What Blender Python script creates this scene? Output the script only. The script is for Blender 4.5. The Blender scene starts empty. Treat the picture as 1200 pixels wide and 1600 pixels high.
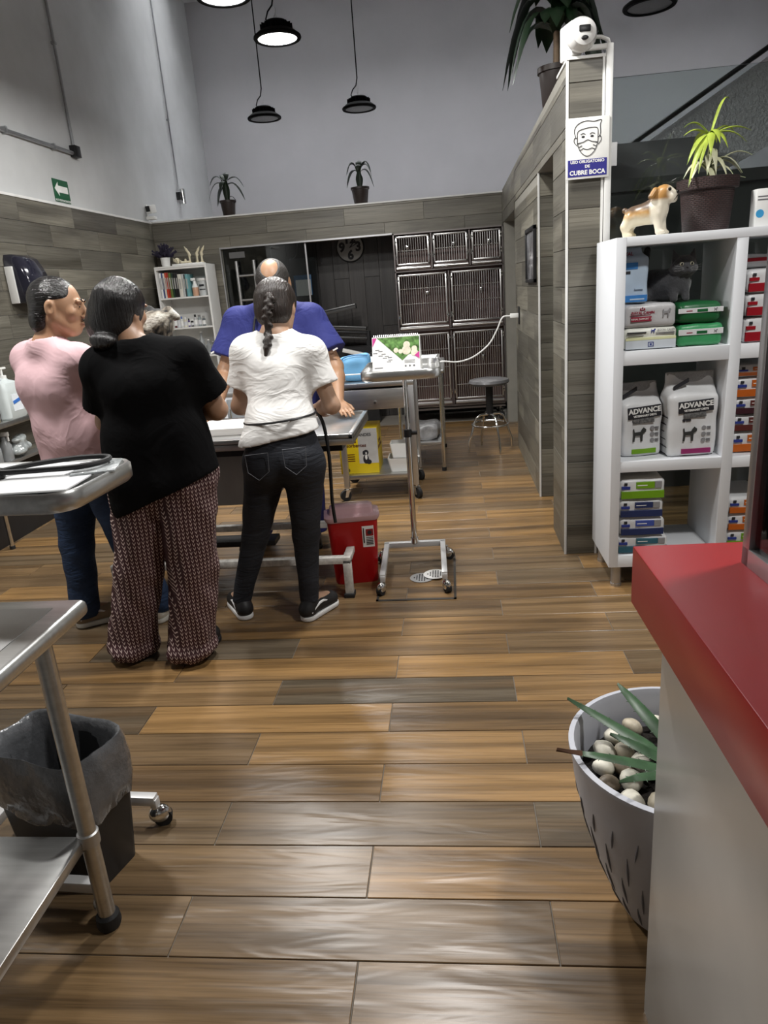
import bpy, bmesh, math, random
import numpy as np
from mathutils import Vector, Matrix, Euler

random.seed(7)
SC = bpy.context.scene
COL = SC.collection
PI = math.pi

# ---------------------------------------------------------------- camera, world, exposure
cam_d = bpy.data.cameras.new('camera')
cam_d.sensor_fit = 'VERTICAL'
cam_d.sensor_height = 36.0
cam_d.lens = 1103.5 / 1600 * 36.0
cam_d.clip_start = 0.02
cam = bpy.data.objects.new('camera', cam_d)
COL.objects.link(cam)


def camera_axes(pitch, roll, yaw):
    fw = Vector((math.sin(yaw) * math.cos(pitch), math.cos(yaw) * math.cos(pitch), -math.sin(pitch)))
    rt = Vector((math.cos(yaw), -math.sin(yaw), 0))
    up = rt.cross(fw)
    r2 = math.cos(roll) * rt + math.sin(roll) * up
    u2 = -math.sin(roll) * rt + math.cos(roll) * up
    return r2, u2, fw


_r, _u, _f = camera_axes(0.3056, -0.0771, -0.1102)
cam.matrix_world = Matrix(((_r.x, _u.x, -_f.x, 0), (_r.y, _u.y, -_f.y, 0), (_r.z, _u.z, -_f.z, 1.46), (0, 0, 0, 1)))
SC.camera = cam

W = bpy.data.worlds.new('world')
SC.world = W
W.use_nodes = True
W.node_tree.nodes['Background'].inputs[0].default_value = (1.0, 0.97, 0.93, 1)
W.node_tree.nodes['Background'].inputs[1].default_value = 9.5

SC.view_settings.view_transform = 'Standard'
SC.view_settings.look = 'None'
SC.view_settings.gamma = 1
SC.view_settings.use_curve_mapping = False
SC.view_settings.exposure = 0.0
LAMP_W = 50.0

# ---------------------------------------------------------------- materials
_M = {}


class NT:
    """small helper around a material's node tree"""
    def __init__(s, name):
        s.m = bpy.data.materials.new(name)
        s.m.use_nodes = True
        s.t = s.m.node_tree
        s.b = s.t.nodes['Principled BSDF']

    def n(s, typ, **kw):
        nd = s.t.nodes.new(typ)
        for k, v in kw.items():
            if k.startswith('i_'):
                key = k[2:]
                key = int(key) if key.isdigit() else key.replace('_', ' ')
                nd.inputs[key].default_value = v
            else:
                setattr(nd, k, v)
        return nd

    def l(s, a, b):
        s.t.links.new(a, b)

    def obj(s, scale=(1, 1, 1), add_random=False):
        tc = s.n('ShaderNodeTexCoord')
        mp = s.n('ShaderNodeMapping')
        mp.inputs['Scale'].default_value = scale
        s.l(tc.outputs['Object'], mp.inputs['Vector'])
        if add_random:
            oi = s.n('ShaderNodeObjectInfo')
            mu = s.n('ShaderNodeMath', operation='MULTIPLY')
            mu.inputs[1].default_value = 91.0
            s.l(oi.outputs['Random'], mu.inputs[0])
            cb = s.n('ShaderNodeCombineXYZ')
            for i in range(3):
                s.l(mu.outputs[0], cb.inputs[i])
            s.l(cb.outputs[0], mp.inputs['Location'])
        return mp.outputs[0]

    def noise(s, vec, scale, detail=4, rough=0.55, dist=0.0):
        nd = s.n('ShaderNodeTexNoise')
        nd.inputs['Scale'].default_value = scale
        nd.inputs['Detail'].default_value = detail
        nd.inputs['Roughness'].default_value = rough
        nd.inputs['Distortion'].default_value = dist
        s.l(vec, nd.inputs['Vector'])
        return nd.outputs[0]

    def ramp(s, fac, stops):
        r = s.n('ShaderNodeValToRGB')
        e = r.color_ramp.elements
        while len(e) < len(stops):
            e.new(0.5)
        for i, (p, c) in enumerate(stops):
            e[i].position = p
            e[i].color = (c[0], c[1], c[2], 1)
        s.l(fac, r.inputs[0])
        return r.outputs[0]

    def mix(s, fac, a, b, blend='MIX'):
        m = s.n('ShaderNodeMix', data_type='RGBA', blend_type=blend)
        for key, v in ((0, fac), (6, a), (7, b)):
            if hasattr(v, 'links') or hasattr(v, 'is_linked'):
                s.l(v, m.inputs[key])
            elif isinstance(v, (int, float)):
                m.inputs[key].default_value = v
            else:
                m.inputs[key].default_value = (v[0], v[1], v[2], 1)
        return m.outputs[2]

    def math(s, op, a, b=0.0):
        m = s.n('ShaderNodeMath', operation=op)
        for i, v in enumerate((a, b)):
            if hasattr(v, 'is_linked'):
                s.l(v, m.inputs[i])
            else:
                m.inputs[i].default_value = v
        return m.outputs[0]

    def bump(s, h, strength=0.3, dist=0.01):
        b = s.n('ShaderNodeBump')
        b.inputs['Strength'].default_value = strength
        b.inputs['Distance'].default_value = dist
        s.l(h, b.inputs['Height'])
        s.l(b.outputs[0], s.b.inputs['Normal'])

    def set(s, **kw):
        for k, v in kw.items():
            s.b.inputs[k.replace('_', ' ')].default_value = v


def S(hexv):
    """sRGB hex to linear rgb"""
    h = hexv.lstrip('#')
    out = []
    for i in (0, 2, 4):
        c = int(h[i:i + 2], 16) / 255
        out.append(c / 12.92 if c <= 0.04045 else ((c + 0.055) / 1.055) ** 2.4)
    return tuple(out)


def mat(name, col=(0.5, 0.5, 0.5), rough=0.5, metal=0.0, var=0.06, nscale=9.0, bump=0.0, bscale=60.0, bdist=0.002,
        emit=0.0, trans=0.0, coat=0.0, ior=1.45, sheen=0.0, stretch=(1, 1, 1), alpha=1.0):
    if name in _M:
        return _M[name]
    if isinstance(col, str):
        col = S(col)
    t = NT(name)
    v = t.obj(stretch)
    nz = t.noise(v, nscale, 4)
    a = tuple(max(0, c * (1 - var)) for c in col)
    b = tuple(min(1, c * (1 + var)) for c in col)
    c = t.ramp(nz, [(0.3, a), (0.7, b)])
    t.l(c, t.b.inputs['Base Color'])
    t.set(Roughness=rough, Metallic=metal, IOR=ior)
    if trans:
        t.b.inputs['Transmission Weight'].default_value = trans
    if coat:
        t.b.inputs['Coat Weight'].default_value = coat
    if sheen:
        t.b.inputs['Sheen Weight'].default_value = sheen
    if alpha < 1:
        t.b.inputs['Alpha'].default_value = alpha
    if emit:
        t.l(c, t.b.inputs['Emission Color'])
        t.b.inputs['Emission Strength'].default_value = emit
    if bump:
        t.bump(t.noise(v, bscale, 5), bump, bdist)
    _M[name] = t.m
    return t.m


def wood_tile(name, light, dark, grey, gloss, axis=0, bumpy=0.15, wave_bump=0.0):
    """porcelain wood plank: grain runs along the local axis, Object color red = share of the grey tone"""
    if name in _M:
        return _M[name]
    t = NT(name)
    st = [9, 9, 9]
    st[axis] = 1.0
    v = t.obj(tuple(st), True)
    warp = t.noise(v, 0.42, 3, 0.5, 1.6)
    rings = t.n('ShaderNodeTexWave', wave_type='BANDS', bands_direction=('Y' if axis == 0 else 'X'))
    rings.inputs['Scale'].default_value = 0.36
    rings.inputs['Distortion'].default_value = 16.0
    rings.inputs['Detail'].default_value = 3.0
    rings.inputs['Detail Scale'].default_value = 0.35
    t.l(v, rings.inputs['Vector'])
    st2 = [120, 120, 120]
    st2[axis] = 2.6
    v2 = t.obj(tuple(st2), True)
    fine = t.noise(v2, 1.0, 4, 0.6, 0.3)
    oi = t.n('ShaderNodeObjectInfo')
    sep = t.n('ShaderNodeSeparateColor')
    t.l(oi.outputs['Color'], sep.inputs[0])
    base = t.mix(sep.outputs[0], light, grey)
    patch = t.ramp(warp, [(0.42, (0, 0, 0)), (0.72, (1, 1, 1))])
    c1 = t.mix(patch, base, dark)
    rr0 = t.ramp(rings.outputs[0], [(0.10, (0.62, 0.60, 0.57)), (0.42, (0.98, 0.98, 0.98)), (0.85, (1.10, 1.10, 1.10))])
    amt = t.ramp(t.noise(v, 0.23, 2), [(0.36, (0.15, 0.15, 0.15)), (0.66, (1, 1, 1))])
    rr = t.mix(amt, (1, 1, 1), rr0)
    c2 = t.mix(1.0, c1, rr, 'MULTIPLY')
    fr = t.ramp(fine, [(0.30, (0.62, 0.60, 0.57)), (0.5, (0.98, 0.98, 0.98)), (0.72, (1.2, 1.2, 1.2))])
    c3 = t.mix(1.0, c2, fr, 'MULTIPLY')
    t.l(c3, t.b.inputs['Base Color'])
    t.set(Roughness=gloss)
    if wave_bump:
        vw = t.obj((3.0, 16.0, 3.0), True)
        wv = t.noise(vw, 1.0, 2, 0.5, 0.6)
        hh = t.math('ADD', t.math('MULTIPLY', wv, 1.0), t.math('MULTIPLY', fine, 0.05))
        t.bump(hh, wave_bump, 0.012)
    else:
        t.bump(fine, bumpy, 0.003)
    _M[name] = t.m
    return t.m


M_plank = wood_tile('floor_plank_wood', (0.29, 0.168, 0.066), (0.105, 0.066, 0.034), (0.11, 0.086, 0.058), 0.3, 0, wave_bump=0.35)
M_tileX = wood_tile('wall_tile_wood_x', (0.215, 0.2, 0.16), (0.085, 0.079, 0.064), (0.13, 0.122, 0.1), 0.42, 0)
M_tileY = wood_tile('wall_tile_wood_y', (0.2, 0.187, 0.15), (0.08, 0.074, 0.06), (0.12, 0.113, 0.093), 0.42, 1)
M_dark = wood_tile('dark_panel_wood', (0.05, 0.045, 0.042), (0.022, 0.02, 0.019), (0.035, 0.032, 0.03), 0.4, 2)
M_grout = mat('grout', (0.2, 0.18, 0.155), 0.8, bump=0.2)
M_groutw = mat('wall_grout', (0.24, 0.23, 0.2), 0.8)
M_plaster = mat('wall_plaster', (0.56, 0.57, 0.57), 0.75, var=0.10, nscale=1.6, bump=0.12, bscale=14, bdist=0.006)
M_plaster2 = mat('far_wall_plaster', (0.46, 0.455, 0.47), 0.75, var=0.06, nscale=1.2, bump=0.1, bscale=10, bdist=0.006)
M_ceil = mat('ceiling_paint', (0.6, 0.6, 0.6), 0.8)
M_trim = mat('white_trim', (0.75, 0.75, 0.73), 0.4)
M_steel = mat('brushed_steel', (0.55, 0.55, 0.54), 0.3, 0.95, var=0.1, nscale=4, stretch=(1, 14, 14), bump=0.05, bscale=30)
M_steel2 = mat('satin_steel', (0.5, 0.5, 0.5), 0.38, 0.9, var=0.08, nscale=5)
M_chrome = mat('chrome', (0.75, 0.75, 0.74), 0.12, 1.0, var=0.02)
M_whitelam = mat('white_laminate', (0.74, 0.76, 0.79), 0.35, var=0.015, nscale=3)
M_white = mat('white_plastic', (0.78, 0.78, 0.76), 0.4, var=0.02)
M_black = mat('black_plastic', (0.012, 0.012, 0.013), 0.4, var=0.2)
M_rubber = mat('black_rubber', (0.014, 0.014, 0.015), 0.65, var=0.2)
M_red = mat('red_laminate', S('8c1c22'), 0.3, var=0.03, nscale=6)
M_grey = mat('grey_laminate', (0.36, 0.345, 0.32), 0.3, 0.25, var=0.07, nscale=5, bump=0.05, bscale=25)
M_paper = mat('paper', (0.8, 0.8, 0.78), 0.7, var=0.02)
M_ink = mat('dark_ink', (0.02, 0.02, 0.025), 0.6)
M_blackmetal = mat('black_metal', (0.02, 0.02, 0.021), 0.35, 0.4)
M_alu = mat('aluminium', (0.5, 0.5, 0.51), 0.3, 0.9, var=0.05)


def glass_mat(name, col, rough=0.0, mixv=0.85):
    """clear sheet: transparent shader mixed with a glossy one by Fresnel"""
    if name in _M:
        return _M[name]
    m = bpy.data.materials.new(name)
    m.use_nodes = True
    t = m.node_tree
    t.nodes.clear()
    out = t.nodes.new('ShaderNodeOutputMaterial')
    tr = t.nodes.new('ShaderNodeBsdfTransparent')
    tr.inputs[0].default_value = (*col, 1)
    gl = t.nodes.new('ShaderNodeBsdfGlossy')
    gl.inputs['Roughness'].default_value = rough
    lw = t.nodes.new('ShaderNodeFresnel')
    lw.inputs[0].default_value = 1.45
    mx = t.nodes.new('ShaderNodeMixShader')
    nz = t.nodes.new('ShaderNodeTexNoise')
    nz.inputs['Scale'].default_value = 2.0
    ma = t.nodes.new('ShaderNodeMath')
    ma.operation = 'MULTIPLY_ADD'
    ma.inputs[1].default_value = 0.04
    t.links.new(nz.outputs[0], ma.inputs[0])
    t.links.new(lw.outputs[0], ma.inputs[2])
    t.links.new(ma.outputs[0], mx.inputs[0])
    t.links.new(tr.outputs[0], mx.inputs[1])
    t.links.new(gl.outputs[0], mx.inputs[2])
    t.links.new(mx.outputs[0], out.inputs[0])
    _M[name] = m
    return m


M_glass = glass_mat('clear_glass', (0.86, 0.9, 0.89), 0.0)
M_glassdark = glass_mat('smoky_glass', (0.6, 0.62, 0.62), 0.0)


# ---------------------------------------------------------------- scene graph helpers
def thing(name, label, cat, loc=(0, 0, 0), rz=0.0, group=None):
    o = bpy.data.objects.new(name, None)
    o.empty_display_size = 0.05
    COL.objects.link(o)
    o.location = loc
    o.rotation_euler = (0, 0, rz)
    o['label'] = label
    o['category'] = cat
    if group:
        o['group'] = group
    return o


def tag(o, label, cat, group=None):
    o['label'] = label
    o['category'] = cat
    if group:
        o['group'] = group
    return o


def link(name, me, m, parent=None, loc=None, rot=None, kind=None, label=None):
    o = bpy.data.objects.new(name, me)
    COL.objects.link(o)
    if m is not None:
        if len(me.materials) == 0:
            me.materials.append(m)
    if parent is not None:
        o.parent = parent
    if loc is not None:
        o.location = loc
    if rot is not None:
        o.rotation_euler = rot
    if kind:
        o['kind'] = kind
    if label:
        o['label'] = label
    return o


def copy_tree(o, parent=None, **props):
    c = o.copy()
    COL.objects.link(c)
    c.parent = parent
    for k, v in props.items():
        c[k] = v
    for ch in list(o.children):
        copy_tree(ch, c)
    return c


class MB:
    """collects shapes in one bmesh"""
    def __init__(s, M=None):
        s.bm = bmesh.new()
        s.M = M or Matrix.Identity(4)

    def _fin(s, verts, R=None, c=None):
        T = s.M.copy()
        if c is not None:
            T = T @ Matrix.Translation(Vector(c))
        if R is not None:
            T = T @ (R.to_matrix().to_4x4() if isinstance(R, Euler) else R.to_4x4())
        bmesh.ops.transform(s.bm, matrix=T, verts=verts)
        return verts

    def box(s, c, size, R=None, bev=0.0, seg=2):
        g = bmesh.ops.create_cube(s.bm, size=1.0)
        vs = g['verts']
        for v in vs:
            v.co = Vector((v.co.x * size[0], v.co.y * size[1], v.co.z * size[2]))
        if isinstance(R, (tuple, list)):
            R = Euler(R)
        if bev > 0:
            es = list({e for v in vs for e in v.link_edges})
            r = bmesh.ops.bevel(s.bm, geom=es, offset=bev, segments=seg, affect='EDGES', profile=0.5)
            vs = list({v for f in r['faces'] for v in f.verts} | {v for v in vs if v.is_valid})
        return s._fin(vs, R, c)

    def bx(s, x0, x1, y0, y1, z0, z1, bev=0.0, seg=2):
        return s.box(((x0 + x1) / 2, (y0 + y1) / 2, (z0 + z1) / 2), (abs(x1 - x0), abs(y1 - y0), abs(z1 - z0)), None, bev, seg)

    def ring(s, pts):
        return [s.bm.verts.new(s.M @ Vector(p)) for p in pts]

    def skin(s, rings, closed=True, cap0=True, cap1=True):
        for a, b in zip(rings[:-1], rings[1:]):
            n = len(a)
            for i in range(n if closed else n - 1):
                j = (i + 1) % n
                try:
                    s.bm.faces.new((a[i], a[j], b[j], b[i]))
                except ValueError:
                    pass
        if cap0 and closed:
            s.bm.faces.new(list(reversed(rings[0])))
        if cap1 and closed:
            s.bm.faces.new(rings[-1])

    def cyl(s, p0, p1, r0, r1=None, n=16, caps=True):
        p0, p1 = Vector(p0), Vector(p1)
        r1 = r0 if r1 is None else r1
        d = (p1 - p0).normalized()
        a = d.orthogonal().normalized()
        b = d.cross(a)
        R = []
        for p, r in ((p0, r0), (p1, r1)):
            R.append(s.ring([p + a * (r * math.cos(2 * PI * i / n)) + b * (r * math.sin(2 * PI * i / n)) for i in range(n)]))
        s.skin(R, True, caps, caps)

    def tube(s, pts, r, n=8, closed=False, caps=True):
        pts = [Vector(p) for p in pts]
        m = len(pts)
        rr = r if isinstance(r, (list, tuple)) else [r] * m
        T = []
        for i in range(m):
            if closed:
                d = pts[(i + 1) % m] - pts[i - 1]
            else:
                d = pts[min(i + 1, m - 1)] - pts[max(i - 1, 0)]
            T.append(d.normalized())
        a = T[0].orthogonal().normalized()
        R = []
        for i in range(m):
            a = (a - T[i] * a.dot(T[i]))
            a = a.normalized() if a.length > 1e-6 else T[i].orthogonal().normalized()
            b = T[i].cross(a)
            R.append(s.ring([pts[i] + (a * math.cos(2 * PI * k / n) + b * math.sin(2 * PI * k / n)) * rr[i] for k in range(n)]))
        if closed:
            s.skin(R + [R[0]], True, False, False)
        else:
            s.skin(R, True, caps, caps)

    def lathe(s, prof, c=(0, 0, 0), n=32, cap0=True, cap1=True):
        R = []
        for r, z in prof:
            R.append(s.ring([(c[0] + r * math.cos(2 * PI * i / n), c[1] + r * math.sin(2 * PI * i / n), c[2] + z) for i in range(n)]))
        s.skin(R, True, cap0, cap1)

    def ell(s, c, r, R=None, u=14, v=9):
        g = bmesh.ops.create_uvsphere(s.bm, u_segments=u, v_segments=v, radius=1.0)
        vs = g['verts']
        for w in vs:
            w.co = Vector((w.co.x * r[0], w.co.y * r[1], w.co.z * r[2]))
        if isinstance(R, (tuple, list)):
            R = Euler(R)
        return s._fin(vs, R, c)

    def prism(s, poly, origin, ax, ay, th):
        """poly in (u,v); extruded by th along ax x ay"""
        o, ax, ay = Vector(origin), Vector(ax), Vector(ay)
        n = ax.cross(ay).normalized()
        area = sum(poly[i][0] * poly[(i + 1) % len(poly)][1] - poly[(i + 1) % len(poly)][0] * poly[i][1] for i in range(len(poly)))
        if area < 0:
            poly = list(reversed(poly))
        a = s.ring([o + ax * p[0] + ay * p[1] for p in poly])
        b = s.ring([o + ax * p[0] + ay * p[1] + n * th for p in poly])
        s.skin([a, b], True, True, True)

    def strip(s, pts, widths, side, th=0.0):
        """flat leaf: a ribbon along pts with half widths, side vectors"""
        pts = [Vector(p) for p in pts]
        L = []
        for i, p in enumerate(pts):
            sd = Vector(side[i] if isinstance(side, list) else side)
            d = pts[min(i + 1, len(pts) - 1)] - pts[max(i - 1, 0)]
            nn = sd.cross(d).normalized()
            w = widths[i]
            L.append(s.ring([p - sd * w, p - nn * (th + w * 0.25), p + sd * w, p - nn * (w * 0.25 - th)]))
        s.skin(L, True, True, True)

    def mesh(s, name, angle=35):
        me = bpy.data.meshes.new(name)
        bmesh.ops.remove_doubles(s.bm, verts=s.bm.verts, dist=1e-6)
        bmesh.ops.recalc_face_normals(s.bm, faces=s.bm.faces)
        s.bm.to_mesh(me)
        s.bm.free()
        me.polygons.foreach_set('use_smooth', [True] * len(me.polygons))
        me.set_sharp_from_angle(angle=math.radians(angle))
        return me

    def build(s, name, m, parent=None, loc=None, rot=None, kind=None, label=None, angle=35):
        return link(name, s.mesh(name, angle), m, parent, loc, rot, kind, label)


def text(st, size, m, parent, loc, rot=(PI / 2, 0, 0), name='lettering', align='CENTER', bold=0.0, th=0.0004, sx=1.0, label=None):
    cu = bpy.data.curves.new(name, 'FONT')
    cu.body = st
    cu.size = size
    cu.align_x = align
    cu.align_y = 'CENTER'
    cu.extrude = th
    cu.offset = bold
    cu.resolution_u = 3
    cu.space_line = 0.9
    ob = bpy.data.objects.new(name, cu)
    COL.objects.link(ob)
    dg = bpy.context.evaluated_depsgraph_get()
    me = bpy.data.meshes.new_from_object(ob.evaluated_get(dg))
    bpy.data.objects.remove(ob)
    for v in me.vertices:
        v.co.x *= sx
    me.materials.clear()
    return link(name, me, m, parent, loc, rot, label=label)


# ---------------------------------------------------------------- signed distance modelling for organic shapes
class SDF:
    def __init__(s, lo, hi, res):
        s.lo = np.array(lo, np.float32)
        s.res = res
        n = np.ceil((np.array(hi) - np.array(lo)) / res).astype(int) + 1
        s.n = n
        s.f = np.full(tuple(n), 0.3, np.float32)

    def _sub(s, lo, hi):
        a = np.maximum(np.floor((np.array(lo) - s.lo) / s.res).astype(int), 0)
        b = np.minimum(np.ceil((np.array(hi) - s.lo) / s.res).astype(int) + 1, s.n)
        b = np.maximum(b, a)
        sl = tuple(slice(i, j) for i, j in zip(a, b))
        ax = [(np.arange(i, j, dtype=np.float32) * s.res + s.lo[k]) for k, (i, j) in enumerate(zip(a, b))]
        return sl, ax[0][:, None, None], ax[1][None, :, None], ax[2][None, None, :]

    def _put(s, sl, d, k, op):
        f = s.f[sl]
        if f.size == 0:
            return
        if op == 'u':
            if k > 0:
                h = np.clip(0.5 + 0.5 * (f - d) / k, 0, 1)
                s.f[sl] = f + (d - f) * h - k * h * (1 - h)
            else:
                s.f[sl] = np.minimum(f, d)
        else:
            d = -d
            if k > 0:
                h = np.clip(0.5 - 0.5 * (f - d) / k, 0, 1)
                s.f[sl] = f + (d - f) * h + k * h * (1 - h)
            else:
                s.f[sl] = np.maximum(f, d)

    def _clip(s, d, X, Y, Z, clips):
        for p, n in clips:
            n = Vector(n).normalized()
            d = np.maximum(d, (X - p[0]) * n[0] + (Y - p[1]) * n[1] + (Z - p[2]) * n[2])
        return d

    def cone(s, a, b, ra, rb, k=0.02, clips=(), op='u', flat=None):
        """round cone; flat=(axis vector, factor>1) squeezes it along an axis"""
        a, b = np.array(a, np.float32), np.array(b, np.float32)
        r = max(ra, rb)
        m = r + k + 0.03
        sl, X, Y, Z = s._sub(np.minimum(a, b) - m, np.maximum(a, b) + m)
        ab = b - a
        L2 = float(ab @ ab) + 1e-9
        px, py, pz = X - a[0], Y - a[1], Z - a[2]
        t = np.clip((px * ab[0] + py * ab[1] + pz * ab[2]) / L2, 0, 1)
        dx, dy, dz = px - t * ab[0], py - t * ab[1], pz - t * ab[2]
        if flat is not None:
            n, fk = Vector(flat[0]).normalized(), flat[1]
            q = (dx * n[0] + dy * n[1] + dz * n[2]) * (fk - 1)
            dx, dy, dz = dx + q * n[0], dy + q * n[1], dz + q * n[2]
        d = np.sqrt(dx * dx + dy * dy + dz * dz) - (ra + (rb - ra) * t)
        s._put(sl, s._clip(d, X, Y, Z, clips), k, op)

    def ell(s, c, r, R=None, k=0.02, clips=(), op='u'):
        c = np.array(c, np.float32)
        m = max(r) + k + 0.03
        sl, X, Y, Z = s._sub(c - m, c + m)
        p = [X - c[0], Y - c[1], Z - c[2]]
        if R is not None:
            R = np.array(R, np.float32)
            p = [p[0] * R[0, i] + p[1] * R[1, i] + p[2] * R[2, i] for i in range(3)]
        q0 = np.sqrt(sum((p[i] / r[i]) ** 2 for i in range(3)))
        q1 = np.sqrt(sum((p[i] / r[i] ** 2) ** 2 for i in range(3))) + 1e-6
        d = q0 * (q0 - 1) / q1
        s._put(sl, s._clip(d, X, Y, Z, clips), k, op)

    def box(s, c, h, rnd=0.01, R=None, k=0.0, op='u', clips=()):
        c = np.array(c, np.float32)
        m = float(np.linalg.norm(h)) + k + 0.03
        sl, X, Y, Z = s._sub(c - m, c + m)
        p = [X - c[0], Y - c[1], Z - c[2]]
        if R is not None:
            R = np.array(R, np.float32)
            p = [p[0] * R[0, i] + p[1] * R[1, i] + p[2] * R[2, i] for i in range(3)]
        q = [np.abs(p[i]) - (h[i] - rnd) for i in range(3)]
        o = np.sqrt(sum(np.maximum(v, 0) ** 2 for v in q))
        d = o + np.minimum(np.maximum(q[0], np.maximum(q[1], q[2])), 0) - rnd
        s._put(sl, s._clip(d, X, Y, Z, clips), k, op)

    def wob(s, amp, freq, seed=0, n=6, dirs=None):
        """adds smooth folds: a sum of warped sines"""
        rg = np.random.default_rng(seed)
        sl, X, Y, Z = s._sub(s.lo, s.lo + s.n * s.res)
        g = np.zeros(tuple(s.n), np.float32)
        wx = 0.6 * np.sin(Z * freq * 0.31 + 1.3) + 0.5 * np.sin(X * freq * 0.4)
        for i in range(n):
            v = rg.normal(size=3) if dirs is None else np.array(dirs[i % len(dirs)]) + rg.normal(size=3) * 0.25
            v = v / np.linalg.norm(v) * freq * rg.uniform(0.6, 1.5)
            g += np.sin(X * v[0] + Y * v[1] + Z * v[2] + rg.uniform(0, 6.28) + wx)
        s.f -= amp * g / math.sqrt(n)

    def mesh(s, name, off=(0, 0, 0)):
        f = s.f
        ins = f < 0
        n = f.shape
        A = np.zeros(tuple(np.array(n) - 1), np.int8)
        cs = [(i, j, k) for i in (0, 1) for j in (0, 1) for k in (0, 1)]
        V = lambda a, c: a[c[0]:n[0] - 1 + c[0], c[1]:n[1] - 1 + c[1], c[2]:n[2] - 1 + c[2]]
        for c in cs:
            A += V(ins, c)
        act = (A > 0) & (A < 8)
        ids = np.full(act.shape, -1, np.int64)
        I = np.argwhere(act)
        ids[act] = np.arange(len(I))
        pos = np.zeros((len(I), 3), np.float32)
        cnt = np.zeros(len(I), np.float32)
        for c0 in cs:
            for ax in range(3):
                if c0[ax]:
                    continue
                c1 = list(c0)
                c1[ax] = 1
                v0, v1 = V(f, c0)[act], V(f, tuple(c1))[act]
                mk = (v0 < 0) != (v1 < 0)
                t = np.where(mk, v0 / np.where(mk, v0 - v1, 1), 0)
                p = np.tile(np.array(c0, np.float32), (len(I), 1))
                p[:, ax] += t
                pos += p * mk[:, None]
                cnt += mk
        pos = (pos / cnt[:, None] + I) * s.res + s.lo - np.array(off, np.float32)
        Q = []
        for ax in range(3):
            u, w = (ax + 1) % 3, (ax + 2) % 3
            sl0 = [slice(None)] * 3
            sl1 = [slice(None)] * 3
            sl0[ax], sl1[ax] = slice(0, -1), slice(1, None)
            for q in (u, w):
                sl0[q] = sl1[q] = slice(1, -1)
            a, b = ins[tuple(sl0)], ins[tuple(sl1)]
            E_ = np.argwhere(a != b)
            if len(E_) == 0:
                continue
            fl = a[tuple(E_.T)]
            E_[:, u] += 1
            E_[:, w] += 1

            def cell(du, dw):
                e = E_.copy()
                e[:, u] += du
                e[:, w] += dw
                return ids[tuple(e.T)]
            q4 = np.stack([cell(-1, -1), cell(0, -1), cell(0, 0), cell(-1, 0)], 1)
            q4[~fl] = q4[~fl][:, ::-1]
            Q.append(q4)
        Q = np.concatenate(Q)
        Q = Q[(Q >= 0).all(1)]
        me = bpy.data.meshes.new(name)
        me.vertices.add(len(pos))
        me.vertices.foreach_set('co', pos.astype(np.float32).ravel())
        me.loops.add(len(Q) * 4)
        me.loops.foreach_set('vertex_index', Q.ravel().astype(np.int32))
        me.polygons.add(len(Q))
        me.polygons.foreach_set('loop_start', np.arange(0, len(Q) * 4, 4, dtype=np.int32))
        me.polygons.foreach_set('use_smooth', np.ones(len(Q), bool))
        me.update(calc_edges=True)
        me.validate()
        return me

    def build(s, name, m, parent=None, off=(0, 0, 0), label=None):
        return link(name, s.mesh(name, off), m, parent, label=label)


# ================================================================ THE SETTING
XL, YB, ZT = -3.1, 7.8, 2.30       # left wall, tiled back wall, height of the tiling
XR, YP = 0.575, 3.70               # tiled wall on the right and its front end
XR2 = 0.765
ZC, YF = 5.0, 10.0                 # ceiling, far wall of the hall


def struct(mb, name, m, parent=None):
    o = mb.build(name, m, parent)
    if parent is None:
        o['kind'] = 'structure'
    return o


# ---- floor: grout bed and individual wood-look porcelain planks
b = MB()
b.bx(XL - 0.2, 4.2, -4.0, YF + 0.2, -0.12, -0.004)
floor = struct(b, 'floor', M_grout)
PW, PL, X0, Y0 = 0.175, 0.909, -1.182, 1.038
GAP = 0.0035
_plank = {}


def plank_mesh(L, Wd):
    key = (round(L, 3), round(Wd, 3))
    if key not in _plank:
        q = MB()
        q.box((0, 0, -0.005), (key[0], key[1], 0.010), None, 0.0012, 1)
        me = q.mesh('plank')
        me.materials.append(M_plank)
        _plank[key] = me
    return _plank[key]


DARK = {(7, -1): 1.0, (6, -4): 1.0, (9, -3): 0.95, (3, -1): 0.75, (3, 1): 0.95, (8, 2): 0.8, (10, 2): 0.6, (5, -1): 0.2,
        (11, 1): 0.45, (2, -2): 0.55, (1, -1): 0.55, (0, -2): 0.4, (0, 0): 0.45, (1, -3): 0.6, (3, -3): 0.75, (4, -2): 0.15,
        (13, 1): 0.9, (12, 0): 0.1, (4, 0): 0.12, (6, -2): 0.05, (6, 0): 0.05, (8, -2): 0.0, (8, 0): 0.0, (10, -2): 0.05, (7, 1): 0.15}
rp = random.Random(3)
for r in range(-4, 39):
    y0 = Y0 + r * PW
    y1 = min(y0 + PW, YB - 0.005)
    if y1 - y0 < 0.03:
        continue
    xlo, xhi = XL + 0.003, (1.9 if y0 < 5.2 else XR2)
    for k in range(-8, 9):
        if (k + r) % 2:
            continue
        a, c = X0 + k * PL / 2 + PL, 0
        a = X0 + (k + 2) * PL / 2
        a, c = a - 0.0, a + PL
        a0, c0 = max(a, xlo), min(c, xhi)
        if c0 - a0 < 0.03:
            continue
        o = bpy.data.objects.new('plank', plank_mesh(c0 - a0 - GAP, y1 - y0 - GAP))
        COL.objects.link(o)
        o.parent = floor
        o.location = ((a0 + c0) / 2, (y0 + y1) / 2, 0.0)
        g = DARK.get((r, k + 2 - 2), None)
        if g is None:
            g = rp.choice([0.0, 0.1, 0.2, 0.35, 0.5, 0.6, 0.8])
        o.color = (g, 0, 0, 1)

# ---- walls
_tile = {}


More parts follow.
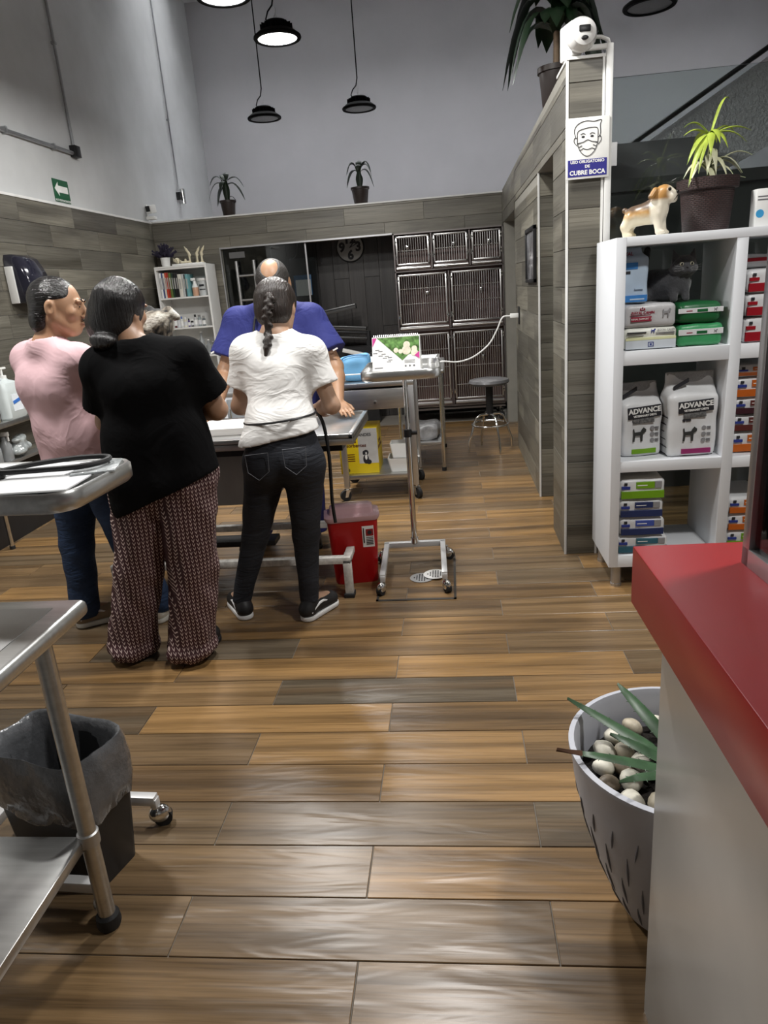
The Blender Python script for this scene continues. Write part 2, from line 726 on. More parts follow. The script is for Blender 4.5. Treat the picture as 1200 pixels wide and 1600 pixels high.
def tile(parent, c, size, m, key):
    kk = (key, round(size[0], 3), round(size[1], 3), round(size[2], 3))
    if kk not in _tile:
        q = MB()
        q.box((0, 0, 0), kk[1:], None, 0.001, 1)
        me = q.mesh('tile')
        me.materials.append(m)
        _tile[kk] = me
    o = bpy.data.objects.new('tile', _tile[kk])
    COL.objects.link(o)
    o.parent = parent
    o.location = c
    o.color = (rp.choice([0, 0.2, 0.4, 0.7, 1.0]), 0, 0, 1)


def tiling(parent, plane, at, out, u0, u1, v0, v1, rh, tl, vbase, ubase, m, th=0.008, gap=0.003):
    """tiles a rectangle. plane 'x': wall x=at, u is y; plane 'y': wall y=at, u is x. out = direction of the face"""
    r0 = math.floor((v0 - vbase) / rh)
    for r in range(r0, r0 + 60):
        a, c = vbase + r * rh, vbase + (r + 1) * rh
        a, c = max(a, v0), min(c, v1)
        if a >= v1:
            break
        if c - a < 0.02:
            continue
        off = ubase + (tl / 2 if r % 2 else 0)
        k0 = math.floor((u0 - off) / tl)
        for k in range(k0, k0 + 60):
            p, q = off + k * tl, off + (k + 1) * tl
            p, q = max(p, u0), min(q, u1)
            if p >= u1:
                break
            if q - p < 0.02:
                continue
            uc, us, vc, vs = (p + q) / 2, q - p - gap, (a + c) / 2, c - a - gap
            d = at + out * (th / 2 - 0.001)
            if plane == 'x':
                tile(parent, (d, uc, vc), (th, us, vs), m, 'x')
            else:
                tile(parent, (uc, d, vc), (us, th, vs), m, 'y')


b = MB()
b.bx(XL - 0.2, XL, -4.0, YF, 0, ZC)
wl = struct(b, 'wall_left', M_plaster)
tiling(wl, 'x', XL, 1, 3.0, YB, 0, ZT - 0.01, 0.163, 0.80, ZT - 0.01 - 15 * 0.163, 4.52, M_tileY)
b = MB()
b.bx(XL, XL + 0.014, 2.0, YB, ZT - 0.012, ZT + 0.006)
b.build('tile_trim', M_trim, wl)

b = MB()
b.bx(XL - 0.2, 4.2, YF, YF + 0.2, 0, ZC)
struct(b, 'wall_far', M_plaster2)
b = MB()
b.bx(4.0, 4.2, -4.0, YF, 0, ZC)
struct(b, 'wall_right', M_plaster2)
b = MB()
b.bx(XL - 0.2, 4.2, -4.2, -4.0, 0, ZC)
struct(b, 'wall_rear', M_plaster)
b = MB()
b.bx(XL - 0.2, 4.2, -4.2, 8.1, ZC, ZC + 0.15)
b.bx(XL - 0.2, 4.2, 9.3, YF + 0.2, ZC, ZC + 0.15)
struct(b, 'ceiling', M_ceil)
# added roof light behind the partition, unseen, brightens the upper far wall
b = MB()
b.bx(XL - 0.1, 4.1, 8.1, 9.3, ZC + 0.02, ZC + 0.03)
struct(b, 'added_roof_light', glass_mat('added_roof_glass', (0.9, 0.92, 0.95), 0.1))

# tiled partition at the back, with a wide opening (glazed dark room and cage niche) under a lintel
XO, ZO = -2.385, 1.985
b = MB()
b.bx(XL, XO, YB, YB + 0.16, 0, ZT)
wb = struct(b, 'wall_back', M_groutw)
b = MB()
b.bx(XO, XR2, YB, YB + 0.16, ZO, ZT)
wlin = struct(b, 'wall_back_lintel', M_groutw)
tiling(wb, 'y', YB, -1, XL + 0.006, XO, 0, ZO, 0.165, 0.82, ZT - 0.03 - 14 * 0.165, -2.27, M_tileX)
tiling(wb, 'y', YB, -1, XL + 0.006, XR - 0.004, ZO, ZT - 0.01, 0.165, 0.82, ZT - 0.03 - 14 * 0.165, -2.27, M_tileX)
b = MB()
b.bx(XL + 0.006, XR2, YB - 0.012, YB + 0.17, ZT - 0.008, ZT + 0.006)
b.build('tile_trim', M_trim, wb)
b = MB()
b.bx(XL, XR2, YB + 0.16, 9.6, ZT - 0.06, ZT)
struct(b, 'trim_1', M_plaster2)['label'] = 'flat roof slab of the room behind the tiled partition'
b = MB()
b.bx(XO - 0.012, XO + 0.002, YB - 0.012, YB + 0.01, 0, ZO + 0.012)
b.bx(XO, -0.56, YB - 0.012, YB + 0.01, ZO - 0.004, ZO + 0.012)
struct(b, 'trim_2', M_alu)
# dark room: rear wall clad with dark vertical wood panels, plain sides
YD = 8.45
b = MB()
b.bx(XL, XR2, YD, YD + 0.1, 0, ZT)
wd = struct(b, 'wall_dark_room', mat('dark_wall', (0.02, 0.019, 0.018), 0.7))
x = XL + 0.4
kk = 0
while x < -0.5:
    for (z0, z1) in (((0, 1.05), (1.05, 2.2)) if kk % 2 else ((0, 1.6), (1.6, 2.2))):
        q = MB()
        q.box((0, 0, 0), (0.172, 0.012, z1 - z0 - 0.003), None, 0.001, 1)
        o = q.build('panel', M_dark, wd, (x + 0.0875, YD - 0.005, (z0 + z1) / 2))
        o.color = (rp.random(), 0, 0, 1)
    x += 0.175
    kk += 1
b = MB()
b.bx(XO - 0.1, XO, YB + 0.16, YD, 0, ZT)
struct(b, 'wall_dark_room_side', M_groutw)

# tiled wall on the right with its door openings; its free end reads as a pillar
def zr(y):
    return 2.375 - (y - YP) / (YB - YP) * 0.06


b = MB()
poly = [(YP, 0), (4.12, 0), (4.12, 2.06), (4.80, 2.06), (4.80, 0), (6.40, 0), (6.40, 2.0), (7.6, 2.0), (7.6, 0), (YB, 0), (YB, zr(YB)), (YP, zr(YP))]
b.prism([(p[0], p[1]) for p in poly], (XR, 0, 0), (0, 1, 0), (0, 0, 1), XR2 - XR)
wr = struct(b, 'wall_tiled_right', M_groutw)
RH = 0.1765
vb = 0.163 - RH
tiling(wr, 'x', XR, -1, YP, 4.12, 0, 2.06, RH, 0.82, vb, 3.40, M_tileY)
tiling(wr, 'x', XR, -1, 4.80, 6.40, 0, 2.0, RH, 0.82, vb, 3.40, M_tileY)
tiling(wr, 'x', XR, -1, YP, 6.40, 2.06, 2.315, RH, 0.82, vb, 3.40, M_tileY)
tiling(wr, 'x', XR, -1, 6.40, 7.75, 2.0, 2.30, RH, 0.82, vb, 3.40, M_tileY)
tiling(wr, 'y', YP, -1, XR + 0.006, XR2 - 0.03, 0, 2.365, RH, 4.0, vb, -1.5, M_tileX)
tiling(wr, 'y', 4.80, -1, XR + 0.006, XR2, 0, 2.05, RH, 4.0, vb, -1.5, M_tileX)
for (x, y, z1) in ((XR - 0.002, YP - 0.004, 2.375), (XR - 0.002, 4.80 - 0.004, 2.06), (XR2 - 0.032, YP - 0.006, 2.375)):
    b = MB()
    b.bx(x - 0.005, x + 0.006, y - 0.005, y + 0.006, 0, z1)
    b.build('corner_trim', M_trim, wr)
b = MB()
b.bx(XR - 0.006, XR2, YP - 0.012, YP + 0.3, 2.372, 2.384)
b.build('top_trim', M_trim, wr)
# low dark partition and stair behind the glass on the right
M_darkpart = mat('dark_partition', (0.035, 0.037, 0.036), 0.35, var=0.15, nscale=3)
b = MB()
b.bx(XR2, 4.0, 4.9, 5.0, 0, 1.92)
b.bx(XR2, 4.0, 4.86, 5.03, 1.92, 1.99)
struct(b, 'wall_low_dark', M_darkpart)
# stair: sloping stringer with rough render finish
M_render = mat('rough_render', (0.8, 0.8, 0.83), 0.85, var=0.12, nscale=40, bump=1.0, bscale=55, bdist=0.03)
b = MB()
b.prism([(1.05, 1.95), (1.75, 1.95), (2.6, 2.35), (3.9, 3.2), (3.9, 3.75), (1.20, 2.17)], (0, 6.1, 0), (1, 0, 0), (0, 0, 1), -0.12)
st = thing('staircase', 'rough rendered sloping stair side rising behind the glass partition', 'staircase', (1.1, 6.0, 1.95))
o = b.build('stringer', M_render, st)
o.location = (-1.1, -6.0, -1.95)
b = MB()
b.tube([(1.1, 6.06, 2.17), (3.9, 6.06, 3.81)], 0.018)
o = b.build('handrail', M_blackmetal, st)
o.location = (-1.1, -6.0, -1.95)
b = MB()
for i in range(11):
    b.bx(1.75 + i * 0.2, 2.0 + i * 0.2, 6.23, 6.9, 2.15 + i * 0.115, 2.2 + i * 0.115)
o = b.build('treads', M_plaster2, st)
o.location = (-1.1, -6.0, -1.95)
b = MB()
b.bx(1.75, 1.95, 6.23, 6.9, 0, 2.17)
o = b.build('support', M_plaster2, st)
o.location = (-1.1, -6.0, -1.95)

# ---- glass partition between pillar and the right
gp = thing('glass_partition', 'tall clear frameless glass panel beside the tiled pillar, behind the white shelf', 'glass panel', (0.78, 3.75, 0))
b = MB()
b.bx(0, 2.4, 0, 0.01, 0.02, 2.297)
b.build('pane', M_glass, gp)
b = MB()
b.bx(0.0, 0.012, -0.012, 0.022, 1.93, 2.03)
b.bx(0.0, 0.03, -0.008, -0.001, 1.93, 2.03)
b.bx(0.0, 2.4, -0.01, 0.02, 0, 0.02)
b.build('clamp', M_steel2, gp)

# ---- sliding glass door in front of the dark room
gd = thing('glass_door', 'smoky glass sliding door with polished edge across the dark room', 'glass door', (XO, YB + 0.05, 0))
b = MB()
b.bx(0.004, 0.90, 0, 0.01, 0.02, ZO - 0.006)
b.build('pane', M_glassdark, gd)
b = MB()
b.bx(0.892, 0.908, -0.004, 0.014, 0.02, ZO - 0.006)
b.build('edge_profile', M_alu, gd)
b = MB()
b.bx(0.07, 0.24, -0.004, 0.0, ZO - 0.10, ZO - 0.04)
b.build('patch_fitting', mat('grey_tape', (0.12, 0.12, 0.12), 0.5), gd)
b = MB()
for xx in (0.13, 0.32):
    b.cyl((xx + 0.02, -0.05, 1.1), (xx + 0.02, -0.05, 1.85), 0.018)
for zz in (1.2, 1.45, 1.7):
    b.cyl((0.15, -0.05, zz), (0.34, -0.05, zz), 0.012)
b.cyl((0.15, -0.05, 1.2), (0.15, 0.0, 1.2), 0.01)
b.cyl((0.15, -0.05, 1.8), (0.15, 0.0, 1.8), 0.01)
b.build('pull_handle', M_steel2, gd, label='ladder-shaped steel pull handle')
# white frame strip and glass door leaf in the far right opening
fd = thing('far_door', 'narrow glazed door with white frame beside the cage bank', 'door', (0.62, 7.72, 0))
b = MB()
b.bx(-0.03, 0.0, -0.06, -0.03, 0, 2.0)
b.build('frame', M_alu, fd)
b = MB()
b.bx(0.0, 0.10, -0.05, -0.04, 0.02, 1.98)
b.build('pane', M_glassdark, fd)
b = MB()
b.bx(0.05, 0.075, -0.085, -0.06, 1.0, 1.6)
b.cyl((0.06, -0.07, 1.02), (0.06, -0.045, 1.02), 0.008)
b.build('handle', M_steel2, fd)
b = MB()
b.bx(0.03, 0.10, -0.058, -0.051, 1.86, 1.95)
b.build('notice', M_paper, fd)
b = MB()
b.bx(0.04, 0.085, -0.058, -0.051, 1.62, 1.75)
b.build('pink_reflection', mat('pink_reflection_tint', S('c25560'), 0.5), fd)  # pink reflection in the opening, put in as a coloured patch
# side room seen through the openings of the tiled wall
b = MB()
b.bx(XR2, 1.9, 5.6, 5.7, 0, ZT)
b.bx(1.8, 1.9, 5.7, YB, 0, ZT)
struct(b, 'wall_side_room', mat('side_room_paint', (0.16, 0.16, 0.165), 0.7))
b = MB()
b.bx(XR2, 1.9, 5.6, YB + 0.2, ZT - 0.05, ZT)
struct(b, 'trim_3', M_plaster2)

# ================================================================ LAMPS
lit_m = mat('lamp_lit_lens', (1.0, 1.0, 1.0), 0.5, emit=14.0, var=0.0)
unlit_m = mat('lamp_dark_lens', (0.10, 0.10, 0.105), 0.35, bump=0.8, bscale=120, bdist=0.004)
M_lampbody = mat('lamp_black', (0.005, 0.005, 0.0055), 0.75)
M_lampbody.node_tree.nodes['Principled BSDF'].inputs['Specular IOR Level'].default_value = 0.1


def pendant(loc, lit, label, group=None):
    L = thing('pendant_lamp', label, 'pendant lamp', loc, 0, group)
    b = MB()
    b.lathe([(0.155, 0.0), (0.160, 0.008), (0.158, 0.018), (0.120, 0.045), (0.085, 0.055), (0.082, 0.095), (0.070, 0.105), (0.02, 0.108)], n=36, cap0=False)
    for i in range(18):
        a = i * PI / 9
        b.box((0.094 * math.cos(a), 0.094 * math.sin(a), 0.072), (0.03, 0.004, 0.03), Euler((0, 0, a)))
    b.build('housing', M_lampbody, L)
    b = MB()
    b.lathe([(0.155, 0.0), (0.13, 0.0), (0.13, 0.008), (0.155, 0.008)], n=36, cap0=False, cap1=False)
    b.build('rim', M_lampbody, L)
    b = MB()
    b.lathe([(0.01, 0.003), (0.07, 0.002), (0.131, 0.006)], n=36, cap0=True, cap1=False)
    b.build('lens', lit_m if lit else unlit_m, L)
    b = MB()
    h = ZC - loc[2]
    b.tube([(0, 0, 0.105), (0.012, 0, 0.125), (0, 0, 0.15), (-0.012, 0, 0.13)], 0.004, 6, True)
    b.tube([(0, 0, 0.15), (0.006, 0, 0.17), (0, 0, 0.19)], 0.003, 6)
    b.build('hook', M_steel2, L)
    b = MB()
    b.tube([(-0.05, 0.02, 0.10), (-0.07, 0.02, 0.13), (-0.05, 0.01, 0.17), (-0.015, 0, 0.20), (0.0, 0, 0.26), (0.0, 0, h)], 0.0055, 6)
    b.cyl((0, 0, h - 0.04), (0, 0, h), 0.04, 0.05)
    b.build('cable', M_lampbody, L)
    if lit:
        ld = bpy.data.lights.new('lamp_light', 'AREA')
        ld.shape = 'DISK'
        ld.size = 0.26
        ld.energy = LAMP_W
        ld.color = (1.0, 0.985, 0.955)
        lo = bpy.data.objects.new('lamp_light', ld)
        COL.objects.link(lo)
        lo.parent = L
        lo.location = (0, 0, -0.004)
    return L


pendant((-1.068, 5.4, 3.10), True, 'lit black round high-bay pendant lamp on a single cord, glowing white, above the exam table')
pendant((-1.193, 4.6, 3.09), True, 'lit round pendant lamp hanging in front of the other lit pendant')
pendant((-1.667, 7.4, 3.07), False, 'unlit black pendant lamp with grey lens above the white bookcase end of the back wall')
pendant((-0.759, 7.4, 3.07), False, 'unlit black pendant lamp with grey lens above the wall clock')
pendant((1.30, 5.2, 2.98), False, 'unlit black pendant lamp with ribbed lens hanging behind the glass partition')
for p, lab in (((-0.15, 3.15, 3.1), 'lit black pendant lamp hanging above the floor drain'), ((-1.9, 2.5, 3.1), 'lit black pendant lamp hanging above the pink t-shirt'),
               ((1.25, 1.5, 3.1), 'lit black pendant lamp hanging above the reception counter')):
    pendant(p, True, lab, 'lit pendants over the front of the hall')  # unseen lamps, added for brightness, placed to suit the floor sheen and shadows
# ================================================================ FURNITURE
def caster(parent, x, y, h=0.085, r=0.032, rz=0.0, hood=False):
    """swivel caster: fork with a wheel as sub-part, standing on the floor"""
    b = MB(Matrix.Translation((x, y, 0)) @ Matrix.Rotation(rz, 4, 'Z'))
    b.cyl((0, 0, h), (0, 0, h - 0.02), 0.011, n=10)
    if hood:
        b.ell((0, -0.01, r + 0.012), (0.022, 0.033, 0.03))
    else:
        b.box((0, -0.004, h - 0.022), (0.042, 0.036, 0.006), None, 0.002)
        for sx in (-0.018, 0.018):
            b.prism([(-0.016, h - 0.022), (0.014, h - 0.022), (-0.008, r - 0.012), (-0.03, r - 0.012)], (sx - 0.002, 0, 0), (0, 1, 0), (0, 0, 1), 0.004)
    f = b.build('caster', M_chrome, parent)
    b = MB(Matrix.Translation((x, y, 0)) @ Matrix.Rotation(rz, 4, 'Z'))
    b.cyl((-0.013, -0.018, r), (0.013, -0.018, r), r, n=20)
    b.build('wheel', M_rubber, f)
    return f


# ---- instrument (tray) stands
def tray_stand(loc, rz, label, zt=1.09, legl=0.46, reach=0.0, hw=0.168, side=0.0):
    t = thing('tray_stand', label, 'tray stand', loc, rz)
    b = MB()
    b.box((0, 0, 0.092), (0.34, 0.03, 0.03), None, 0.003)
    for sx in (-0.155, 0.155):
        b.box((sx, -legl / 2, 0.092), (0.028, legl, 0.03), None, 0.003)
        b.box((sx, -legl + 0.006, 0.082), (0.026, 0.02, 0.03), None, 0.003)
    b.build('base', mat('silver_paint', (0.62, 0.62, 0.62), 0.4, 0.3), t)
    for sx in (-0.155, 0.155):
        caster(t, sx * 1.02, -legl + 0.01, 0.078, 0.026, 0.4 if sx > 0 else -0.5, True)
        caster(t, sx * 1.12, -0.015, 0.078, 0.026, 1.2 if sx > 0 else -1.0, True)
    b = MB()
    b.cyl((0, 0, 0.10), (0, 0, 0.72), 0.016)
    b.cyl((0, 0, 0.72), (0, 0, zt - 0.012), 0.011)
    b.cyl((0, 0, 0.10), (0, 0, 0.13), 0.022)
    b.build('post', M_chrome, t)
    b = MB()
    b.cyl((0, 0, 0.70), (0, 0, 0.74), 0.021)
    b.cyl((0.015, 0, 0.72), (0.05, 0, 0.72), 0.012)
    b.build('clamp_knob', M_black, t)
    # tray: shallow dish with rolled rim and rounded corners
    hl, r = 0.235, 0.05
    cy = -0.215 - reach

    def outline(g, z):
        o = []
        for (sx, sy, a0) in ((1, 1, 0), (-1, 1, 90), (-1, -1, 180), (1, -1, 270)):
            for i in range(6):
                a = math.radians(a0 + i * 18)
                o.append((side + sx * (hw - r) + (r + g) * math.cos(a), cy + sy * (hl - r) + (r + g) * math.sin(a), z))
        return o
    b = MB()
    R = [b.ring(outline(g, zt + z)) for g, z in ((-0.03, -0.014), (-0.005, -0.014), (0.004, 0.010), (0.012, 0.012), (0.018, 0.006), (0.018, -0.024), (0.008, -0.034), (0.0, -0.030), (-0.005, -0.020), (-0.03, -0.020))]
    b.skin(R, True, True, True)
    b.build('tray', M_steel, t, angle=50)
    b = MB()
    b.tube([(0, 0, zt - 0.025), (0, -0.4, zt - 0.028)], 0.008)
    b.box((0, 0, zt - 0.03), (0.05, 0.04, 0.02), None, 0.003)
    b.build('tray_arm', M_chrome, t)
    return t


tray_stand((-0.250, 3.70, 0), 0.03, 'tray stand on four casters carrying the dog calendar, standing over the floor drain')
tray_stand((-1.36, 1.505, 0), PI / 2 - 0.05, 'tray stand holding papers and a stethoscope beside the waste bin', 1.09, 0.44, 0.09, 0.150, 0.035)

# ---- stainless cart at the lower left
ct = thing('steel_cart', 'stainless steel cart with thick round legs beside the lined waste bin', 'cart', (-1.25, 1.0, 0))
b = MB()
b.bx(-0.38, 0.395, -0.55, 0.42, 0.795, 0.835, 0.016, 4)
b.build('top', M_steel, ct)
b = MB()
b.bx(-0.33, 0.34, -0.50, 0.365, 0.833, 0.8365)
b.build('top_panel', M_steel2, ct)
b = MB()
b.bx(-0.34, 0.335, -0.50, 0.295, 0.245, 0.272, 0.003)
b.build('shelf', M_steel, ct)
for (sx, sy) in ((0.341, 0.296), (0.341, -0.45), (-0.33, 0.296), (-0.33, -0.45)):
    b = MB()
    b.cyl((sx, sy, 0.03), (sx, sy, 0.80), 0.0205, n=20)
    lg = b.build('leg', M_steel, ct)
    b = MB()
    b.lathe([(0.026, 0), (0.03, 0.012), (0.028, 0.035), (0.022, 0.042)], (sx, sy, 0), 18)
    b.build('rubber_foot', M_rubber, lg)
    b = MB()
    b.lathe([(0.0205, 0.25), (0.025, 0.253), (0.025, 0.285), (0.0205, 0.288)], (sx, sy, 0), 18, False, False)
    b.build('sleeve', M_steel2, lg)

# ---- exam table
et = thing('exam_table', 'stainless steel exam table with raised rim on a low white frame between the people', 'table', (-1.16, 3.545, 0))
b = MB()
b.bx(-0.69, 0.685, -0.325, 0.325, 0.775, 0.812, 0.004)
b.bx(-0.69, 0.685, -0.325, -0.300, 0.80, 0.828, 0.004)
b.bx(-0.69, 0.685, 0.300, 0.325, 0.80, 0.828, 0.004)
b.bx(-0.69, -0.665, -0.325, 0.325, 0.80, 0.828, 0.004)
b.bx(0.660, 0.685, -0.325, 0.325, 0.80, 0.828, 0.004)
b.build('tabletop', M_steel, et)
b = MB()
b.bx(-0.62, 0.62, -0.26, 0.26, 0.735, 0.776)
b.build('top_frame', M_blackmetal, et)
b = MB()
b.bx(-0.45, 0.20, -0.10, 0.24, 0.44, 0.735, 0.004)
b.build('motor_box', mat('grey_paint', (0.34, 0.34, 0.33), 0.45, 0.2), et)
M_wornwhite = mat('worn_white_paint', (0.62, 0.6, 0.56), 0.5, var=0.3, nscale=30)
b = MB()
for sy in (-0.315, 0.25):
    b.bx(-0.62, 0.62, sy - 0.02, sy + 0.02, 0.18, 0.215, 0.003)
for sx in (-0.6, 0.6):
    b.bx(sx - 0.02, sx + 0.02, -0.315, 0.25, 0.18, 0.212, 0.003)
b.build('base_frame', M_wornwhite, et)
for sx in (-0.6, 0.6):
    for sy in (-0.315, 0.25):
        b = MB()
        b.bx(sx - 0.02, sx + 0.02, sy - 0.02, sy + 0.02, 0.018, 0.20, 0.003)
        lg = b.build('leg', M_wornwhite, et)
        b = MB()
        b.bx(sx - 0.026, sx + 0.026, sy - 0.03, sy + 0.03, 0, 0.022, 0.003)
        b.build('foot', M_rubber, lg)
for sx in (-0.35, 0.02, 0.10):
    b = MB()
    b.cyl((sx, 0.06, 0.19), (sx, 0.06, 0.45), 0.016 if sx > 0 else 0.02)
    b.build('column', M_chrome, et)
b = MB()
b.bx(-0.42, 0.16, 0.0, 0.12, 0.17, 0.20, 0.003)
b.build('column_plate', M_blackmetal, et)
# shallow white tray on the exam table
q = thing('weighing_tray', 'shallow white rectangular tray lying on the exam table under the vet\'s arm', 'tray', (-1.12, 3.56, 0.813))
b = MB()
R = [b.ring([(sx * (0.19 + g), sy * (0.13 + g), z) for sx, sy in ((-1, -1), (1, -1), (1, 1), (-1, 1))]) for g, z in ((0, 0), (0.01, 0.035), (0.0, 0.035), (-0.01, 0.008))]
b.skin(R, True, True, True)
b.build('dish', M_white, q)

# ---- cart behind with drawer, yellow box, pouch
c2 = thing('steel_trolley', 'stainless trolley with a drawer and lower shelf holding the yellow box', 'trolley', (-0.545, 5.17, 0))
b = MB()
b.bx(-0.275, 0.275, -0.27, 0.27, 0.815, 0.845, 0.003)
b.build('top', M_steel, c2)
b = MB()
b.bx(-0.275, -0.263, -0.27, 0.27, 0.845, 0.885)
b.bx(-0.275, 0.275, 0.262, 0.27, 0.845, 0.885)
b.build('rail', M_steel, c2)
b = MB()
b.bx(-0.235, 0.235, -0.268, 0.22, 0.66, 0.80, 0.003)
dr = b.build('drawer', M_steel, c2)
b = MB()
b.cyl((0, -0.268, 0.71), (0, -0.29, 0.71), 0.008)
b.build('knob', M_chrome, dr)
b = MB()
b.bx(-0.262, 0.262, -0.255, 0.255, 0.155, 0.185, 0.003)
b.build('lower_shelf', M_steel, c2)
b = MB()
b.bx(-0.262, 0.262, -0.255, 0.255, 0.40, 0.42, 0.003)
b.bx(0.06, 0.262, -0.0, 0.255, 0.42, 0.43, 0.003)
for sx in (-0.252, 0.252):
    for sy in (-0.25, 0.25):
        q = MB()
        q.bx(sx - 0.02, sx + 0.02, sy - 0.02, sy + 0.02, 0.10, 0.815, 0.003)
        q.build('leg', M_steel2, c2)
        caster(c2, sx, sy, 0.105, 0.04, 0.6 if sx > 0 else -1.1)

# ---- table behind it
t2 = thing('steel_side_table', 'narrow stainless side table with round legs behind the trolley, white cable on it', 'table', (-0.265, 6.1, 0))
b = MB()
b.bx(-0.20, 0.20, -0.48, 0.48, 0.795, 0.825, 0.01, 3)
b.build('top', M_steel, t2)
b = MB()
b.bx(-0.17, 0.165, -0.44, 0.44, 0.22, 0.245, 0.003)
b.build('shelf', M_steel2, t2)
for sx in (-0.17, 0.165):
    for sy in (-0.44, 0.44):
        b = MB()
        b.cyl((sx, sy, 0.012), (sx, sy, 0.80), 0.015)
        lg = b.build('leg', M_chrome, t2)
        b = MB()
        b.cyl((sx, sy, 0), (sx, sy, 0.03), 0.019)
        b.build('foot', M_rubber, lg)

# ---- round stool by the cages
so = thing('round_stool', 'round padded stool with chrome ring base in front of the cages', 'stool', (0.315, 6.33, 0), 0.35)
b = MB()
b.lathe([(0.02, 0.585), (0.14, 0.585), (0.165, 0.592), (0.178, 0.61), (0.17, 0.632), (0.12, 0.642), (0.02, 0.645)], n=36)
b.build('seat', mat('grey_vinyl', (0.13, 0.13, 0.135), 0.3, coat=0.3), so)
b = MB()
b.cyl((0, 0, 0.33), (0, 0, 0.585), 0.032)
b.cyl((0, 0, 0.28), (0, 0, 0.34), 0.02)
b.build('column', M_black, so)
for i in range(4):
    a = i * PI / 2
    ca, sa = math.cos(a), math.sin(a)
    b = MB()
    b.tube([(r * ca, r * sa, z) for r, z in ((0.0, 0.325), (0.09, 0.325), (0.13, 0.30), (0.155, 0.24), (0.18, 0.16), (0.205, 0.09), (0.21, 0.0))], 0.0105, 10)
    b.build('leg', M_chrome, so)
b = MB()
b.tube([(0.158 * math.cos(i * PI / 14), 0.158 * math.sin(i * PI / 14), 0.235) for i in range(28)], 0.009, 8, True)
b.build('foot_ring', M_chrome, so)

# ---- cage bank
cg = thing('cage_bank', 'stainless steel bank of seven barred animal cages set in the back wall niche', 'cages', (0.015, YB - 0.06, 0))
CX0, CX1 = -0.565, 0.555
tops = [(-0.55, -0.185), (-0.165, 0.205), (0.225, 0.54)]
twos = [(-0.55, -0.02), (0.0, 0.54)]
rowsz = [(1.625, 1.965, tops), (1.02, 1.59, twos), (0.21, 0.985, twos)]
b = MB()
b.bx(CX0, CX0 + 0.012, 0, 0.62, 0.15, 1.985)
b.bx(CX1 - 0.012, CX1, 0, 0.62, 0.15, 1.985)
b.bx(CX0, CX1, 0.0, 0.62, 1.972, 1.985)
for z in (0.17, 1.0, 1.605):
    b.bx(CX0, CX1, 0.0, 0.62, z, z + 0.012)
b.bx(CX0, CX1, 0.0, 0.03, 0.15, 0.20)
for z0, z1, cells in rowsz:
    for a, c in cells[:-1]:
        b.bx(c + 0.004, c + 0.016, 0, 0.62, z0, z1)
b.build('carcass', mat('cage_sheet', (0.22, 0.2, 0.195), 0.35, 0.85), cg)
b = MB()
b.bx(CX0, CX1, 0.61, 0.62, 0.15, 1.985)
b.build('back_panel', mat('pink_reflection_steel', (0.20, 0.135, 0.125), 0.3, 0.8), cg)  # pinkish reflections inside the cages put into the panel's colour
M_bar = mat('cage_bar_steel', (0.6, 0.59, 0.58), 0.28, 0.95)
for ri, (z0, z1, cells) in enumerate(rowsz):
    for ci, (a, c) in enumerate(cells):
        w0, w1, u0, u1 = a + 0.012, c - 0.012, z0 + (0.05 if ri else 0.045), z1 - 0.012
        b = MB()
        t = 0.018
        for (p, q_, r_, s_) in ((w0, w1, u1 - t, u1), (w0, w1, u0, u0 + t), (w0, w0 + t, u0, u1), (w1 - t, w1, u0, u1)):
            b.bx(p, q_, -0.03, -0.012, r_, s_, 0.003)
        dr = b.build('door', M_bar, cg)
        b = MB()
        nb = int((w1 - w0 - 2 * t) / 0.0225)
        for i in range(1, nb):
            xx = w0 + t + (w1 - w0 - 2 * t) * i / nb
            b.cyl((xx, -0.021, u0 + t), (xx, -0.021, u1 - t), 0.0032, n=6, caps=False)
        o = b.build('bars', M_bar, dr, kind='stuff')
        b = MB()
        hs = (0.5,) if ri == 0 else ((0.42, 0.72) if ri == 1 else (0.22, 0.5, 0.76))
        for h_ in hs:
            zz = u0 + (u1 - u0) * h_
            b.cyl((w0 + t, -0.026, zz), (w1 - t, -0.026, zz), 0.0038, n=6, caps=False)
        b.build('cross_bar', M_bar, dr)
        b = MB()
        lx, lz = (w0 + 0.6 * (w1 - w0), u0 + 0.62 * (u1 - u0))
        if (ri, ci) == (0, 0):
            lx = w0 + 0.35 * (w1 - w0)
        b.box((lx, -0.04, lz), (0.03, 0.016, 0.03), None, 0.003)
        b.cyl((lx, -0.045, lz), (lx, -0.045, lz - 0.045), 0.005)
        b.build('latch', M_chrome, dr)
        for zz in (u0 + 0.06, u1 - 0.08):
            b = MB()
            b.cyl((w1 + 0.006, -0.024, zz), (w1 + 0.006, -0.024, zz + 0.05), 0.006, n=8)
            b.box((w1 + 0.001, -0.026, zz + 0.025), (0.02, 0.008, 0.014))
            b.build('hinge', M_chrome, dr)
            b = MB()
            b.cyl((w0 - 0.006, -0.024, zz), (w0 - 0.006, -0.024, zz + 0.05), 0.006, n=8)
            b.box((w0 + 0.001, -0.026, zz + 0.025), (0.02, 0.008, 0.014))
            b.build('hinge', M_chrome, dr)
        b = MB()
        b.tube([(a + 0.01, -0.028, z0 + 0.018), (c - 0.01, -0.028, z0 + 0.018)], 0.013, 10)
        b.bx(a + 0.01, c - 0.01, -0.022, 0.0, z0 + 0.002, z0 + 0.034, 0.003)
        b.build('tray_front', M_bar, cg)
for sx in (CX0 + 0.06, CX1 - 0.06):
    for sy in (0.06, 0.56):
        caster(cg, sx, sy, 0.15, 0.045, 0.5)

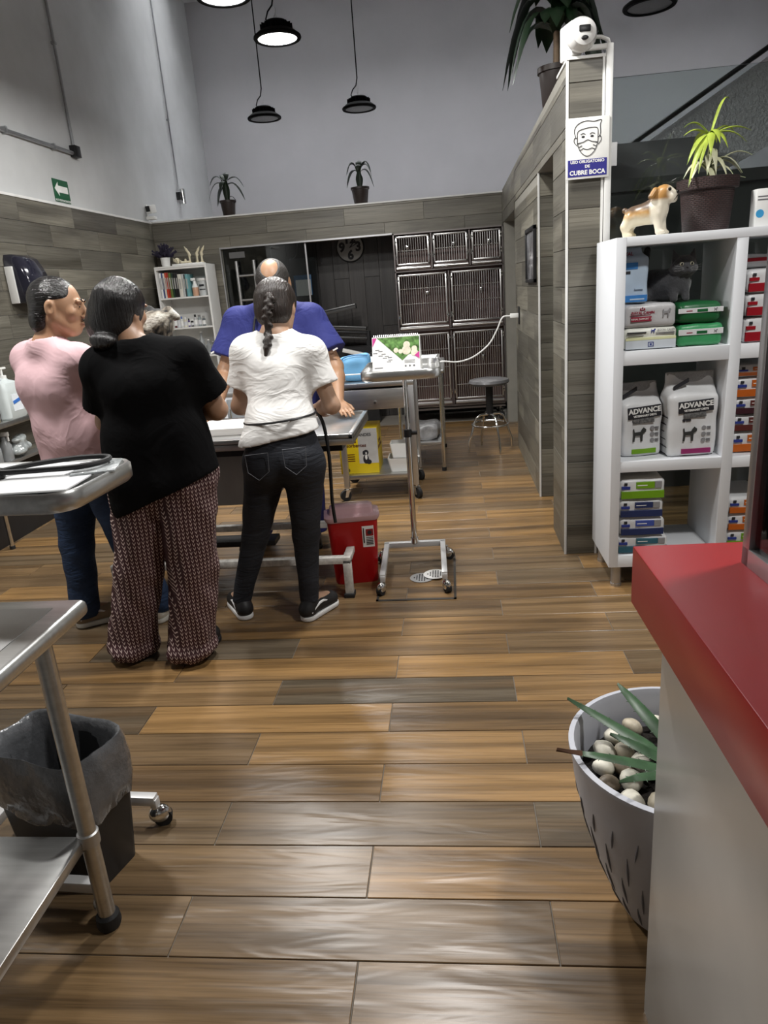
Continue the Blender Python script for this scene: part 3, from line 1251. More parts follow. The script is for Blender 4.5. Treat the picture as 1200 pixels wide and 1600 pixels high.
# ---- white bookcase in the back left corner
bk = thing('bookcase', 'slim white bookcase with books and medicine bottles in the tiled corner', 'bookcase', (-2.73, 7.6, 0))
BX0, BX1, BY0, BY1, BT = -0.275, 0.275, -0.15, 0.15, 1.84
b = MB()
b.bx(BX0, BX0 + 0.018, BY0, BY1, 0, BT)
b.build('side_panel', M_white, bk)
b = MB()
b.bx(BX1 - 0.018, BX1, BY0, BY1, 0, BT)
b.build('side_panel', M_white, bk)
b = MB()
b.bx(BX0, BX1, BY1 - 0.006, BY1, 0.0, BT)
b.build('back_panel', M_white, bk)
for z in (0.05, 0.38, 0.66, 0.93, 1.225, 1.53, BT - 0.018):
    b = MB()
    b.bx(BX0 + 0.018, BX1 - 0.018, BY0 + 0.004, BY1 - 0.006, z - 0.016, z)
    b.build('shelf', M_white, bk)
b = MB()
b.bx(BX0 + 0.018, BX1 - 0.018, BY0, BY1 - 0.006, BT - 0.016, BT + 0.0)
b.build('top_board', M_white, bk)

# ---- grey cabinet behind the vet
gc = thing('grey_cabinet', 'low grey and white cabinet with dark top standing behind the vet', 'cabinet', (-1.66, 5.45, 0))
b = MB()
b.bx(-0.30, 0.22, -0.24, 0.24, 0.05, 0.77, 0.003)
b.build('body', M_whitelam, gc)
b = MB()
b.bx(-0.31, 0.23, -0.25, 0.25, 0.77, 0.80, 0.003)
b.build('worktop', M_steel2, gc)
b = MB()
b.bx(-0.29, -0.045, -0.256, -0.241, 0.07, 0.75, 0.002)
d1 = b.build('door', M_whitelam, gc)
b = MB()
b.bx(-0.04, 0.21, -0.256, -0.241, 0.07, 0.75, 0.002)
d2 = b.build('door', mat('grey_door', (0.30, 0.32, 0.34), 0.4), gc)
for d, x in ((d1, -0.07), (d2, -0.015)):
    b = MB()
    b.cyl((x, -0.275, 0.55), (x, -0.275, 0.68), 0.005)
    b.cyl((x, -0.275, 0.56), (x, -0.25, 0.56), 0.004)
    b.cyl((x, -0.275, 0.67), (x, -0.25, 0.67), 0.004)
    b.build('handle', M_chrome, d)
b = MB()
b.bx(-0.28, 0.20, -0.2, 0.22, 0, 0.05)
b.build('plinth', M_black, gc)

# ---- steel work bench on the left wall
be = thing('work_bench', 'stainless work bench along the left wall with canisters and a gel jug', 'bench', (XL + 0.04, 4.9, 0))
b = MB()
b.bx(0.0, 0.14, -1.6, 0.75, 0.775, 0.81, 0.004)
b.bx(0.0, 0.012, -1.6, 0.75, 0.81, 0.87)
b.build('worktop', M_steel, be)
b = MB()
b.bx(0.0, 0.10, -1.6, 0.75, 0.52, 0.54)
b.build('shelf', M_steel2, be)
b = MB()
b.bx(0.0, 0.04, -1.6, 0.75, 0.0, 0.50)  # plain black block filling the space below the shelf
b.build('dark_block', M_black, be)
for y in (-0.75, 0.7):
    b = MB()
    b.tube([(0.115, y, 0.78), (0.115, y, 0.02)], 0.014, 12)
    lg = b.build('leg', M_chrome, be)
    b = MB()
    b.cyl((0.115, y, 0), (0.115, y, 0.022), 0.018)
    b.build('foot', M_rubber, lg)

# ---- white cube shelf
SX, SY, SD = 0.703, 3.22, 0.41
sh = thing('cube_shelf', 'white open cube shelf unit full of pet food bags on short steel feet', 'shelf', (SX, SY, 0))
colx = [0.042, 0.485, 0.531, 0.974]
SW = 1.016
b = MB()
b.bx(0, 0.042, 0, SD, 0.109, 1.589, 0.001)
b.build('side_panel', M_whitelam, sh)
b = MB()
b.bx(SW - 0.042, SW, 0, SD, 0.109, 1.589, 0.001)
b.build('side_panel', M_whitelam, sh)
b = MB()
b.bx(0.485, 0.531, 0.002, SD, 0.169, 1.553, 0.001)
b.build('divider', M_whitelam, sh)
b = MB()
b.bx(0.042, SW - 0.042, 0, SD, 1.553, 1.589, 0.001)
b.build('top_board', M_whitelam, sh)
b = MB()
b.bx(0.042, SW - 0.042, 0, SD, 0.109, 0.169, 0.001)
b.build('bottom_board', M_whitelam, sh)
for z0, z1 in ((1.06, 1.122), (0.576, 0.627)):
    for a, c in ((0.042, 0.485), (0.531, 0.974)):
        b = MB()
        b.bx(a, c, 0.002, SD, z0, z1, 0.001)
        b.build('shelf', M_whitelam, sh)
for sx in (0.045, 0.508, SW - 0.045):
    for sy in (0.045, SD - 0.05):
        b = MB()
        b.cyl((sx, sy, 0.012), (sx, sy, 0.109), 0.024, n=18)
        b.cyl((sx, sy, 0.0), (sx, sy, 0.013), 0.026, n=18)
        b.build('foot', M_steel2, sh)

# ---- red-topped reception counter with a glass display case
rc = thing('reception_counter', 'reception counter with thick red top and grey side panel', 'counter', (0.30, 1.19, 0), 0.012)
b = MB()
b.bx(0.0, 1.3, -2.4, 0.0, 0.893, 1.0, 0.002)
b.build('countertop', M_red, rc)
b = MB()
b.bx(0.036, 1.25, -2.35, -0.072, 0.0, 0.893, 0.001)
b.build('body', M_grey, rc)
dc = thing('display_case', 'aluminium framed glass display case on the red countertop', 'display case', (0.447, 1.10, 1.0), 0.05)
b = MB()
for (x, y) in ((0, 0), (0.55, 0), (0, -0.85), (0.55, -0.85)):
    b.bx(x, x + 0.022, y - 0.022, y, 0, 0.52, 0.001)
for z in (0, 0.498):
    b.bx(0, 0.022, -0.85, 0, z, z + 0.03, 0.001)
    b.bx(0.55, 0.572, -0.85, 0, z, z + 0.03, 0.001)
    b.bx(0, 0.55, -0.022, 0, z, z + 0.022, 0.001)
    b.bx(0, 0.55, -0.872, -0.85, z, z + 0.022, 0.001)
b.build('frame', M_alu, dc)
b = MB()
b.bx(0.009, 0.013, -0.85, -0.022, 0.028, 0.50)
b.build('side_pane', M_glass, dc)
b = MB()
b.bx(0.022, 0.55, -0.013, -0.009, 0.022, 0.50)
b.build('front_pane', M_glass, dc)

# ---- clinic fittings on the left wall
ex = thing('exit_sign', 'green escape sign with white arrow pointing left, on the left wall above the tiling', 'sign', (XL + 0.002, 6.02, 2.40))
rw = Matrix.Identity(4)
b = MB()
b.bx(0, 0.004, -0.12, 0.12, -0.055, 0.09)
b.build('board', mat('sign_green', S('1f5a3a'), 0.4), ex)
b = MB()
b.bx(0, 0.004, -0.12, 0.12, -0.08, -0.055)
b.build('caption_strip', mat('sign_green', S('1f5a3a'), 0.4), ex)
b = MB()
b.prism([(-0.105, 0.018), (-0.045, 0.07), (-0.045, 0.042), (0.10, 0.042), (0.10, -0.008), (-0.045, -0.008), (-0.045, -0.036)], (0.0042, 0, 0), (0, 1, 0), (0, 0, 1), 0.001)
b.build('arrow', mat('sign_white', (0.85, 0.85, 0.82), 0.5), ex)
text('RUTA DE EVACUACION', 0.022, M_paper, ex, (0.0045, 0, -0.068), (PI / 2, 0, PI / 2), bold=0.0004)
pd = thing('towel_dispenser', 'dark plastic paper towel dispenser on the tiled left wall', 'dispenser', (XL + 0.01, 5.13, 1.55))
b = MB()
rg = []
for z, d, hw in ((0.0, 0.10, 0.12), (0.03, 0.16, 0.135), (0.10, 0.19, 0.14), (0.22, 0.15, 0.14), (0.30, 0.11, 0.135), (0.33, 0.06, 0.12)):
    rg.append(b.ring([(0, -hw, z), (d * 0.8, -hw, z), (d, -hw * 0.8, z), (d, hw * 0.8, z), (d * 0.8, hw, z), (0, hw, z)]))
b.skin(rg)
b.build('cover', mat('smoky_plastic', (0.016, 0.016, 0.026), 0.12, coat=0.6), pd, angle=60)
b = MB()
b.bx(0.0, 0.06, -0.15, -0.135, 0.0, 0.25, 0.004)
b.build('side_plate', M_white, pd)
b = MB()
b.prism([(0.02, 0.03), (0.13, 0.0), (0.14, -0.035), (0.03, -0.02)], (0.09, 0, 0), (0, 1, 0), (0, 0, 1), 0.003)
b.build('paper_towel', M_paper, pd)
# conduits
M_galv = mat('galvanised', (0.4, 0.41, 0.42), 0.4, 0.8)
cd = thing('wall_conduit', 'bent run of galvanised conduit with black junction box on the left wall', 'conduit', (XL, 6.34, 2.73))
b = MB()
b.tube([(0.02, 0, 0.05), (0.02, -0.02, ZC - 2.73)], 0.012, 8)
b.build('riser', M_galv, cd)
b = MB()
b.tube([(0.02, -0.03, 0.0), (0.02, -4.0, -0.02)], 0.016, 8)
b.build('branch', M_galv, cd)
b = MB()
b.bx(0, 0.055, -0.045, 0.045, -0.03, 0.06, 0.004)
b.build('junction_box', M_black, cd)
b = MB()
for z in (0.8, 1.6):
    b.bx(0, 0.035, -0.022, 0.008, z, z + 0.02)
for y in (-0.35, -1.0):
    b.bx(0, 0.04, y - 0.01, y + 0.01, -0.025, 0.02)
b.build('clip', M_galv, cd)
c2_ = thing('spotlight_conduit', 'thin straight conduit ending in a small steel spotlight near the far corner', 'spotlight', (XL, 8.75, 2.60))
b = MB()
b.tube([(0.02, 0, 0.12), (0.02, 0, ZC - 2.6)], 0.009, 8)
b.bx(0, 0.03, -0.012, 0.012, 0.85, 0.87)
b.build('conduit', M_galv, c2_)
b = MB()
b.cyl((0.05, 0.03, -0.02), (0.05, 0.03, 0.14), 0.03)
b.build('lamp_head', M_chrome, c2_)
b = MB()
b.bx(0, 0.05, -0.05, -0.02, 0.02, 0.10)
b.build('bracket', M_black, c2_)
sc_ = thing('security_camera', 'small white security camera in the corner above the tiling', 'camera', (XL + 0.01, 7.70, 2.32))
b = MB()
b.bx(0.0, 0.09, -0.03, 0.05, 0.0, 0.03, 0.003)
b.bx(0.0, 0.012, 0.0, 0.03, 0.03, 0.15, 0.003)
b.build('mount', M_white, sc_)
b = MB()
b.box((0.055, 0.0, 0.10), (0.075, 0.09, 0.08), (0.15, 0, -0.35), 0.012)
b.build('housing', M_white, sc_)
b = MB()
b.box((0.04, -0.048, 0.10), (0.05, 0.01, 0.055), (0.15, 0, -0.35), 0.004)
b.build('lens', M_black, sc_)

# ---- pillar fittings
th_ = thing('thermometer', 'round white wall thermometer with digital display on top of the tiled pillar', 'thermometer', (0.615, YP - 0.015, 2.385))
b = MB()
b.box((-0.02, 0.06, 0.07), (0.05, 0.12, 0.14), (0, 0, 0.3), 0.008)
b.build('back_box', M_white, th_)
b = MB()
b.lathe([(0.066, 0), (0.07, 0.01), (0.066, 0.03), (0.054, 0.05), (0.052, 0.062), (0.03, 0.07), (0.005, 0.072)], n=32)
o = b.build('body', mat('glossy_white', (0.82, 0.82, 0.8), 0.2, coat=0.5), th_, (0.012, 0.0, 0.075), (PI / 2, 0, 0.12))
b = MB()
b.box((0.02, -0.072, 0.083), (0.05, 0.006, 0.026), (0, 0, 0.12), 0.004)
b.build('display', M_black, th_)
b = MB()
b.ell((0.02, -0.070, 0.048), (0.016, 0.006, 0.009))
b.build('sensor', M_black, th_)
cc = thing('cable_trunking', 'white plastic cable trunking running down the edge of the tiled pillar', 'trunking', (0.75, YP - 0.012, 0))
b = MB()
b.bx(-0.008, 0.022, -0.012, 0.008, 1.585, 2.42, 0.004)
b.tube([(0.007, 0.0, 2.41), (0.0, 0.002, 2.435), (-0.03, 0.006, 2.45), (-0.075, 0.01, 2.455)], 0.008, 8)
b.bx(-0.11, 0.0, -0.01, 0.012, 2.40, 2.42, 0.003)
b.build('duct', M_white, cc)
ms = thing('mask_sign', 'white and blue notice with a drawn masked face on the tiled pillar', 'sign', (0.661, YP - 0.0255, 2.005), 0)
b = MB()
b.bx(-0.098, 0.098, -0.006, 0.0, -0.128, 0.128, 0.003)
b.build('board', mat('sign_white', (0.85, 0.85, 0.82), 0.5), ms)
b = MB()
b.bx(-0.088, 0.088, -0.0075, -0.005, -0.118, -0.046)
b.build('blue_band', mat('sign_blue', S('26237e'), 0.5), ms)
text('USO OBLIGATORIO', 0.0172, M_paper, ms, (0, -0.0077, -0.056), bold=0.0006)
text('DE', 0.0165, M_paper, ms, (0, -0.0077, -0.0765), bold=0.0006, sx=1.1)
text('CUBRE BOCA', 0.0262, M_paper, ms, (0, -0.0077, -0.102), bold=0.0009)
b = MB()


def arc(pts, r=0.0016, closed=False):
    b.tube([(p[0], -0.0068, p[1]) for p in pts], r, 5, closed)


def cr(pts, n=6, closed=False):
    """Catmull-Rom through 2d points"""
    o = []
    m = len(pts)
    rngi = range(m if closed else m - 1)
    for i in rngi:
        p = [pts[(i + d) % m] if closed else pts[min(max(i + d, 0), m - 1)] for d in (-1, 0, 1, 2)]
        for j in range(n):
            t = j / n
            o.append(tuple(0.5 * (2 * p[1][q] + (p[2][q] - p[0][q]) * t + (2 * p[0][q] - 5 * p[1][q] + 4 * p[2][q] - p[3][q]) * t * t + (3 * p[1][q] - p[0][q] - 3 * p[2][q] + p[3][q]) * t ** 3) for q in range(len(p[1]))))
    if not closed:
        o.append(tuple(pts[-1]))
    return o


arc(cr([(-0.052, 0.045), (-0.06, 0.075), (-0.045, 0.1), (-0.01, 0.112), (0.03, 0.108), (0.06, 0.112), (0.056, 0.092), (0.058, 0.06), (0.052, 0.045)]))
arc(cr([(-0.046, 0.045), (-0.045, 0.02), (-0.03, -0.015), (0, -0.034), (0.03, -0.015), (0.045, 0.02), (0.046, 0.045)]))
arc(cr([(-0.046, 0.045), (-0.044, 0.07), (-0.02, 0.08), (0.02, 0.084), (0.044, 0.078), (0.046, 0.045)]))
for sx in (-1, 1):
    arc(cr([(sx * 0.046, 0.042), (sx * 0.058, 0.045), (sx * 0.06, 0.028), (sx * 0.046, 0.012)]))
    arc(cr([(sx * 0.032, 0.058), (sx * 0.02, 0.062), (sx * 0.01, 0.057)]))
    arc(cr([(sx * 0.044, 0.02), (sx * 0.03, 0.024)]))
    arc(cr([(sx * 0.04, 0.005), (sx * 0.025, 0.012)]))
    arc(cr([(sx * 0.036, -0.008), (sx * 0.022, -0.002)]))
arc(cr([(-0.044, 0.022), (-0.02, 0.026), (0, 0.034), (0.02, 0.026), (0.044, 0.022)]))
arc(cr([(-0.022, 0.0), (0, -0.006), (0.022, 0.0)]))
b.build('face_drawing', M_ink, ms)
b = MB()
for sx in (-1, 1):
    b.ell((sx * 0.02, -0.0068, 0.048), (0.008, 0.001, 0.0045))
b.build('drawn_eye', M_ink, ms)
# picture on the tiled wall
pf = thing('picture_frame', 'black framed picture hanging on the tiled wall past the door opening', 'picture', (XR - 0.008, 5.13, 1.60))
b = MB()
for (y0, y1, z0, z1) in ((-0.26, 0.26, 0.15, 0.175), (-0.26, 0.26, -0.175, -0.15), (-0.26, -0.235, -0.175, 0.175), (0.235, 0.26, -0.175, 0.175)):
    b.bx(-0.02, 0.0, y0, y1, z0, z1, 0.002)
b.build('frame', M_black, pf)
b = MB()
b.bx(-0.008, -0.002, -0.235, 0.235, -0.15, 0.15)
b.build('print', mat('picture_print', (0.16, 0.16, 0.17), 0.15, var=0.8, nscale=7), pf)
# socket and cable
sk = thing('wall_socket', 'dark wall socket with a white charger plugged in', 'socket', (XR - 0.008, 6.1, 1.17))
b = MB()
b.bx(-0.008, 0, -0.04, 0.04, -0.07, 0.07, 0.002)
b.build('plate', M_black, sk)
b = MB()
b.bx(-0.075, -0.008, -0.02, 0.02, -0.018, 0.018, 0.004)
b.build('charger', M_white, sk)
b = MB()
b.tube(cr([(0.492, 6.1, 1.17), (0.43, 6.1, 1.16), (0.38, 6.1, 1.06), (0.31, 6.1, 0.95), (0.18, 6.08, 0.86), (0.05, 6.05, 0.83), (-0.07, 6.02, 0.845), (-0.12, 6.1, 0.833), (-0.2, 6.2, 0.832)], 8), 0.0065, 6)
tag(b.build('charger_cable', M_white), 'white cable sagging from the wall charger to the steel side table', 'cable')
# ================================================================ SMALLER THINGS
# ---- sharps container
sb = thing('sharps_container', 'red sharps container with translucent pink lid on the floor by the exam table', 'container', (-0.553, 3.455, 0), 0.17)
def rrect(hw, hd, r, z, n=5):
    o = []
    for (sx, sy, a0) in ((1, 1, 0), (-1, 1, 90), (-1, -1, 180), (1, -1, 270)):
        for i in range(n):
            a = math.radians(a0 + i * 90 / (n - 1))
            o.append((sx * (hw - r) + r * math.cos(a), sy * (hd - r) + r * math.sin(a), z))
    return o
b = MB()
b.skin([b.ring(rrect(hw, hd, r, z)) for hw, hd, r, z in ((0.108, 0.068, 0.03, 0.0), (0.112, 0.072, 0.03, 0.01), (0.130, 0.084, 0.03, 0.355))])
b.build('bin', mat('red_plastic', S('a80d12'), 0.35, var=0.04), sb)
b = MB()
b.skin([b.ring(rrect(hw, hd, r, z)) for hw, hd, r, z in ((0.134, 0.088, 0.03, 0.345), (0.142, 0.096, 0.034, 0.36), (0.142, 0.096, 0.034, 0.372), (0.125, 0.08, 0.03, 0.378))])
b.skin([b.ring(rrect(hw, hd, 0.02, z)) for hw, hd, z in ((0.115, 0.06, 0.372), (0.11, 0.05, 0.405), (0.098, 0.036, 0.415))])
b.build('lid', mat('pink_lid', S('d8b0b4'), 0.3, trans=0.25, coat=0.2), sb)
b = MB()
b.bx(0.045, 0.105, -0.0835, -0.078, 0.20, 0.315)
for v in b.bm.verts:
    v.co.y -= (v.co.z - 0.30) * 0.045
lb = b.build('warning_label', M_paper, sb)
b = MB()
b.bx(0.064, 0.102, -0.0848, -0.08, 0.262, 0.298)
b.build('red_patch', mat('label_red', S('8a1c20'), 0.5), lb)
b = MB()
b.bx(0.050, 0.0555, -0.0848, -0.08, 0.225, 0.305)
for i in range(5):
    b.bx(0.064, 0.100, -0.0835, -0.0785, 0.215 + i * 0.009, 0.218 + i * 0.009)
b.build('fine_print', M_ink, lb, kind='stuff')
b = MB()
b.cyl((0.083, -0.085, 0.280), (0.083, -0.086, 0.280), 0.011)
b.build('hazard_mark', M_ink, lb)

# ---- floor hatch and drain covers
fh = thing('floor_hatch', 'square tiled floor hatch with dark metal edge under the tray stand', 'hatch', (-0.225, 3.44, 0.0))
b = MB()
b.bx(0.185, 0.197, -0.29, 0.29, 0.0005, 0.003)
b.bx(-0.197, 0.197, -0.29, -0.272, 0.0005, 0.003)
b.bx(-0.197, -0.185, -0.29, 0.29, 0.0005, 0.003)
b.build('edge_strip', mat('dark_strip', (0.05, 0.045, 0.04), 0.5, 0.4), fh)
for (x, y, m_, lab, zz) in ((-0.205, 3.425, M_steel2, 'round grey slotted drain cover partly under the white one', 0.0005), (-0.135, 3.455, M_white, 'round white slotted drain cover lying over the grey one', 0.0055)):
    d = thing('drain_cover', lab, 'drain cover', (x, y, zz))
    b = MB()
    b.lathe([(0.005, 0.0), (0.062, 0.0), (0.0635, 0.003), (0.005, 0.004)], n=32)
    b.build('disc', m_, d)
    b = MB()
    for i in range(-3, 4):
        for j in range(-2, 3):
            if (i * 0.0135) ** 2 + (j * 0.019) ** 2 < 0.042 ** 2:
                b.box((i * 0.0135, j * 0.019, 0.0042), (0.006, 0.013, 0.001))
    b.build('slots', M_black, d, kind='stuff')

# ---- waste bin with liner
wb_ = thing('waste_bin', 'black waste bin lined with a grey plastic bag', 'bin', (-1.085, 1.50, 0), -0.29)
b = MB()
b.skin([b.ring(rrect(hw, hd, 0.02, z)) for hw, hd, z in ((0.130, 0.075, 0.0), (0.158, 0.100, 0.36), (0.150, 0.093, 0.36), (0.125, 0.07, 0.02))])
b.build('bucket', M_black, wb_)
rg = random.Random(5)
b = MB()
N = 56
def liner_ring(s, z, amp, ph):
    o = []
    for i in range(N):
        a = 2 * PI * i / N
        c, sn = math.cos(a), math.sin(a)
        p = 5.0
        q = (abs(c) ** p + abs(sn) ** p) ** (-1 / p)
        w = 1 + amp * (math.sin(7 * a + ph) + 0.7 * math.sin(13 * a + 2 * ph) + 0.5 * math.sin(23 * a + ph * 3))
        zz = z + amp * 0.35 * math.sin(5 * a + ph)
        o.append((0.158 * s * q * c * w, 0.10 * s * q * sn * w, zz))
    return o
prof = [(1.02, 0.22, 0.035, 0.3), (1.06, 0.225, 0.02, 0.5), (1.09, 0.27, 0.02, 1.4), (1.10, 0.33, 0.015, 2.2), (1.07, 0.385, 0.012, 2.6), (1.03, 0.405, 0.010, 3.0), (0.97, 0.40, 0.01, 3.2), (0.93, 0.36, 0.015, 3.6), (0.88, 0.25, 0.03, 4.4), (0.80, 0.12, 0.04, 5.2), (0.74, 0.04, 0.03, 5.6)]
b.skin([b.ring(liner_ring(*p)) for p in prof], True, False, True)
b.build('liner_bag', mat('grey_bag', (0.11, 0.114, 0.122), 0.2, bump=0.5, bscale=14, bdist=0.02, var=0.25, coat=0.4), wb_, angle=80)

# ---- big planter with stones and aloe
PX, PY = 0.465, 1.378
pt = thing('planter', 'large grey bowl planter with carved slits beside the reception counter', 'planter', (PX, PY, 0))
b = MB()
b.lathe([(0.10, 0.0), (0.118, 0.02), (0.150, 0.09), (0.182, 0.18), (0.210, 0.28), (0.228, 0.37), (0.234, 0.43), (0.240, 0.442), (0.240, 0.452), (0.228, 0.454), (0.222, 0.44), (0.214, 0.36), (0.20, 0.30)], n=64, cap1=False)
b.build('bowl', mat('grey_pot', (0.42, 0.43, 0.475), 0.45, var=0.04), pt, angle=60)
prof = [(0.118, 0.02), (0.150, 0.09), (0.182, 0.18), (0.210, 0.28), (0.228, 0.37)]
def prz(z):
    for (r0, z0), (r1, z1) in zip(prof[:-1], prof[1:]):
        if z <= z1:
            return r0 + (r1 - r0) * (z - z0) / (z1 - z0)
    return 0.228
M_slit = mat('slit_dark', (0.16, 0.165, 0.19), 0.6)
b = MB()
for ring_, (zc, hl) in enumerate(((0.07, 0.04), (0.15, 0.05), (0.235, 0.05), (0.315, 0.03))):
    for i in range(24):
        a = 2 * PI * (i + 0.5 * ring_) / 24
        P = []
        for j in range(5):
            z = zc - hl + 2 * hl * j / 4
            aa = a + (j - 2) * 0.012
            r = prz(z) + 0.0006
            P.append((r * math.cos(aa), r * math.sin(aa), z))
        b.tube(P, [0.0004, 0.0022, 0.003, 0.0022, 0.0004], 6)
b.build('slits', M_slit, pt, kind='stuff')
b = MB()
rs = random.Random(11)
rr_ = []
for k, r in enumerate((0.003, 0.05, 0.10, 0.15, 0.19, 0.213)):
    rr_.append(b.ring([(r * math.cos(i * PI / 14), r * math.sin(i * PI / 14), 0.365 + (0.02 if k < 5 else 0.0) * rs.random() - 0.01 * (k > 3)) for i in range(28)]))
b.skin(rr_, True, True, False)
b.build('soil', mat('soil', (0.012, 0.009, 0.007), 0.95, bump=1.0, bscale=45, bdist=0.03), pt, angle=80)
def stone_mesh(seed):
    r = random.Random(seed)
    q = MB()
    q.ell((0, 0, 0), (0.030 * r.uniform(0.85, 1.2), 0.023 * r.uniform(0.85, 1.2), 0.018 * r.uniform(0.9, 1.2)), None, 12, 8)
    for v in q.bm.verts:
        v.co *= 1 + 0.12 * math.sin(v.co.x * 90 + seed) * math.cos(v.co.y * 110 + seed * 2)
    return q.mesh('pebble', 80)
M_peb = [mat('pebble_white', (0.62, 0.59, 0.50), 0.5, var=0.25, nscale=40), mat('pebble_brown', (0.20, 0.16, 0.115), 0.5, var=0.35, nscale=40), mat('pebble_beige', (0.42, 0.37, 0.28), 0.5, var=0.3, nscale=40)]
pm = []
for i in range(6):
    me = stone_mesh(i + 1)
    me.materials.append(M_peb[(0, 0, 2, 1, 0, 2)[i]])
    pm.append(me)
spots = [(-0.115, 0.115, 0), (-0.065, 0.155, 2), (0.0, 0.165, 0), (0.055, 0.16, 1), (-0.15, 0.06, 4), (-0.105, 0.055, 2), (-0.165, 0.0, 0), (-0.12, 0.0, 3), (-0.165, -0.055, 3), (-0.115, -0.045, 0), (-0.075, 0.015, 0), (-0.13, -0.11, 0), (-0.075, -0.115, 2), (-0.07, -0.16, 0), (-0.02, -0.155, 4), (-0.02, -0.11, 3), (0.04, -0.165, 0), (0.05, 0.09, 4), (0.10, 0.13, 0), (0.15, 0.05, 2), (0.12, -0.1, 0)]
for (x, y, k) in spots:
    o = bpy.data.objects.new('pebble', pm[k])
    COL.objects.link(o)
    o.location = (PX + x, PY + y, 0.395)
    o.rotation_euler = (rs.uniform(-0.5, 0.5), rs.uniform(-0.5, 0.5), rs.uniform(0, 3))
    tag(o, {0: 'smooth white pebble on the soil of the grey planter', 1: 'smooth white pebble on the soil of the grey planter', 4: 'smooth white pebble on the soil of the grey planter', 3: 'smooth dark brown pebble on the soil of the grey planter'}.get(k, 'smooth beige pebble on the soil of the grey planter'), 'pebble', {3: 'brown pebbles in the planter', 2: 'beige pebbles in the planter', 5: 'beige pebbles in the planter'}.get(k, 'white pebbles in the planter'))
al = thing('aloe_plant', 'aloe with long toothed green leaves growing in the grey planter', 'plant', (PX + 0.05, PY - 0.01, 0.37))
M_aloe = mat('aloe_green', (0.04, 0.085, 0.04), 0.4, var=0.45, nscale=18)
for (ang, L, h0, h1, w) in ((150, 0.30, 0.07, 0.11, 0.020), (168, 0.19, 0.06, 0.09, 0.024), (186, 0.30, 0.07, 0.10, 0.019), (212, 0.255, 0.09, 0.105, 0.019), (240, 0.165, 0.055, 0.05, 0.024), (128, 0.22, 0.09, 0.13, 0.022), (60, 0.20, 0.09, 0.14, 0.022), (300, 0.20, 0.09, 0.12, 0.022), (10, 0.18, 0.1, 0.14, 0.022)):
    a = math.radians(ang)
    d = Vector((math.cos(a), math.sin(a), 0))
    sd = Vector((-d.y, d.x, 0))
    P, Wd = [], []
    n = 10
    for i in range(n):
        t = i / (n - 1)
        P.append(d * (0.01 + L * t) + Vector((0, 0, 0.01 + h0 * math.sin(t * PI * 0.55) + (h1 - h0) * t * t)) + sd * (0.02 * math.sin(t * 2.5)))
        Wd.append(1.35 * w * (1 - t) ** 0.55 * (0.8 + 0.3 * t) + 0.0012)
    b = MB()
    b.strip(P, Wd, sd, 0.004)
    for i in range(2, n - 1):
        for sg in (-1, 1):
            e = P[i] + sd * (sg * Wd[i])
            b.cyl(e - sd * sg * 0.002, e + sd * sg * 0.004 + d * 0.003, 0.0016, 0.0003, 5)
    lf = b.build('leaf', M_aloe, al, angle=60)
    if ang == 186:
        b = MB()
        b.strip([P[-2], P[-1], P[-1] + d * 0.02 + Vector((0, 0, 0.006))], [Wd[-2] * 1.05, Wd[-1] * 2.5, 0.001], sd, 0.005)
        b.build('dry_tip', mat('dry_leaf', (0.12, 0.06, 0.035), 0.8), lf)
b = MB()
b.ell((-0.07, 0.055, 0.035), (0.042, 0.036, 0.03))
for v in b.bm.verts:
    v.co *= 1 + 0.05 * math.sin(v.co.x * 300) * math.cos(v.co.z * 260)
b.build('root_clod', mat('soil', ), al, angle=80)

# ---- on the tray stands
cl = thing('desk_calendar', 'standing spiral desk calendar with a picture of puppies on the tray stand', 'calendar', (-0.262, 3.46, 1.081), -0.05)
b = MB()
b.prism([(-0.05, 0), (0.05, 0), (0.052, 0.004), (0.0025, 0.158), (-0.0025, 0.158), (-0.052, 0.004)], (-0.115, 0, 0), (0, 1, 0), (0, 0, 1), 0.23)
b.build('stand', M_paper, cl)
ta = math.atan2(0.05, 0.155)
Mc = Matrix.Translation((0, -0.0515, 0.004)) @ Matrix.Rotation(-ta, 4, 'X')
b = MB(Mc)
b.bx(-0.113, 0.113, -0.0015, 0.0, 0.0, 0.16)
pg = b.build('page', M_paper, cl)
M_photo = mat('photo_green', (0.10, 0.20, 0.06), 0.35, var=0.9, nscale=45)
b = MB(Mc)
b.prism([(-0.09, 0.157), (0.112, 0.157), (0.112, 0.085), (0.06, 0.072), (0.03, 0.045)], (0, -0.0016, 0), (1, 0, 0), (0, 0, 1), 0.0008)
b.build('photo', M_photo, pg)
b = MB(Mc)
b.prism([(-0.113, 0.157), (-0.092, 0.157), (-0.113, 0.115)], (0, -0.0016, 0), (1, 0, 0), (0, 0, 1), 0.0008)
b.prism([(0.112, 0.085), (0.112, 0.05), (0.088, 0.066)], (0, -0.0026, 0), (1, 0, 0), (0, 0, 1), 0.0008)
b.build('pink_corner', mat('magenta', S('c2408c'), 0.5), pg)
b = MB(Mc)
for (x, z, r) in ((0.052, 0.118, 0.017), (0.05, 0.093, 0.022), (0.0, 0.094, 0.012), (0.022, 0.088, 0.011), (0.088, 0.098, 0.014), (0.088, 0.08, 0.017)):
    b.ell((x, -0.0026, z), (r, 0.0006, r))
b.build('puppies', mat('puppy_cream', (0.72, 0.66, 0.52), 0.6, var=0.2, nscale=60), pg)
b = MB(Mc)
for i, (x, z) in enumerate(((-0.09, 0.1), (-0.075, 0.093), (-0.10, 0.085), (-0.06, 0.08), (-0.075, 0.072), (-0.045, 0.068), (-0.055, 0.06), (-0.03, 0.062), (-0.028, 0.05), (-0.035, 0.042))):
    b.box((x, -0.002, z), (0.02, 0.0006, 0.003))
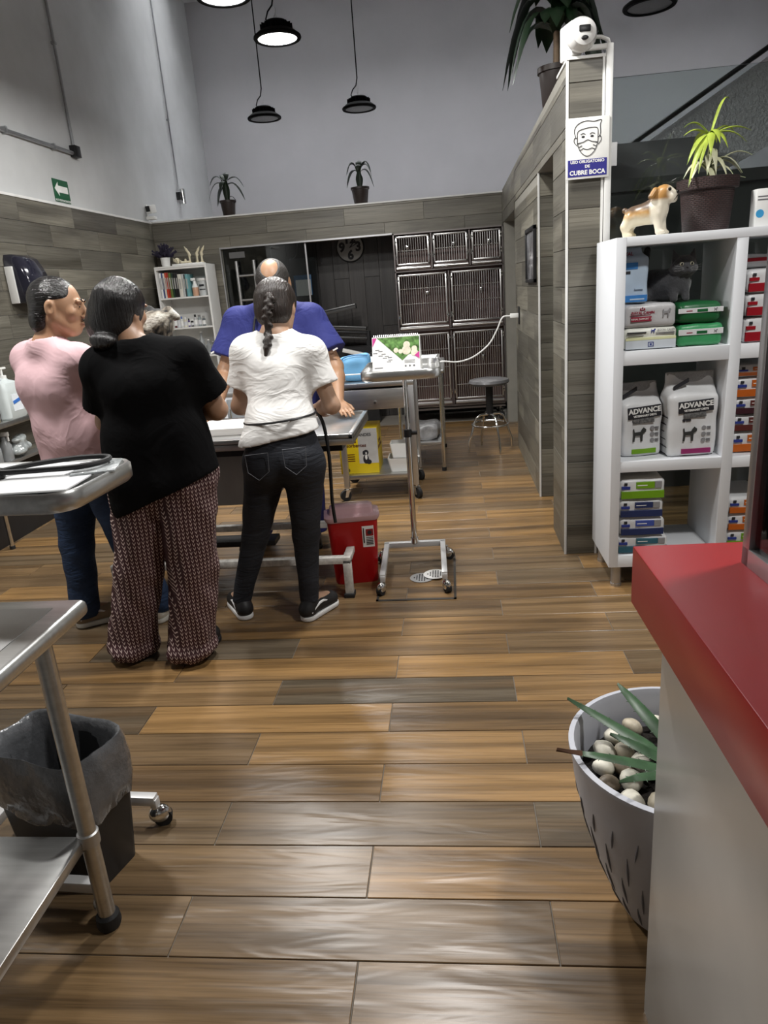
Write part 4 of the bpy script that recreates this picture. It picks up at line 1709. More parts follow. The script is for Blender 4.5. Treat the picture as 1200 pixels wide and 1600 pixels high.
b.box((-0.085, -0.002, 0.014), (0.04, 0.0006, 0.004))
for x in (0.045, 0.065, 0.085):
    b.ell((x, -0.002, 0.018), (0.005, 0.0004, 0.005))
for i in range(3):
    b.box((0.065, -0.002, 0.045 - i * 0.006), (0.05, 0.0006, 0.002))
b.build('fine_print', mat('grey_ink', (0.15, 0.15, 0.16), 0.6), pg, kind='stuff')
b = MB()
for i in range(24):
    x = -0.105 + i * 0.21 / 23
    b.tube([(x, -0.004, 0.150), (x, -0.006, 0.160), (x, 0, 0.167), (x, 0.006, 0.160), (x, 0.004, 0.150)], 0.0011, 5)
b.build('spiral', M_alu, cl, kind='stuff')

st_ = thing('stethoscope', 'black stethoscope lying in a loop on the papers of the tray stand', 'stethoscope', (-1.03, 1.53, 1.1015))
b = MB()
loop = cr([(-0.06, 0.0, 0.012), (0.0, 0.06, 0.014), (0.09, 0.11, 0.014), (0.17, 0.11, 0.014), (0.19, 0.06, 0.014), (0.15, 0.01, 0.014), (0.06, -0.005, 0.014), (-0.02, -0.01, 0.014), (-0.06, -0.02, 0.02)], 7)
b.tube(loop, 0.0068, 8)
b.build('tube', M_rubber, st_)
b = MB()
b.cyl((-0.05, -0.01, 0.002), (-0.05, -0.01, 0.022), 0.024, 0.02)
b.build('chest_piece', M_black, st_)
b = MB()
b.tube([(-0.06, -0.02, 0.014), (-0.13, -0.03, 0.012), (-0.19, -0.07, 0.012)], 0.005)
b.tube([(-0.06, -0.01, 0.014), (-0.13, 0.02, 0.012), (-0.2, 0.03, 0.012)], 0.005)
b.build('ear_tube', M_chrome, st_)
rgp = random.Random(2)
for i, (x, y, a, w, h, lab) in enumerate(((-1.02, 1.455, 0.05, 0.36, 0.14, 'white paper sheet along the front of the tray under the stethoscope'), (-1.06, 1.595, -0.08, 0.30, 0.16, 'white paper sheet at the back of the tray under the stethoscope'))):
    b = MB()
    b.box((0, 0, 0), (w, h, 0.004), None, 0.001)
    tag(b.build('paper_sheet', mat('paper%d' % i, (0.74, 0.75, 0.76), 0.6, var=0.05), None, (x, y, 1.098 + i * 0.0005), (0, 0, a)), lab, 'paper')
b = MB()
b.box((0, 0, 0), (0.10, 0.13, 0.005), None, 0.001)
tag(b.build('plastic_sachet', mat('sachet', (0.5, 0.53, 0.54), 0.12, bump=0.8, bscale=40, bdist=0.01, var=0.3, nscale=30), None, (-0.86, 1.585, 1.102), (0, 0, 0.3)), 'crinkled clear plastic sachet on the tray stand', 'sachet')

# ---- on the trolley
po = thing('pouch', 'light blue zipped pouch on the trolley beside the calendar', 'pouch', (-0.675, 5.06, 0.846))
s_ = SDF((-0.14, -0.1, -0.02), (0.14, 0.1, 0.24), 0.007)
s_.box((0, 0, 0.085), (0.105, 0.06, 0.085), 0.045)
s_.cone((-0.09, 0, 0.13), (0.07, 0, 0.165), 0.035, 0.03, 0.03)
s_.wob(0.004, 50, 3)
s_.build('body', mat('blue_fabric', S('6aa3cc'), 0.6, bump=0.3, bscale=30), po)
b = MB()
b.tube(cr([(-0.105, -0.045, 0.10), (-0.09, -0.045, 0.165), (0.0, -0.045, 0.185), (0.09, -0.045, 0.18)], 5), 0.005)
b.build('zip', mat('zip_blue', S('4a7fae'), 0.5), po)
b = MB()
b.bx(-0.10, 0.10, -0.075, -0.05, 0.055, 0.061, 0.001)
tag(b.build('thermometer_strip', M_white, None, (-0.69, 5.02, 0.846)), 'thin white strip lying in front of the blue pouch', 'strip')
for i, (x, h, lab) in enumerate(((-0.50, 0.16, 'small clear glass jar with black cap between pouch and calendar'), (-0.57, 0.13, 'small white pot with black lid behind the blue pouch'))):
    j = thing('jar', lab, 'jar', (x, 5.25, 0.846))
    b = MB()
    b.lathe([(0.03, 0), (0.036, 0.01), (0.036, h), (0.022, h + 0.02)], n=20)
    b.build('body', [mat('frosted', (0.5, 0.5, 0.5), 0.15, trans=0.6), M_white][i], j)
    b = MB()
    b.lathe([(0.024, h + 0.02), (0.024, h + 0.045)], n=20)
    b.build('lid', M_black, j)
yb = thing('pad_box', 'yellow box of absorbent puppy pads on the lower shelf of the trolley', 'box', (-0.70, 5.10, 0.186), 0.0)
b = MB()
b.bx(-0.14, 0.14, -0.13, 0.17, 0, 0.33, 0.002)
b.build('carton', mat('box_yellow', S('e0c418'), 0.5, var=0.03), yb)
b = MB()
b.bx(0.0, 0.141, -0.1312, -0.128, 0.075, 0.331)
b.build('photo_panel', mat('box_photo', (0.5, 0.5, 0.49), 0.5, var=0.2, nscale=6), yb)
text('EXTRA GRANDES', 0.03, M_ink, yb, (-0.02, -0.1325, 0.285), bold=0.0006)
text('Tapetes\nAbsorbentes', 0.036, mat('box_red', S('5a2a12'), 0.5), yb, (-0.128, -0.1325, 0.225), align='LEFT', bold=0.0006)
text('100', 0.035, M_ink, yb, (-0.10, -0.1325, 0.025), bold=0.001)
text('Tapetes\nAbsorbentes', 0.042, mat('box_red', S('5a2a12'), 0.5), yb, (0.1405, 0.01, 0.20), (PI / 2, 0, PI / 2), bold=0.0006)
b = MB()
for i in range(4):
    b.bx(-0.125, -0.03, -0.1318, -0.13, 0.14 - i * 0.016, 0.146 - i * 0.016)
b.build('fine_print', mat('box_red', S('5a2a12'), 0.5), yb, kind='stuff')
b = MB()
for (x, z, rx, rz) in ((0.05, 0.105, 0.022, 0.034), (0.052, 0.155, 0.02, 0.02), (0.035, 0.152, 0.008, 0.016), (0.07, 0.085, 0.02, 0.018)):
    b.ell((x, -0.1312, z), (rx, 0.001, rz))
b.build('printed_puppy', M_ink, yb)
b = MB()
b.ell((0.052, -0.1318, 0.12), (0.009, 0.001, 0.02))
b.ell((0.053, -0.1318, 0.15), (0.006, 0.001, 0.009))
b.build('printed_chest', M_paper, yb)
wt = thing('plastic_scoop', 'tilted white plastic tub on the shelf of the trolley', 'tub', (-0.40, 5.05, 0.186))
b = MB(Matrix.Translation((0, 0, 0.0)))
b.skin([b.ring(rrect(hw, hd, 0.015, z)) for hw, hd, z in ((0.075, 0.075, 0.0), (0.095, 0.095, 0.10), (0.088, 0.088, 0.10), (0.07, 0.07, 0.01))])
b.skin([b.ring([(p[0] * 0.8, p[1] * 0.8 - 0.02 + (p[2] - 0.1) * 0.4, p[2]) for p in rrect(hw, hd, 0.015, z)]) for hw, hd, z in ((0.07, 0.07, 0.102), (0.095, 0.095, 0.2), (0.085, 0.085, 0.2), (0.06, 0.06, 0.11))])
b.build('tub', M_white, wt)
sd_ = thing('supply_bag', 'crumpled grey plastic supply bag on the side table shelf', 'bag', (-0.25, 6.0, 0.246))
s_ = SDF((-0.2, -0.35, -0.02), (0.2, 0.35, 0.2), 0.01)
s_.box((0, -0.1, 0.06), (0.12, 0.2, 0.06), 0.04)
s_.wob(0.012, 40, 5)
s_.build('bag', mat('grey_bag2', (0.28, 0.28, 0.29), 0.3, var=0.4, nscale=14), sd_)
dsh = thing('steel_dish', 'perforated steel dish with raised rim standing on the side table', 'dish', (-0.26, 5.80, 0.826))
b = MB()
b.skin([b.ring(rrect(hw, hd, 0.02, z)) for hw, hd, z in ((0.10, 0.13, 0.0), (0.16, 0.16, 0.085), (0.165, 0.165, 0.09), (0.15, 0.15, 0.085), (0.09, 0.12, 0.006))])
b.build('dish', M_steel, dsh)

# ---- clock on the dark wall
ck = thing('wall_clock', 'round grey wall clock with large black numerals on the dark panelled wall', 'clock', (-1.085, YD - 0.012, 1.93))
b = MB()
b.lathe([(0.005, 0), (0.152, 0), (0.155, 0.012), (0.145, 0.014), (0.005, 0.0135)], n=40)
b.build('face', mat('clock_face', (0.33, 0.33, 0.32), 0.5), ck, None, (PI / 2, 0, 0))
b = MB()
b.tube([(0.153 * math.cos(i * PI / 20), -0.01, 0.153 * math.sin(i * PI / 20)) for i in range(40)], 0.008, 8, True)
b.build('rim', M_black, ck)
for st, x, z, ss in (('12', 0.0, 0.085, 0.135), ('3', 0.092, 0.0, 0.135), ('6', 0.0, -0.085, 0.135), ('9', -0.092, 0.0, 0.135)):
    text(st, ss, M_ink, ck, (x, -0.0148, z), bold=0.006, name='numeral')
b = MB()
b.box((0.03, -0.019, 0.035), (0.012, 0.002, 0.10), (0, 0.7, 0))
b.build('hour_hand', M_ink, ck)
b = MB()
b.box((0.05, -0.0215, 0.02), (0.007, 0.002, 0.13), (0, 1.15, 0))
b.build('minute_hand', M_ink, ck)

# ---- stack of dark metal profiles in front of the dark wall
M_prof = mat('dark_profile', (0.10, 0.10, 0.10), 0.35, 0.6)
sup = thing('profile_rack', 'low black stand carrying dark metal profiles in the dark room', 'rack', (-1.15, 8.12, 0))
b = MB()
b.bx(-0.42, 0.30, -0.1, 0.12, 0.0, 0.86)
b.build('cabinet', M_black, sup)
for (x0, z0, x1, z1, h, d, col, lab) in ((-0.45, 1.22, 0.12, 1.30, 0.055, 0.10, M_prof, 'single dark metal profile tilted upward above the stack'),
                                  (-0.45, 1.115, 0.22, 1.05, 0.04, 0.12, M_prof, 'uppermost dark profile of the sloping bundle'),
                                  (-0.45, 1.065, 0.22, 1.00, 0.03, 0.12, M_blackmetal, 'black profile in the middle of the sloping bundle'),
                                  (-0.45, 1.01, 0.22, 0.945, 0.02, 0.12, M_prof, 'lowest slim profile of the sloping bundle'),
                                  (-0.35, 0.925, -0.15, 0.91, 0.03, 0.1, M_prof, 'short dark profile under the sloping bundle')):
    L = math.hypot(x1 - x0, z1 - z0)
    a = -math.atan2(z1 - z0, x1 - x0)
    t = thing('metal_profile', lab, 'metal profile', (-1.15 + (x0 + x1) / 2, 8.1, (z0 + z1) / 2), 0, 'dark metal profiles in the glazed room')
    b = MB()
    b.box((0, 0, 0), (L, d, h), (0, a, 0), 0.003)
    b.build('extrusion', col, t)
    b = MB()
    b.box((0, -d / 2 - 0.001, h * 0.2), (L * 0.98, 0.004, h * 0.25), (0, a, 0))
    b.build('groove', M_black, t)
for (x0, x1, z0, z1) in ((-0.47, -0.43, 0.86, 1.28), (0.21, 0.25, 0.86, 1.02)):
    b = MB()
    b.bx(x0, x1, -0.06, 0.06, z0, z1)
    b.build('upright', M_black, sup)
for i, (x, z) in enumerate(((-0.98, 0.80), (-1.02, 0.70))):
    b = MB()
    b.box((0, 0, 0), (0.34, 0.05, 0.04), (0, 0.27, 0), 0.003)
    tag(b.build('white_bar', M_white, None, (x - 0.05, 7.92, z)), 'slanting white bar %s in front of the dark profile stand' % ('above its twin' if i == 0 else 'below its twin'), 'bar', 'slanting white bars')
hb = thing('hanging_bag', 'clear plastic bag with blue folder and white note hanging behind the glass door', 'bag', (-1.62, 8.25, 1.05))
b = MB()
b.bx(-0.14, 0.16, -0.03, 0.03, 0.0, 0.80)
b.build('bag', glass_mat('clear_bag', (0.62, 0.64, 0.65), 0.15), hb)
b = MB()
b.bx(-0.10, 0.10, -0.05, -0.035, 0.40, 0.62, 0.003)
b.build('folder', mat('folder_blue', S('2b5c86'), 0.5), hb)
b = MB()
b.bx(-0.08, 0.09, -0.056, -0.051, 0.40, 0.57)
b.build('note', M_paper, hb)
b = MB()
b.tube(cr([(-0.12, 0, 0.80), (-0.05, -0.02, 0.84), (0.0, 0, 1.1), (0.02, 0, 1.18)], 6), 0.004)
b.build('hanger', M_steel2, hb)

# ---- bookcase contents
BKX, BKY = -2.73, 7.6
rb = random.Random(21)
bx_ = -0.25
books = [('white', 'e0e0e0', 0.022, 0.25), ('white and navy', '3a4a7a', 0.014, 0.25), ('white', 'd8d4cc', 0.02, 0.245), ('orange red', 'c2452c', 0.02, 0.25), ('brick red', '9a3326', 0.018, 0.25), ('olive green', '5a6b35', 0.026, 0.245), ('dark green', '22382a', 0.02, 0.245), ('black', '161616', 0.026, 0.24), ('black', '202022', 0.02, 0.24), ('cream white', 'd5d2c8', 0.04, 0.225), ('pale grey', 'b8bcbc', 0.022, 0.225), ('dark grey', '404648', 0.014, 0.22), ('teal', '6fa3a8', 0.028, 0.22)]
seen = {}
for i, (nm, hx, w, h) in enumerate(books):
    t = thing('book', '', 'book', (BKX + bx_ + w / 2, BKY - 0.02, 1.531), 0, 'books on the top shelf of the white bookcase')
    nb_ = books[i - 1][0] if i else 'the shelf side'
    t['label'] = '%s book beside the %s on the top shelf of the white bookcase' % (nm, (books[i - 1][0] + ' book') if i else 'side panel')
    b = MB()
    b.bx(-w / 2 + 0.001, w / 2 - 0.001, -0.095, 0.09, 0, h, 0.001)
    b.build('cover', mat('book_' + hx, S(hx), 0.5), t)
    b = MB()
    b.bx(-w / 2 + 0.003, w / 2 - 0.003, -0.09, 0.092, h - 0.004, h + 0.0005)
    b.build('pages', M_paper, t)
    b = MB()
    b.bx(-w * 0.25, w * 0.25, -0.0965, -0.0945, h * 0.35, h * 0.8)
    b.build('spine_title', mat('spine_title', (0.4, 0.4, 0.38), 0.5), t)
    bx_ += w + 0.001
sp = thing('spray_bottle', 'white and orange spray bottle beside the books', 'bottle', (BKX + 0.095, BKY - 0.05, 1.531))
b = MB()
b.lathe([(0.028, 0), (0.032, 0.01), (0.032, 0.09), (0.014, 0.13), (0.012, 0.15)], n=20)
b.build('body', mat('peach_liquid', S('c49a80'), 0.3), sp)
b = MB()
b.lathe([(0.034, 0.085), (0.016, 0.13), (0.015, 0.15)], n=20)
b.box((-0.012, 0, 0.165), (0.05, 0.02, 0.028), None, 0.005)
b.build('trigger', M_white, sp)
tbx = thing('lidded_tub', 'white lidded tub with printed label on the top shelf of the bookcase', 'tub', (BKX + 0.185, BKY - 0.03, 1.531))
b = MB()
b.lathe([(0.052, 0), (0.058, 0.01), (0.062, 0.145)], n=26)
b.build('body', mat('tub_white', (0.55, 0.57, 0.57), 0.4), tbx)
b = MB()
b.lathe([(0.066, 0.145), (0.068, 0.15), (0.068, 0.168), (0.06, 0.173)], n=26)
b.build('lid', M_white, tbx)
b = MB()
b.box((-0.005, -0.0605, 0.10), (0.05, 0.003, 0.02))
b.box((0.0, -0.0605, 0.06), (0.06, 0.003, 0.008))
b.build('label_print', M_ink, tbx)
bx_ = -0.235
vials = [(0.045, 0.125, 'white', 'e0e0dc', 'white'), (0.028, 0.13, 'dark red', '5a1a22', 'yellow'), (0.032, 0.115, 'white', 'c8ccd2', 'blue'), (0.026, 0.11, 'white', 'd0d2d0', 'blue'), (0.04, 0.10, 'cream', 'd8d2c0', 'white'), (0.024, 0.085, 'violet', '54407a', 'black'), (0.032, 0.075, 'black', '1a1a1a', 'white'), (0.034, 0.12, 'grey white', 'c0c0c0', 'black'), (0.044, 0.115, 'clear', '909898', 'silver'), (0.036, 0.10, 'smoky grey', '707678', 'grey')]
caps = {'white': M_white, 'yellow': mat('cap_yellow', S('b89c20'), 0.5), 'blue': mat('cap_blue', S('4060b0'), 0.5), 'black': M_black, 'silver': M_alu, 'grey': M_steel2}
for i, (w, h, nm, hx, cp) in enumerate(vials):
    t = thing('medicine_bottle', '%s medicine bottle with %s cap on the middle shelf%s' % (nm, cp, ', beside the %s one' % vials[i - 1][2] if i else ', at the shelf side'), 'bottle', (BKX + bx_ + w / 2, BKY - 0.06, 1.226), 0, 'medicine bottles on the bookcase')
    b = MB()
    b.lathe([(w * 0.44, 0), (w * 0.47, 0.004), (w * 0.47, h * 0.72), (w * 0.25, h * 0.8)], n=14)
    b.build('body', mat('vial_' + hx, S(hx), 0.3), t)
    b = MB()
    b.lathe([(w * 0.3, h * 0.79), (w * 0.3, h)], n=14)
    b.build('cap', caps[cp], t)
    b = MB()
    b.lathe([(w * 0.475, h * 0.15), (w * 0.475, h * 0.55)], n=14, cap0=False, cap1=False)
    b.build('label_band', M_paper if i % 2 else mat('label_tint', (0.6, 0.6, 0.62), 0.6), t)
    bx_ += w + 0.006
for i, (x, h) in enumerate(((0.08, 0.24), (0.15, 0.15), (0.2, 0.13))):
    t = thing('glass_bottle', 'clear glass bottle on the lower bookcase shelf, %s' % ('tallest of three', 'middle one of three', 'shortest, by the side panel')[i], 'bottle', (BKX + x, BKY - 0.04, 0.931), 0, 'glass bottles on the bookcase')
    b = MB()
    b.lathe([(0.026, 0), (0.03, 0.008), (0.03, h * 0.6), (0.012, h * 0.75), (0.012, h * 0.94)], n=18)
    b.build('body', mat('bottle_grey', (0.45, 0.47, 0.48), 0.12, trans=0.5), t)
    b = MB()
    b.lathe([(0.014, h * 0.93), (0.014, h)], n=14)
    b.build('cap', M_white, t)
lv = thing('lavender_pot', 'dark lavender in a small white pot on top of the bookcase', 'plant', (BKX - 0.19, BKY - 0.02, BT + 0.001))
b = MB()
b.lathe([(0.038, 0), (0.042, 0.004), (0.05, 0.09), (0.045, 0.09), (0.038, 0.07)], n=24)
b.build('pot', M_white, lv)
b = MB()
rl = random.Random(4)
for i in range(70):
    a, e = rl.uniform(0, 2 * PI), rl.uniform(0.35, 1.5)
    d = Vector((math.cos(a) * math.cos(e), math.sin(a) * math.cos(e), math.sin(e)))
    L = rl.uniform(0.08, 0.16)
    b.tube([(0, 0, 0.07), Vector((0, 0, 0.07)) + d * L * 0.6, Vector((0, 0, 0.07)) + d * L], [0.002, 0.002, 0.004], 4)
    for k in range(3):
        b.ell(Vector((0, 0, 0.07)) + d * (L * (0.75 + 0.12 * k)), (0.009, 0.009, 0.012), None, 5, 4)
b.build('foliage', mat('lavender', (0.022, 0.018, 0.04), 0.8, var=0.4), lv, kind='stuff')
b = MB()
b.bx(-0.16, 0.155, -0.09, 0.05, 0, 0.016, 0.003)
tag(b.build('display_board', M_white, None, (BKX + 0.07, BKY - 0.03, BT + 0.001)), 'low white display board under the bone models on the bookcase', 'board')
M_bone = mat('bone', (0.62, 0.56, 0.40), 0.45, var=0.15)
def bone_joint(x, h, flip, lab):
    t = thing('bone_model', lab, 'bone model', (BKX + x, BKY - 0.03, BT + 0.018), 0, 'bone models on the bookcase')
    b = MB()
    b.cyl((0, 0, 0), (0, 0, 0.008), 0.02)
    b.build('base', M_bone, t)
    q = SDF((-0.06, -0.04, -0.005), (0.06, 0.04, h + 0.02), 0.0045)
    q.cone((0, 0, 0.005), (0, 0, h * 0.42), 0.012, 0.009, 0.01)
    q.ell((0.004, 0, h * 0.48), (0.016, 0.013, 0.015), None, 0.012)
    q.cone((0.0, 0, h * 0.58), (flip * 0.022, 0, h * 0.8), 0.014, 0.010, 0.008)
    q.cone((flip * 0.022, 0, h * 0.8), (flip * 0.04, 0, h), 0.011, 0.004, 0.01)
    q.build('joint', M_bone, t)
bone_joint(0.075, 0.165, -1, 'bone joint model leaning left, between the skull and the pair on the bookcase')
bone_joint(0.155, 0.155, 1, 'bone joint model beside the skull models, inner one of the right-curved pair')
bone_joint(0.205, 0.16, 1, 'outermost right-curved bone joint model by the edge of the bookcase')
for (x, sc, lab) in ((-0.055, 1.0, 'small animal skull model on the bookcase beside the lavender pot'), (0.035, 0.9, 'flat animal jaw model between the skull and the joint models')):
    t = thing('skull_model', lab, 'bone model', (BKX + x, BKY - 0.05, BT + 0.018), 0.4, 'bone models on the bookcase')
    q = SDF((-0.07, -0.05, -0.01), (0.07, 0.06, 0.08), 0.004)
    if sc == 1.0:
        q.ell((0, 0.01, 0.035), (0.028, 0.034, 0.028), None, 0.01)
        q.cone((0, -0.01, 0.025), (0.01, -0.03, 0.018), 0.018, 0.012, 0.012)
        q.ell((-0.012, -0.018, 0.034), (0.009, 0.01, 0.008), None, 0.004, op='s')
        q.ell((0.016, -0.016, 0.034), (0.009, 0.01, 0.008), None, 0.004, op='s')
        q.cone((0, 0.0, 0.006), (0.01, -0.03, 0.006), 0.008, 0.006, 0.004)
        q.cone((-0.03, 0.02, 0.03), (-0.034, 0.02, 0.06), 0.008, 0.004, 0.008)
    else:
        q.cone((-0.045, 0, 0.012), (0.045, 0, 0.016), 0.011, 0.01, 0.01)
        q.cone((-0.045, 0, 0.012), (-0.05, 0, 0.035), 0.009, 0.005, 0.008)
        q.cone((0.0, 0, 0.015), (0.0, 0, 0.035), 0.008, 0.012, 0.008)
        q.cone((0.045, 0, 0.016), (0.05, 0.01, 0.035), 0.009, 0.006, 0.008)
    q.build('bone', M_bone, t)

# ---- left bench contents
jug = thing('gel_jug', 'white pump jug of gel on the steel bench', 'jug', (XL + 0.115, 4.52, 0.811), 1.57)
b = MB()
b.skin([b.ring(rrect(hw, hd, 0.03, z)) for hw, hd, z in ((0.10, 0.058, 0), (0.108, 0.064, 0.01), (0.108, 0.064, 0.19), (0.09, 0.055, 0.235), (0.035, 0.03, 0.255), (0.028, 0.026, 0.265))])
b.tube(cr([(-0.07, 0, 0.22), (-0.065, 0, 0.262), (-0.03, 0, 0.262)], 5), 0.012)
b.build('body', mat('jug_white', (0.66, 0.72, 0.72), 0.35, trans=0.15), jug)
b = MB()
b.cyl((0, 0, 0.262), (0, 0, 0.285), 0.026)
b.cyl((0, 0, 0.285), (0, 0, 0.325), 0.008)
b.box((0.015, 0, 0.33), (0.06, 0.022, 0.014), None, 0.004)
b.build('pump', M_white, jug)
b = MB()
b.bx(-0.05, 0.06, -0.066, -0.063, 0.05, 0.16)
l_ = b.build('label_panel', mat('jug_label', (0.75, 0.8, 0.84), 0.4), jug)
b = MB()
b.box((0.0, -0.0675, 0.115), (0.09, 0.002, 0.022), (0, -0.2, 0))
b.build('label_stripe', mat('label_blue', S('3a70c0'), 0.5), l_)
for i, (y, r, h, lab) in enumerate(((4.34, 0.034, 0.105, 'steel canister beside the gel jug on the bench'), (4.24, 0.034, 0.105, 'steel canister between two others on the bench'), (4.14, 0.04, 0.09, 'wide low steel canister at the end of the bench row'))):
    t = thing('steel_canister', lab, 'canister', (XL + 0.125, y, 0.811), 0, 'steel canisters on the bench')
    b = MB()
    b.lathe([(r, 0), (r, h * 0.55), (r * 0.96, h * 0.56), (r * 0.96, h * 0.60), (r, h * 0.61), (r, h)], n=24)
    b.build('body', M_chrome, t)
    b = MB()
    b.lathe([(r * 1.04, h), (r * 1.04, h + 0.012), (r * 0.5, h + 0.018), (0.006, h + 0.02), (0.008, h + 0.03)], n=24)
    b.build('lid', M_chrome, t)
for i, y in enumerate((4.30, 4.42)):
    t = thing('spray_bottle', 'translucent spray bottle on the bench shelf, %s' % ('with the larger clear bag over it' if i == 0 else 'next to the clear bag'), 'bottle', (XL + 0.09, y, 0.541), 0, 'spray bottles on the bench shelf')
    b = MB()
    b.lathe([(0.035, 0), (0.04, 0.01), (0.04, 0.10), (0.016, 0.14), (0.014, 0.16)], n=18)
    b.build('body', mat('bottle_grey', (0.45, 0.47, 0.48), 0.12, trans=0.5), t)
    b = MB()
    b.box((0.01, 0, 0.178), (0.06, 0.022, 0.03), None, 0.006)
    b.box((0.03, 0, 0.15), (0.008, 0.012, 0.04))
    b.build('trigger', M_white, t)
pb = thing('clear_bag', 'crumpled clear plastic bag on the bench shelf behind the pink shirt', 'bag', (XL + 0.10, 4.56, 0.541))
s_ = SDF((-0.08, -0.12, -0.01), (0.08, 0.12, 0.18), 0.009)
s_.ell((0, 0, 0.07), (0.05, 0.085, 0.075), None, 0.02)
s_.wob(0.012, 55, 9)
s_.build('bag', mat('clear_crumple', (0.4, 0.43, 0.43), 0.15, var=0.6, nscale=18, trans=0.3), pb)

# ---- plants on the walls
M_leafd = mat('dark_leaf', (0.012, 0.022, 0.012), 0.4, var=0.4, nscale=12)
M_brownpot = mat('brown_pot', (0.022, 0.014, 0.012), 0.5, var=0.15)
def corn_plant(loc, pot_r, pot_h, leaves, lab, stem_h, mleaf=M_leafd, rz=0.0, mpot=None, cone_=False):
    t = thing('potted_plant', lab, 'plant', loc, rz)
    b = MB()
    b.lathe([(pot_r * 0.72, 0), (pot_r * 0.75, 0.004), (pot_r * 0.95, pot_h * 0.86), (pot_r * 1.05, pot_h * 0.87), (pot_r * 1.05, pot_h), (pot_r * 0.95, pot_h), (pot_r * 0.9, pot_h * 0.88)], n=28)
    b.build('pot', mpot or M_brownpot, t)
    b = MB()
    if cone_:
        b.tube([(0, 0, pot_h * 0.85), (0.004, 0, pot_h + stem_h * 0.5), (0, 0, pot_h + stem_h)], [0.022, 0.028, 0.02], 10)
        for i in range(7):
            a = i * 0.9
            b.tube(cr([(0.015 * math.cos(a), 0.015 * math.sin(a), pot_h), (0.03 * math.cos(a), 0.03 * math.sin(a), pot_h + stem_h * 0.5), (0.012 * math.cos(a), 0.012 * math.sin(a), pot_h + stem_h * (0.8 + 0.03 * i))], 4), 0.009, 6)
        b.build('stem', M_leafd, t)
    else:
        b.tube([(0, 0, pot_h * 0.85), (0.006, 0, pot_h + stem_h)], 0.018, 10)
        b.build('stem', mat('cane', (0.20, 0.14, 0.09), 0.7, var=0.3, nscale=20), t)
    for (ang, L, rise, drop, w, zb) in leaves:
        if not cone_ and abs(math.cos(math.radians(ang))) < 0.75:
            drop *= 0.3
        a = math.radians(ang)
        d = Vector((math.cos(a), math.sin(a), 0))
        sd = Vector((-d.y, d.x, 0))
        P, Wd = [], []
        n = 9
        for i in range(n):
            tt = i / (n - 1)
            P.append(Vector((0, 0, pot_h + zb)) + d * (L * (tt ** 0.85)) + Vector((0, 0, rise * math.sin(tt * PI * 0.7) - drop * tt ** 2.2)))
            Wd.append(1.55 * w * math.sin(PI * min(1, 0.06 + 0.94 * tt)) ** 0.6 + 0.001)
        b = MB()
        b.strip(P, Wd, sd, 0.0012)
        b.build('leaf', mleaf, t, angle=70)
    return t


corn_plant((-2.265, 7.88, ZT + 0.007), 0.082, 0.15, [(180, 0.17, 0.10, 0.10, 0.016, 0.17), (200, 0.19, 0.06, 0.20, 0.018, 0.15), (170, 0.12, 0.04, 0.20, 0.024, 0.12), (0, 0.19, 0.07, 0.12, 0.018, 0.18), (-15, 0.21, 0.04, 0.20, 0.019, 0.15), (15, 0.14, 0.05, 0.10, 0.022, 0.14), (90, 0.1, 0.12, 0.05, 0.02, 0.17), (5, 0.09, 0.02, 0.06, 0.014, 0.03), (250, 0.10, 0.05, 0.10, 0.02, 0.15), (120, 0.12, 0.1, 0.08, 0.02, 0.18)],
           'potted corn plant with drooping leaves on the tiled partition above the bookcase', 0.20, cone_=True)
corn_plant((-0.862, 7.88, ZT + 0.007), 0.092, 0.16, [(180, 0.13, 0.10, 0.12, 0.016, 0.16), (160, 0.15, 0.06, 0.18, 0.018, 0.14), (0, 0.13, 0.09, 0.14, 0.018, 0.16), (20, 0.15, 0.08, 0.20, 0.018, 0.13), (-20, 0.14, 0.12, 0.12, 0.016, 0.15), (200, 0.12, 0.12, 0.12, 0.016, 0.15), (90, 0.08, 0.12, 0.05, 0.02, 0.15), (270, 0.07, 0.1, 0.05, 0.02, 0.12)],
           'potted corn plant with curled leaves on the tiled partition above the clock', 0.15, cone_=True)
M_leafg = mat('green_leaf', (0.008, 0.022, 0.009), 0.35, var=0.35, nscale=8)
lv_ = []
rl = random.Random(8)
for i in range(30):
    lv_.append((i * 137.5 % 360, rl.uniform(0.20, 0.33), rl.uniform(0.08, 0.20), rl.uniform(0.25, 0.55), rl.uniform(0.026, 0.036), rl.uniform(0.16, 0.42)))
corn_plant((0.655, 4.62, zr(4.62) + 0.002), 0.10, 0.21, lv_, 'large leafy corn plant in dark pot on the tiled wall behind the thermometer', 0.42, M_leafg)

# ---- on top of the cube shelf
M_weave = NT('woven_brown')
_v = M_weave.obj((1, 1, 1))
_w1 = M_weave.n('ShaderNodeTexBrick', offset=0.5)
_w1.inputs['Scale'].default_value = 1.0
_cy = M_weave.n('ShaderNodeTexCoord')
_sx = M_weave.n('ShaderNodeSeparateXYZ')
M_weave.l(_cy.outputs['Object'], _sx.inputs[0])
_an = M_weave.math('ARCTAN2', _sx.outputs[1], _sx.outputs[0])
_cb = M_weave.n('ShaderNodeCombineXYZ')
M_weave.l(M_weave.math('MULTIPLY', _an, 3.0), _cb.inputs[0])
M_weave.l(M_weave.math('MULTIPLY', _sx.outputs[2], 34.0), _cb.inputs[1])
M_weave.l(_cb.outputs[0], _w1.inputs['Vector'])
_w1.inputs['Color1'].default_value = (0.055, 0.028, 0.026, 1)
_w1.inputs['Color2'].default_value = (0.045, 0.024, 0.022, 1)
_w1.inputs['Mortar'].default_value = (0.018, 0.010, 0.010, 1)
_w1.inputs['Mortar Size'].default_value = 0.06
_w1.inputs['Mortar Smooth'].default_value = 0.8
M_weave.l(_w1.outputs[0], M_weave.b.inputs['Base Color'])
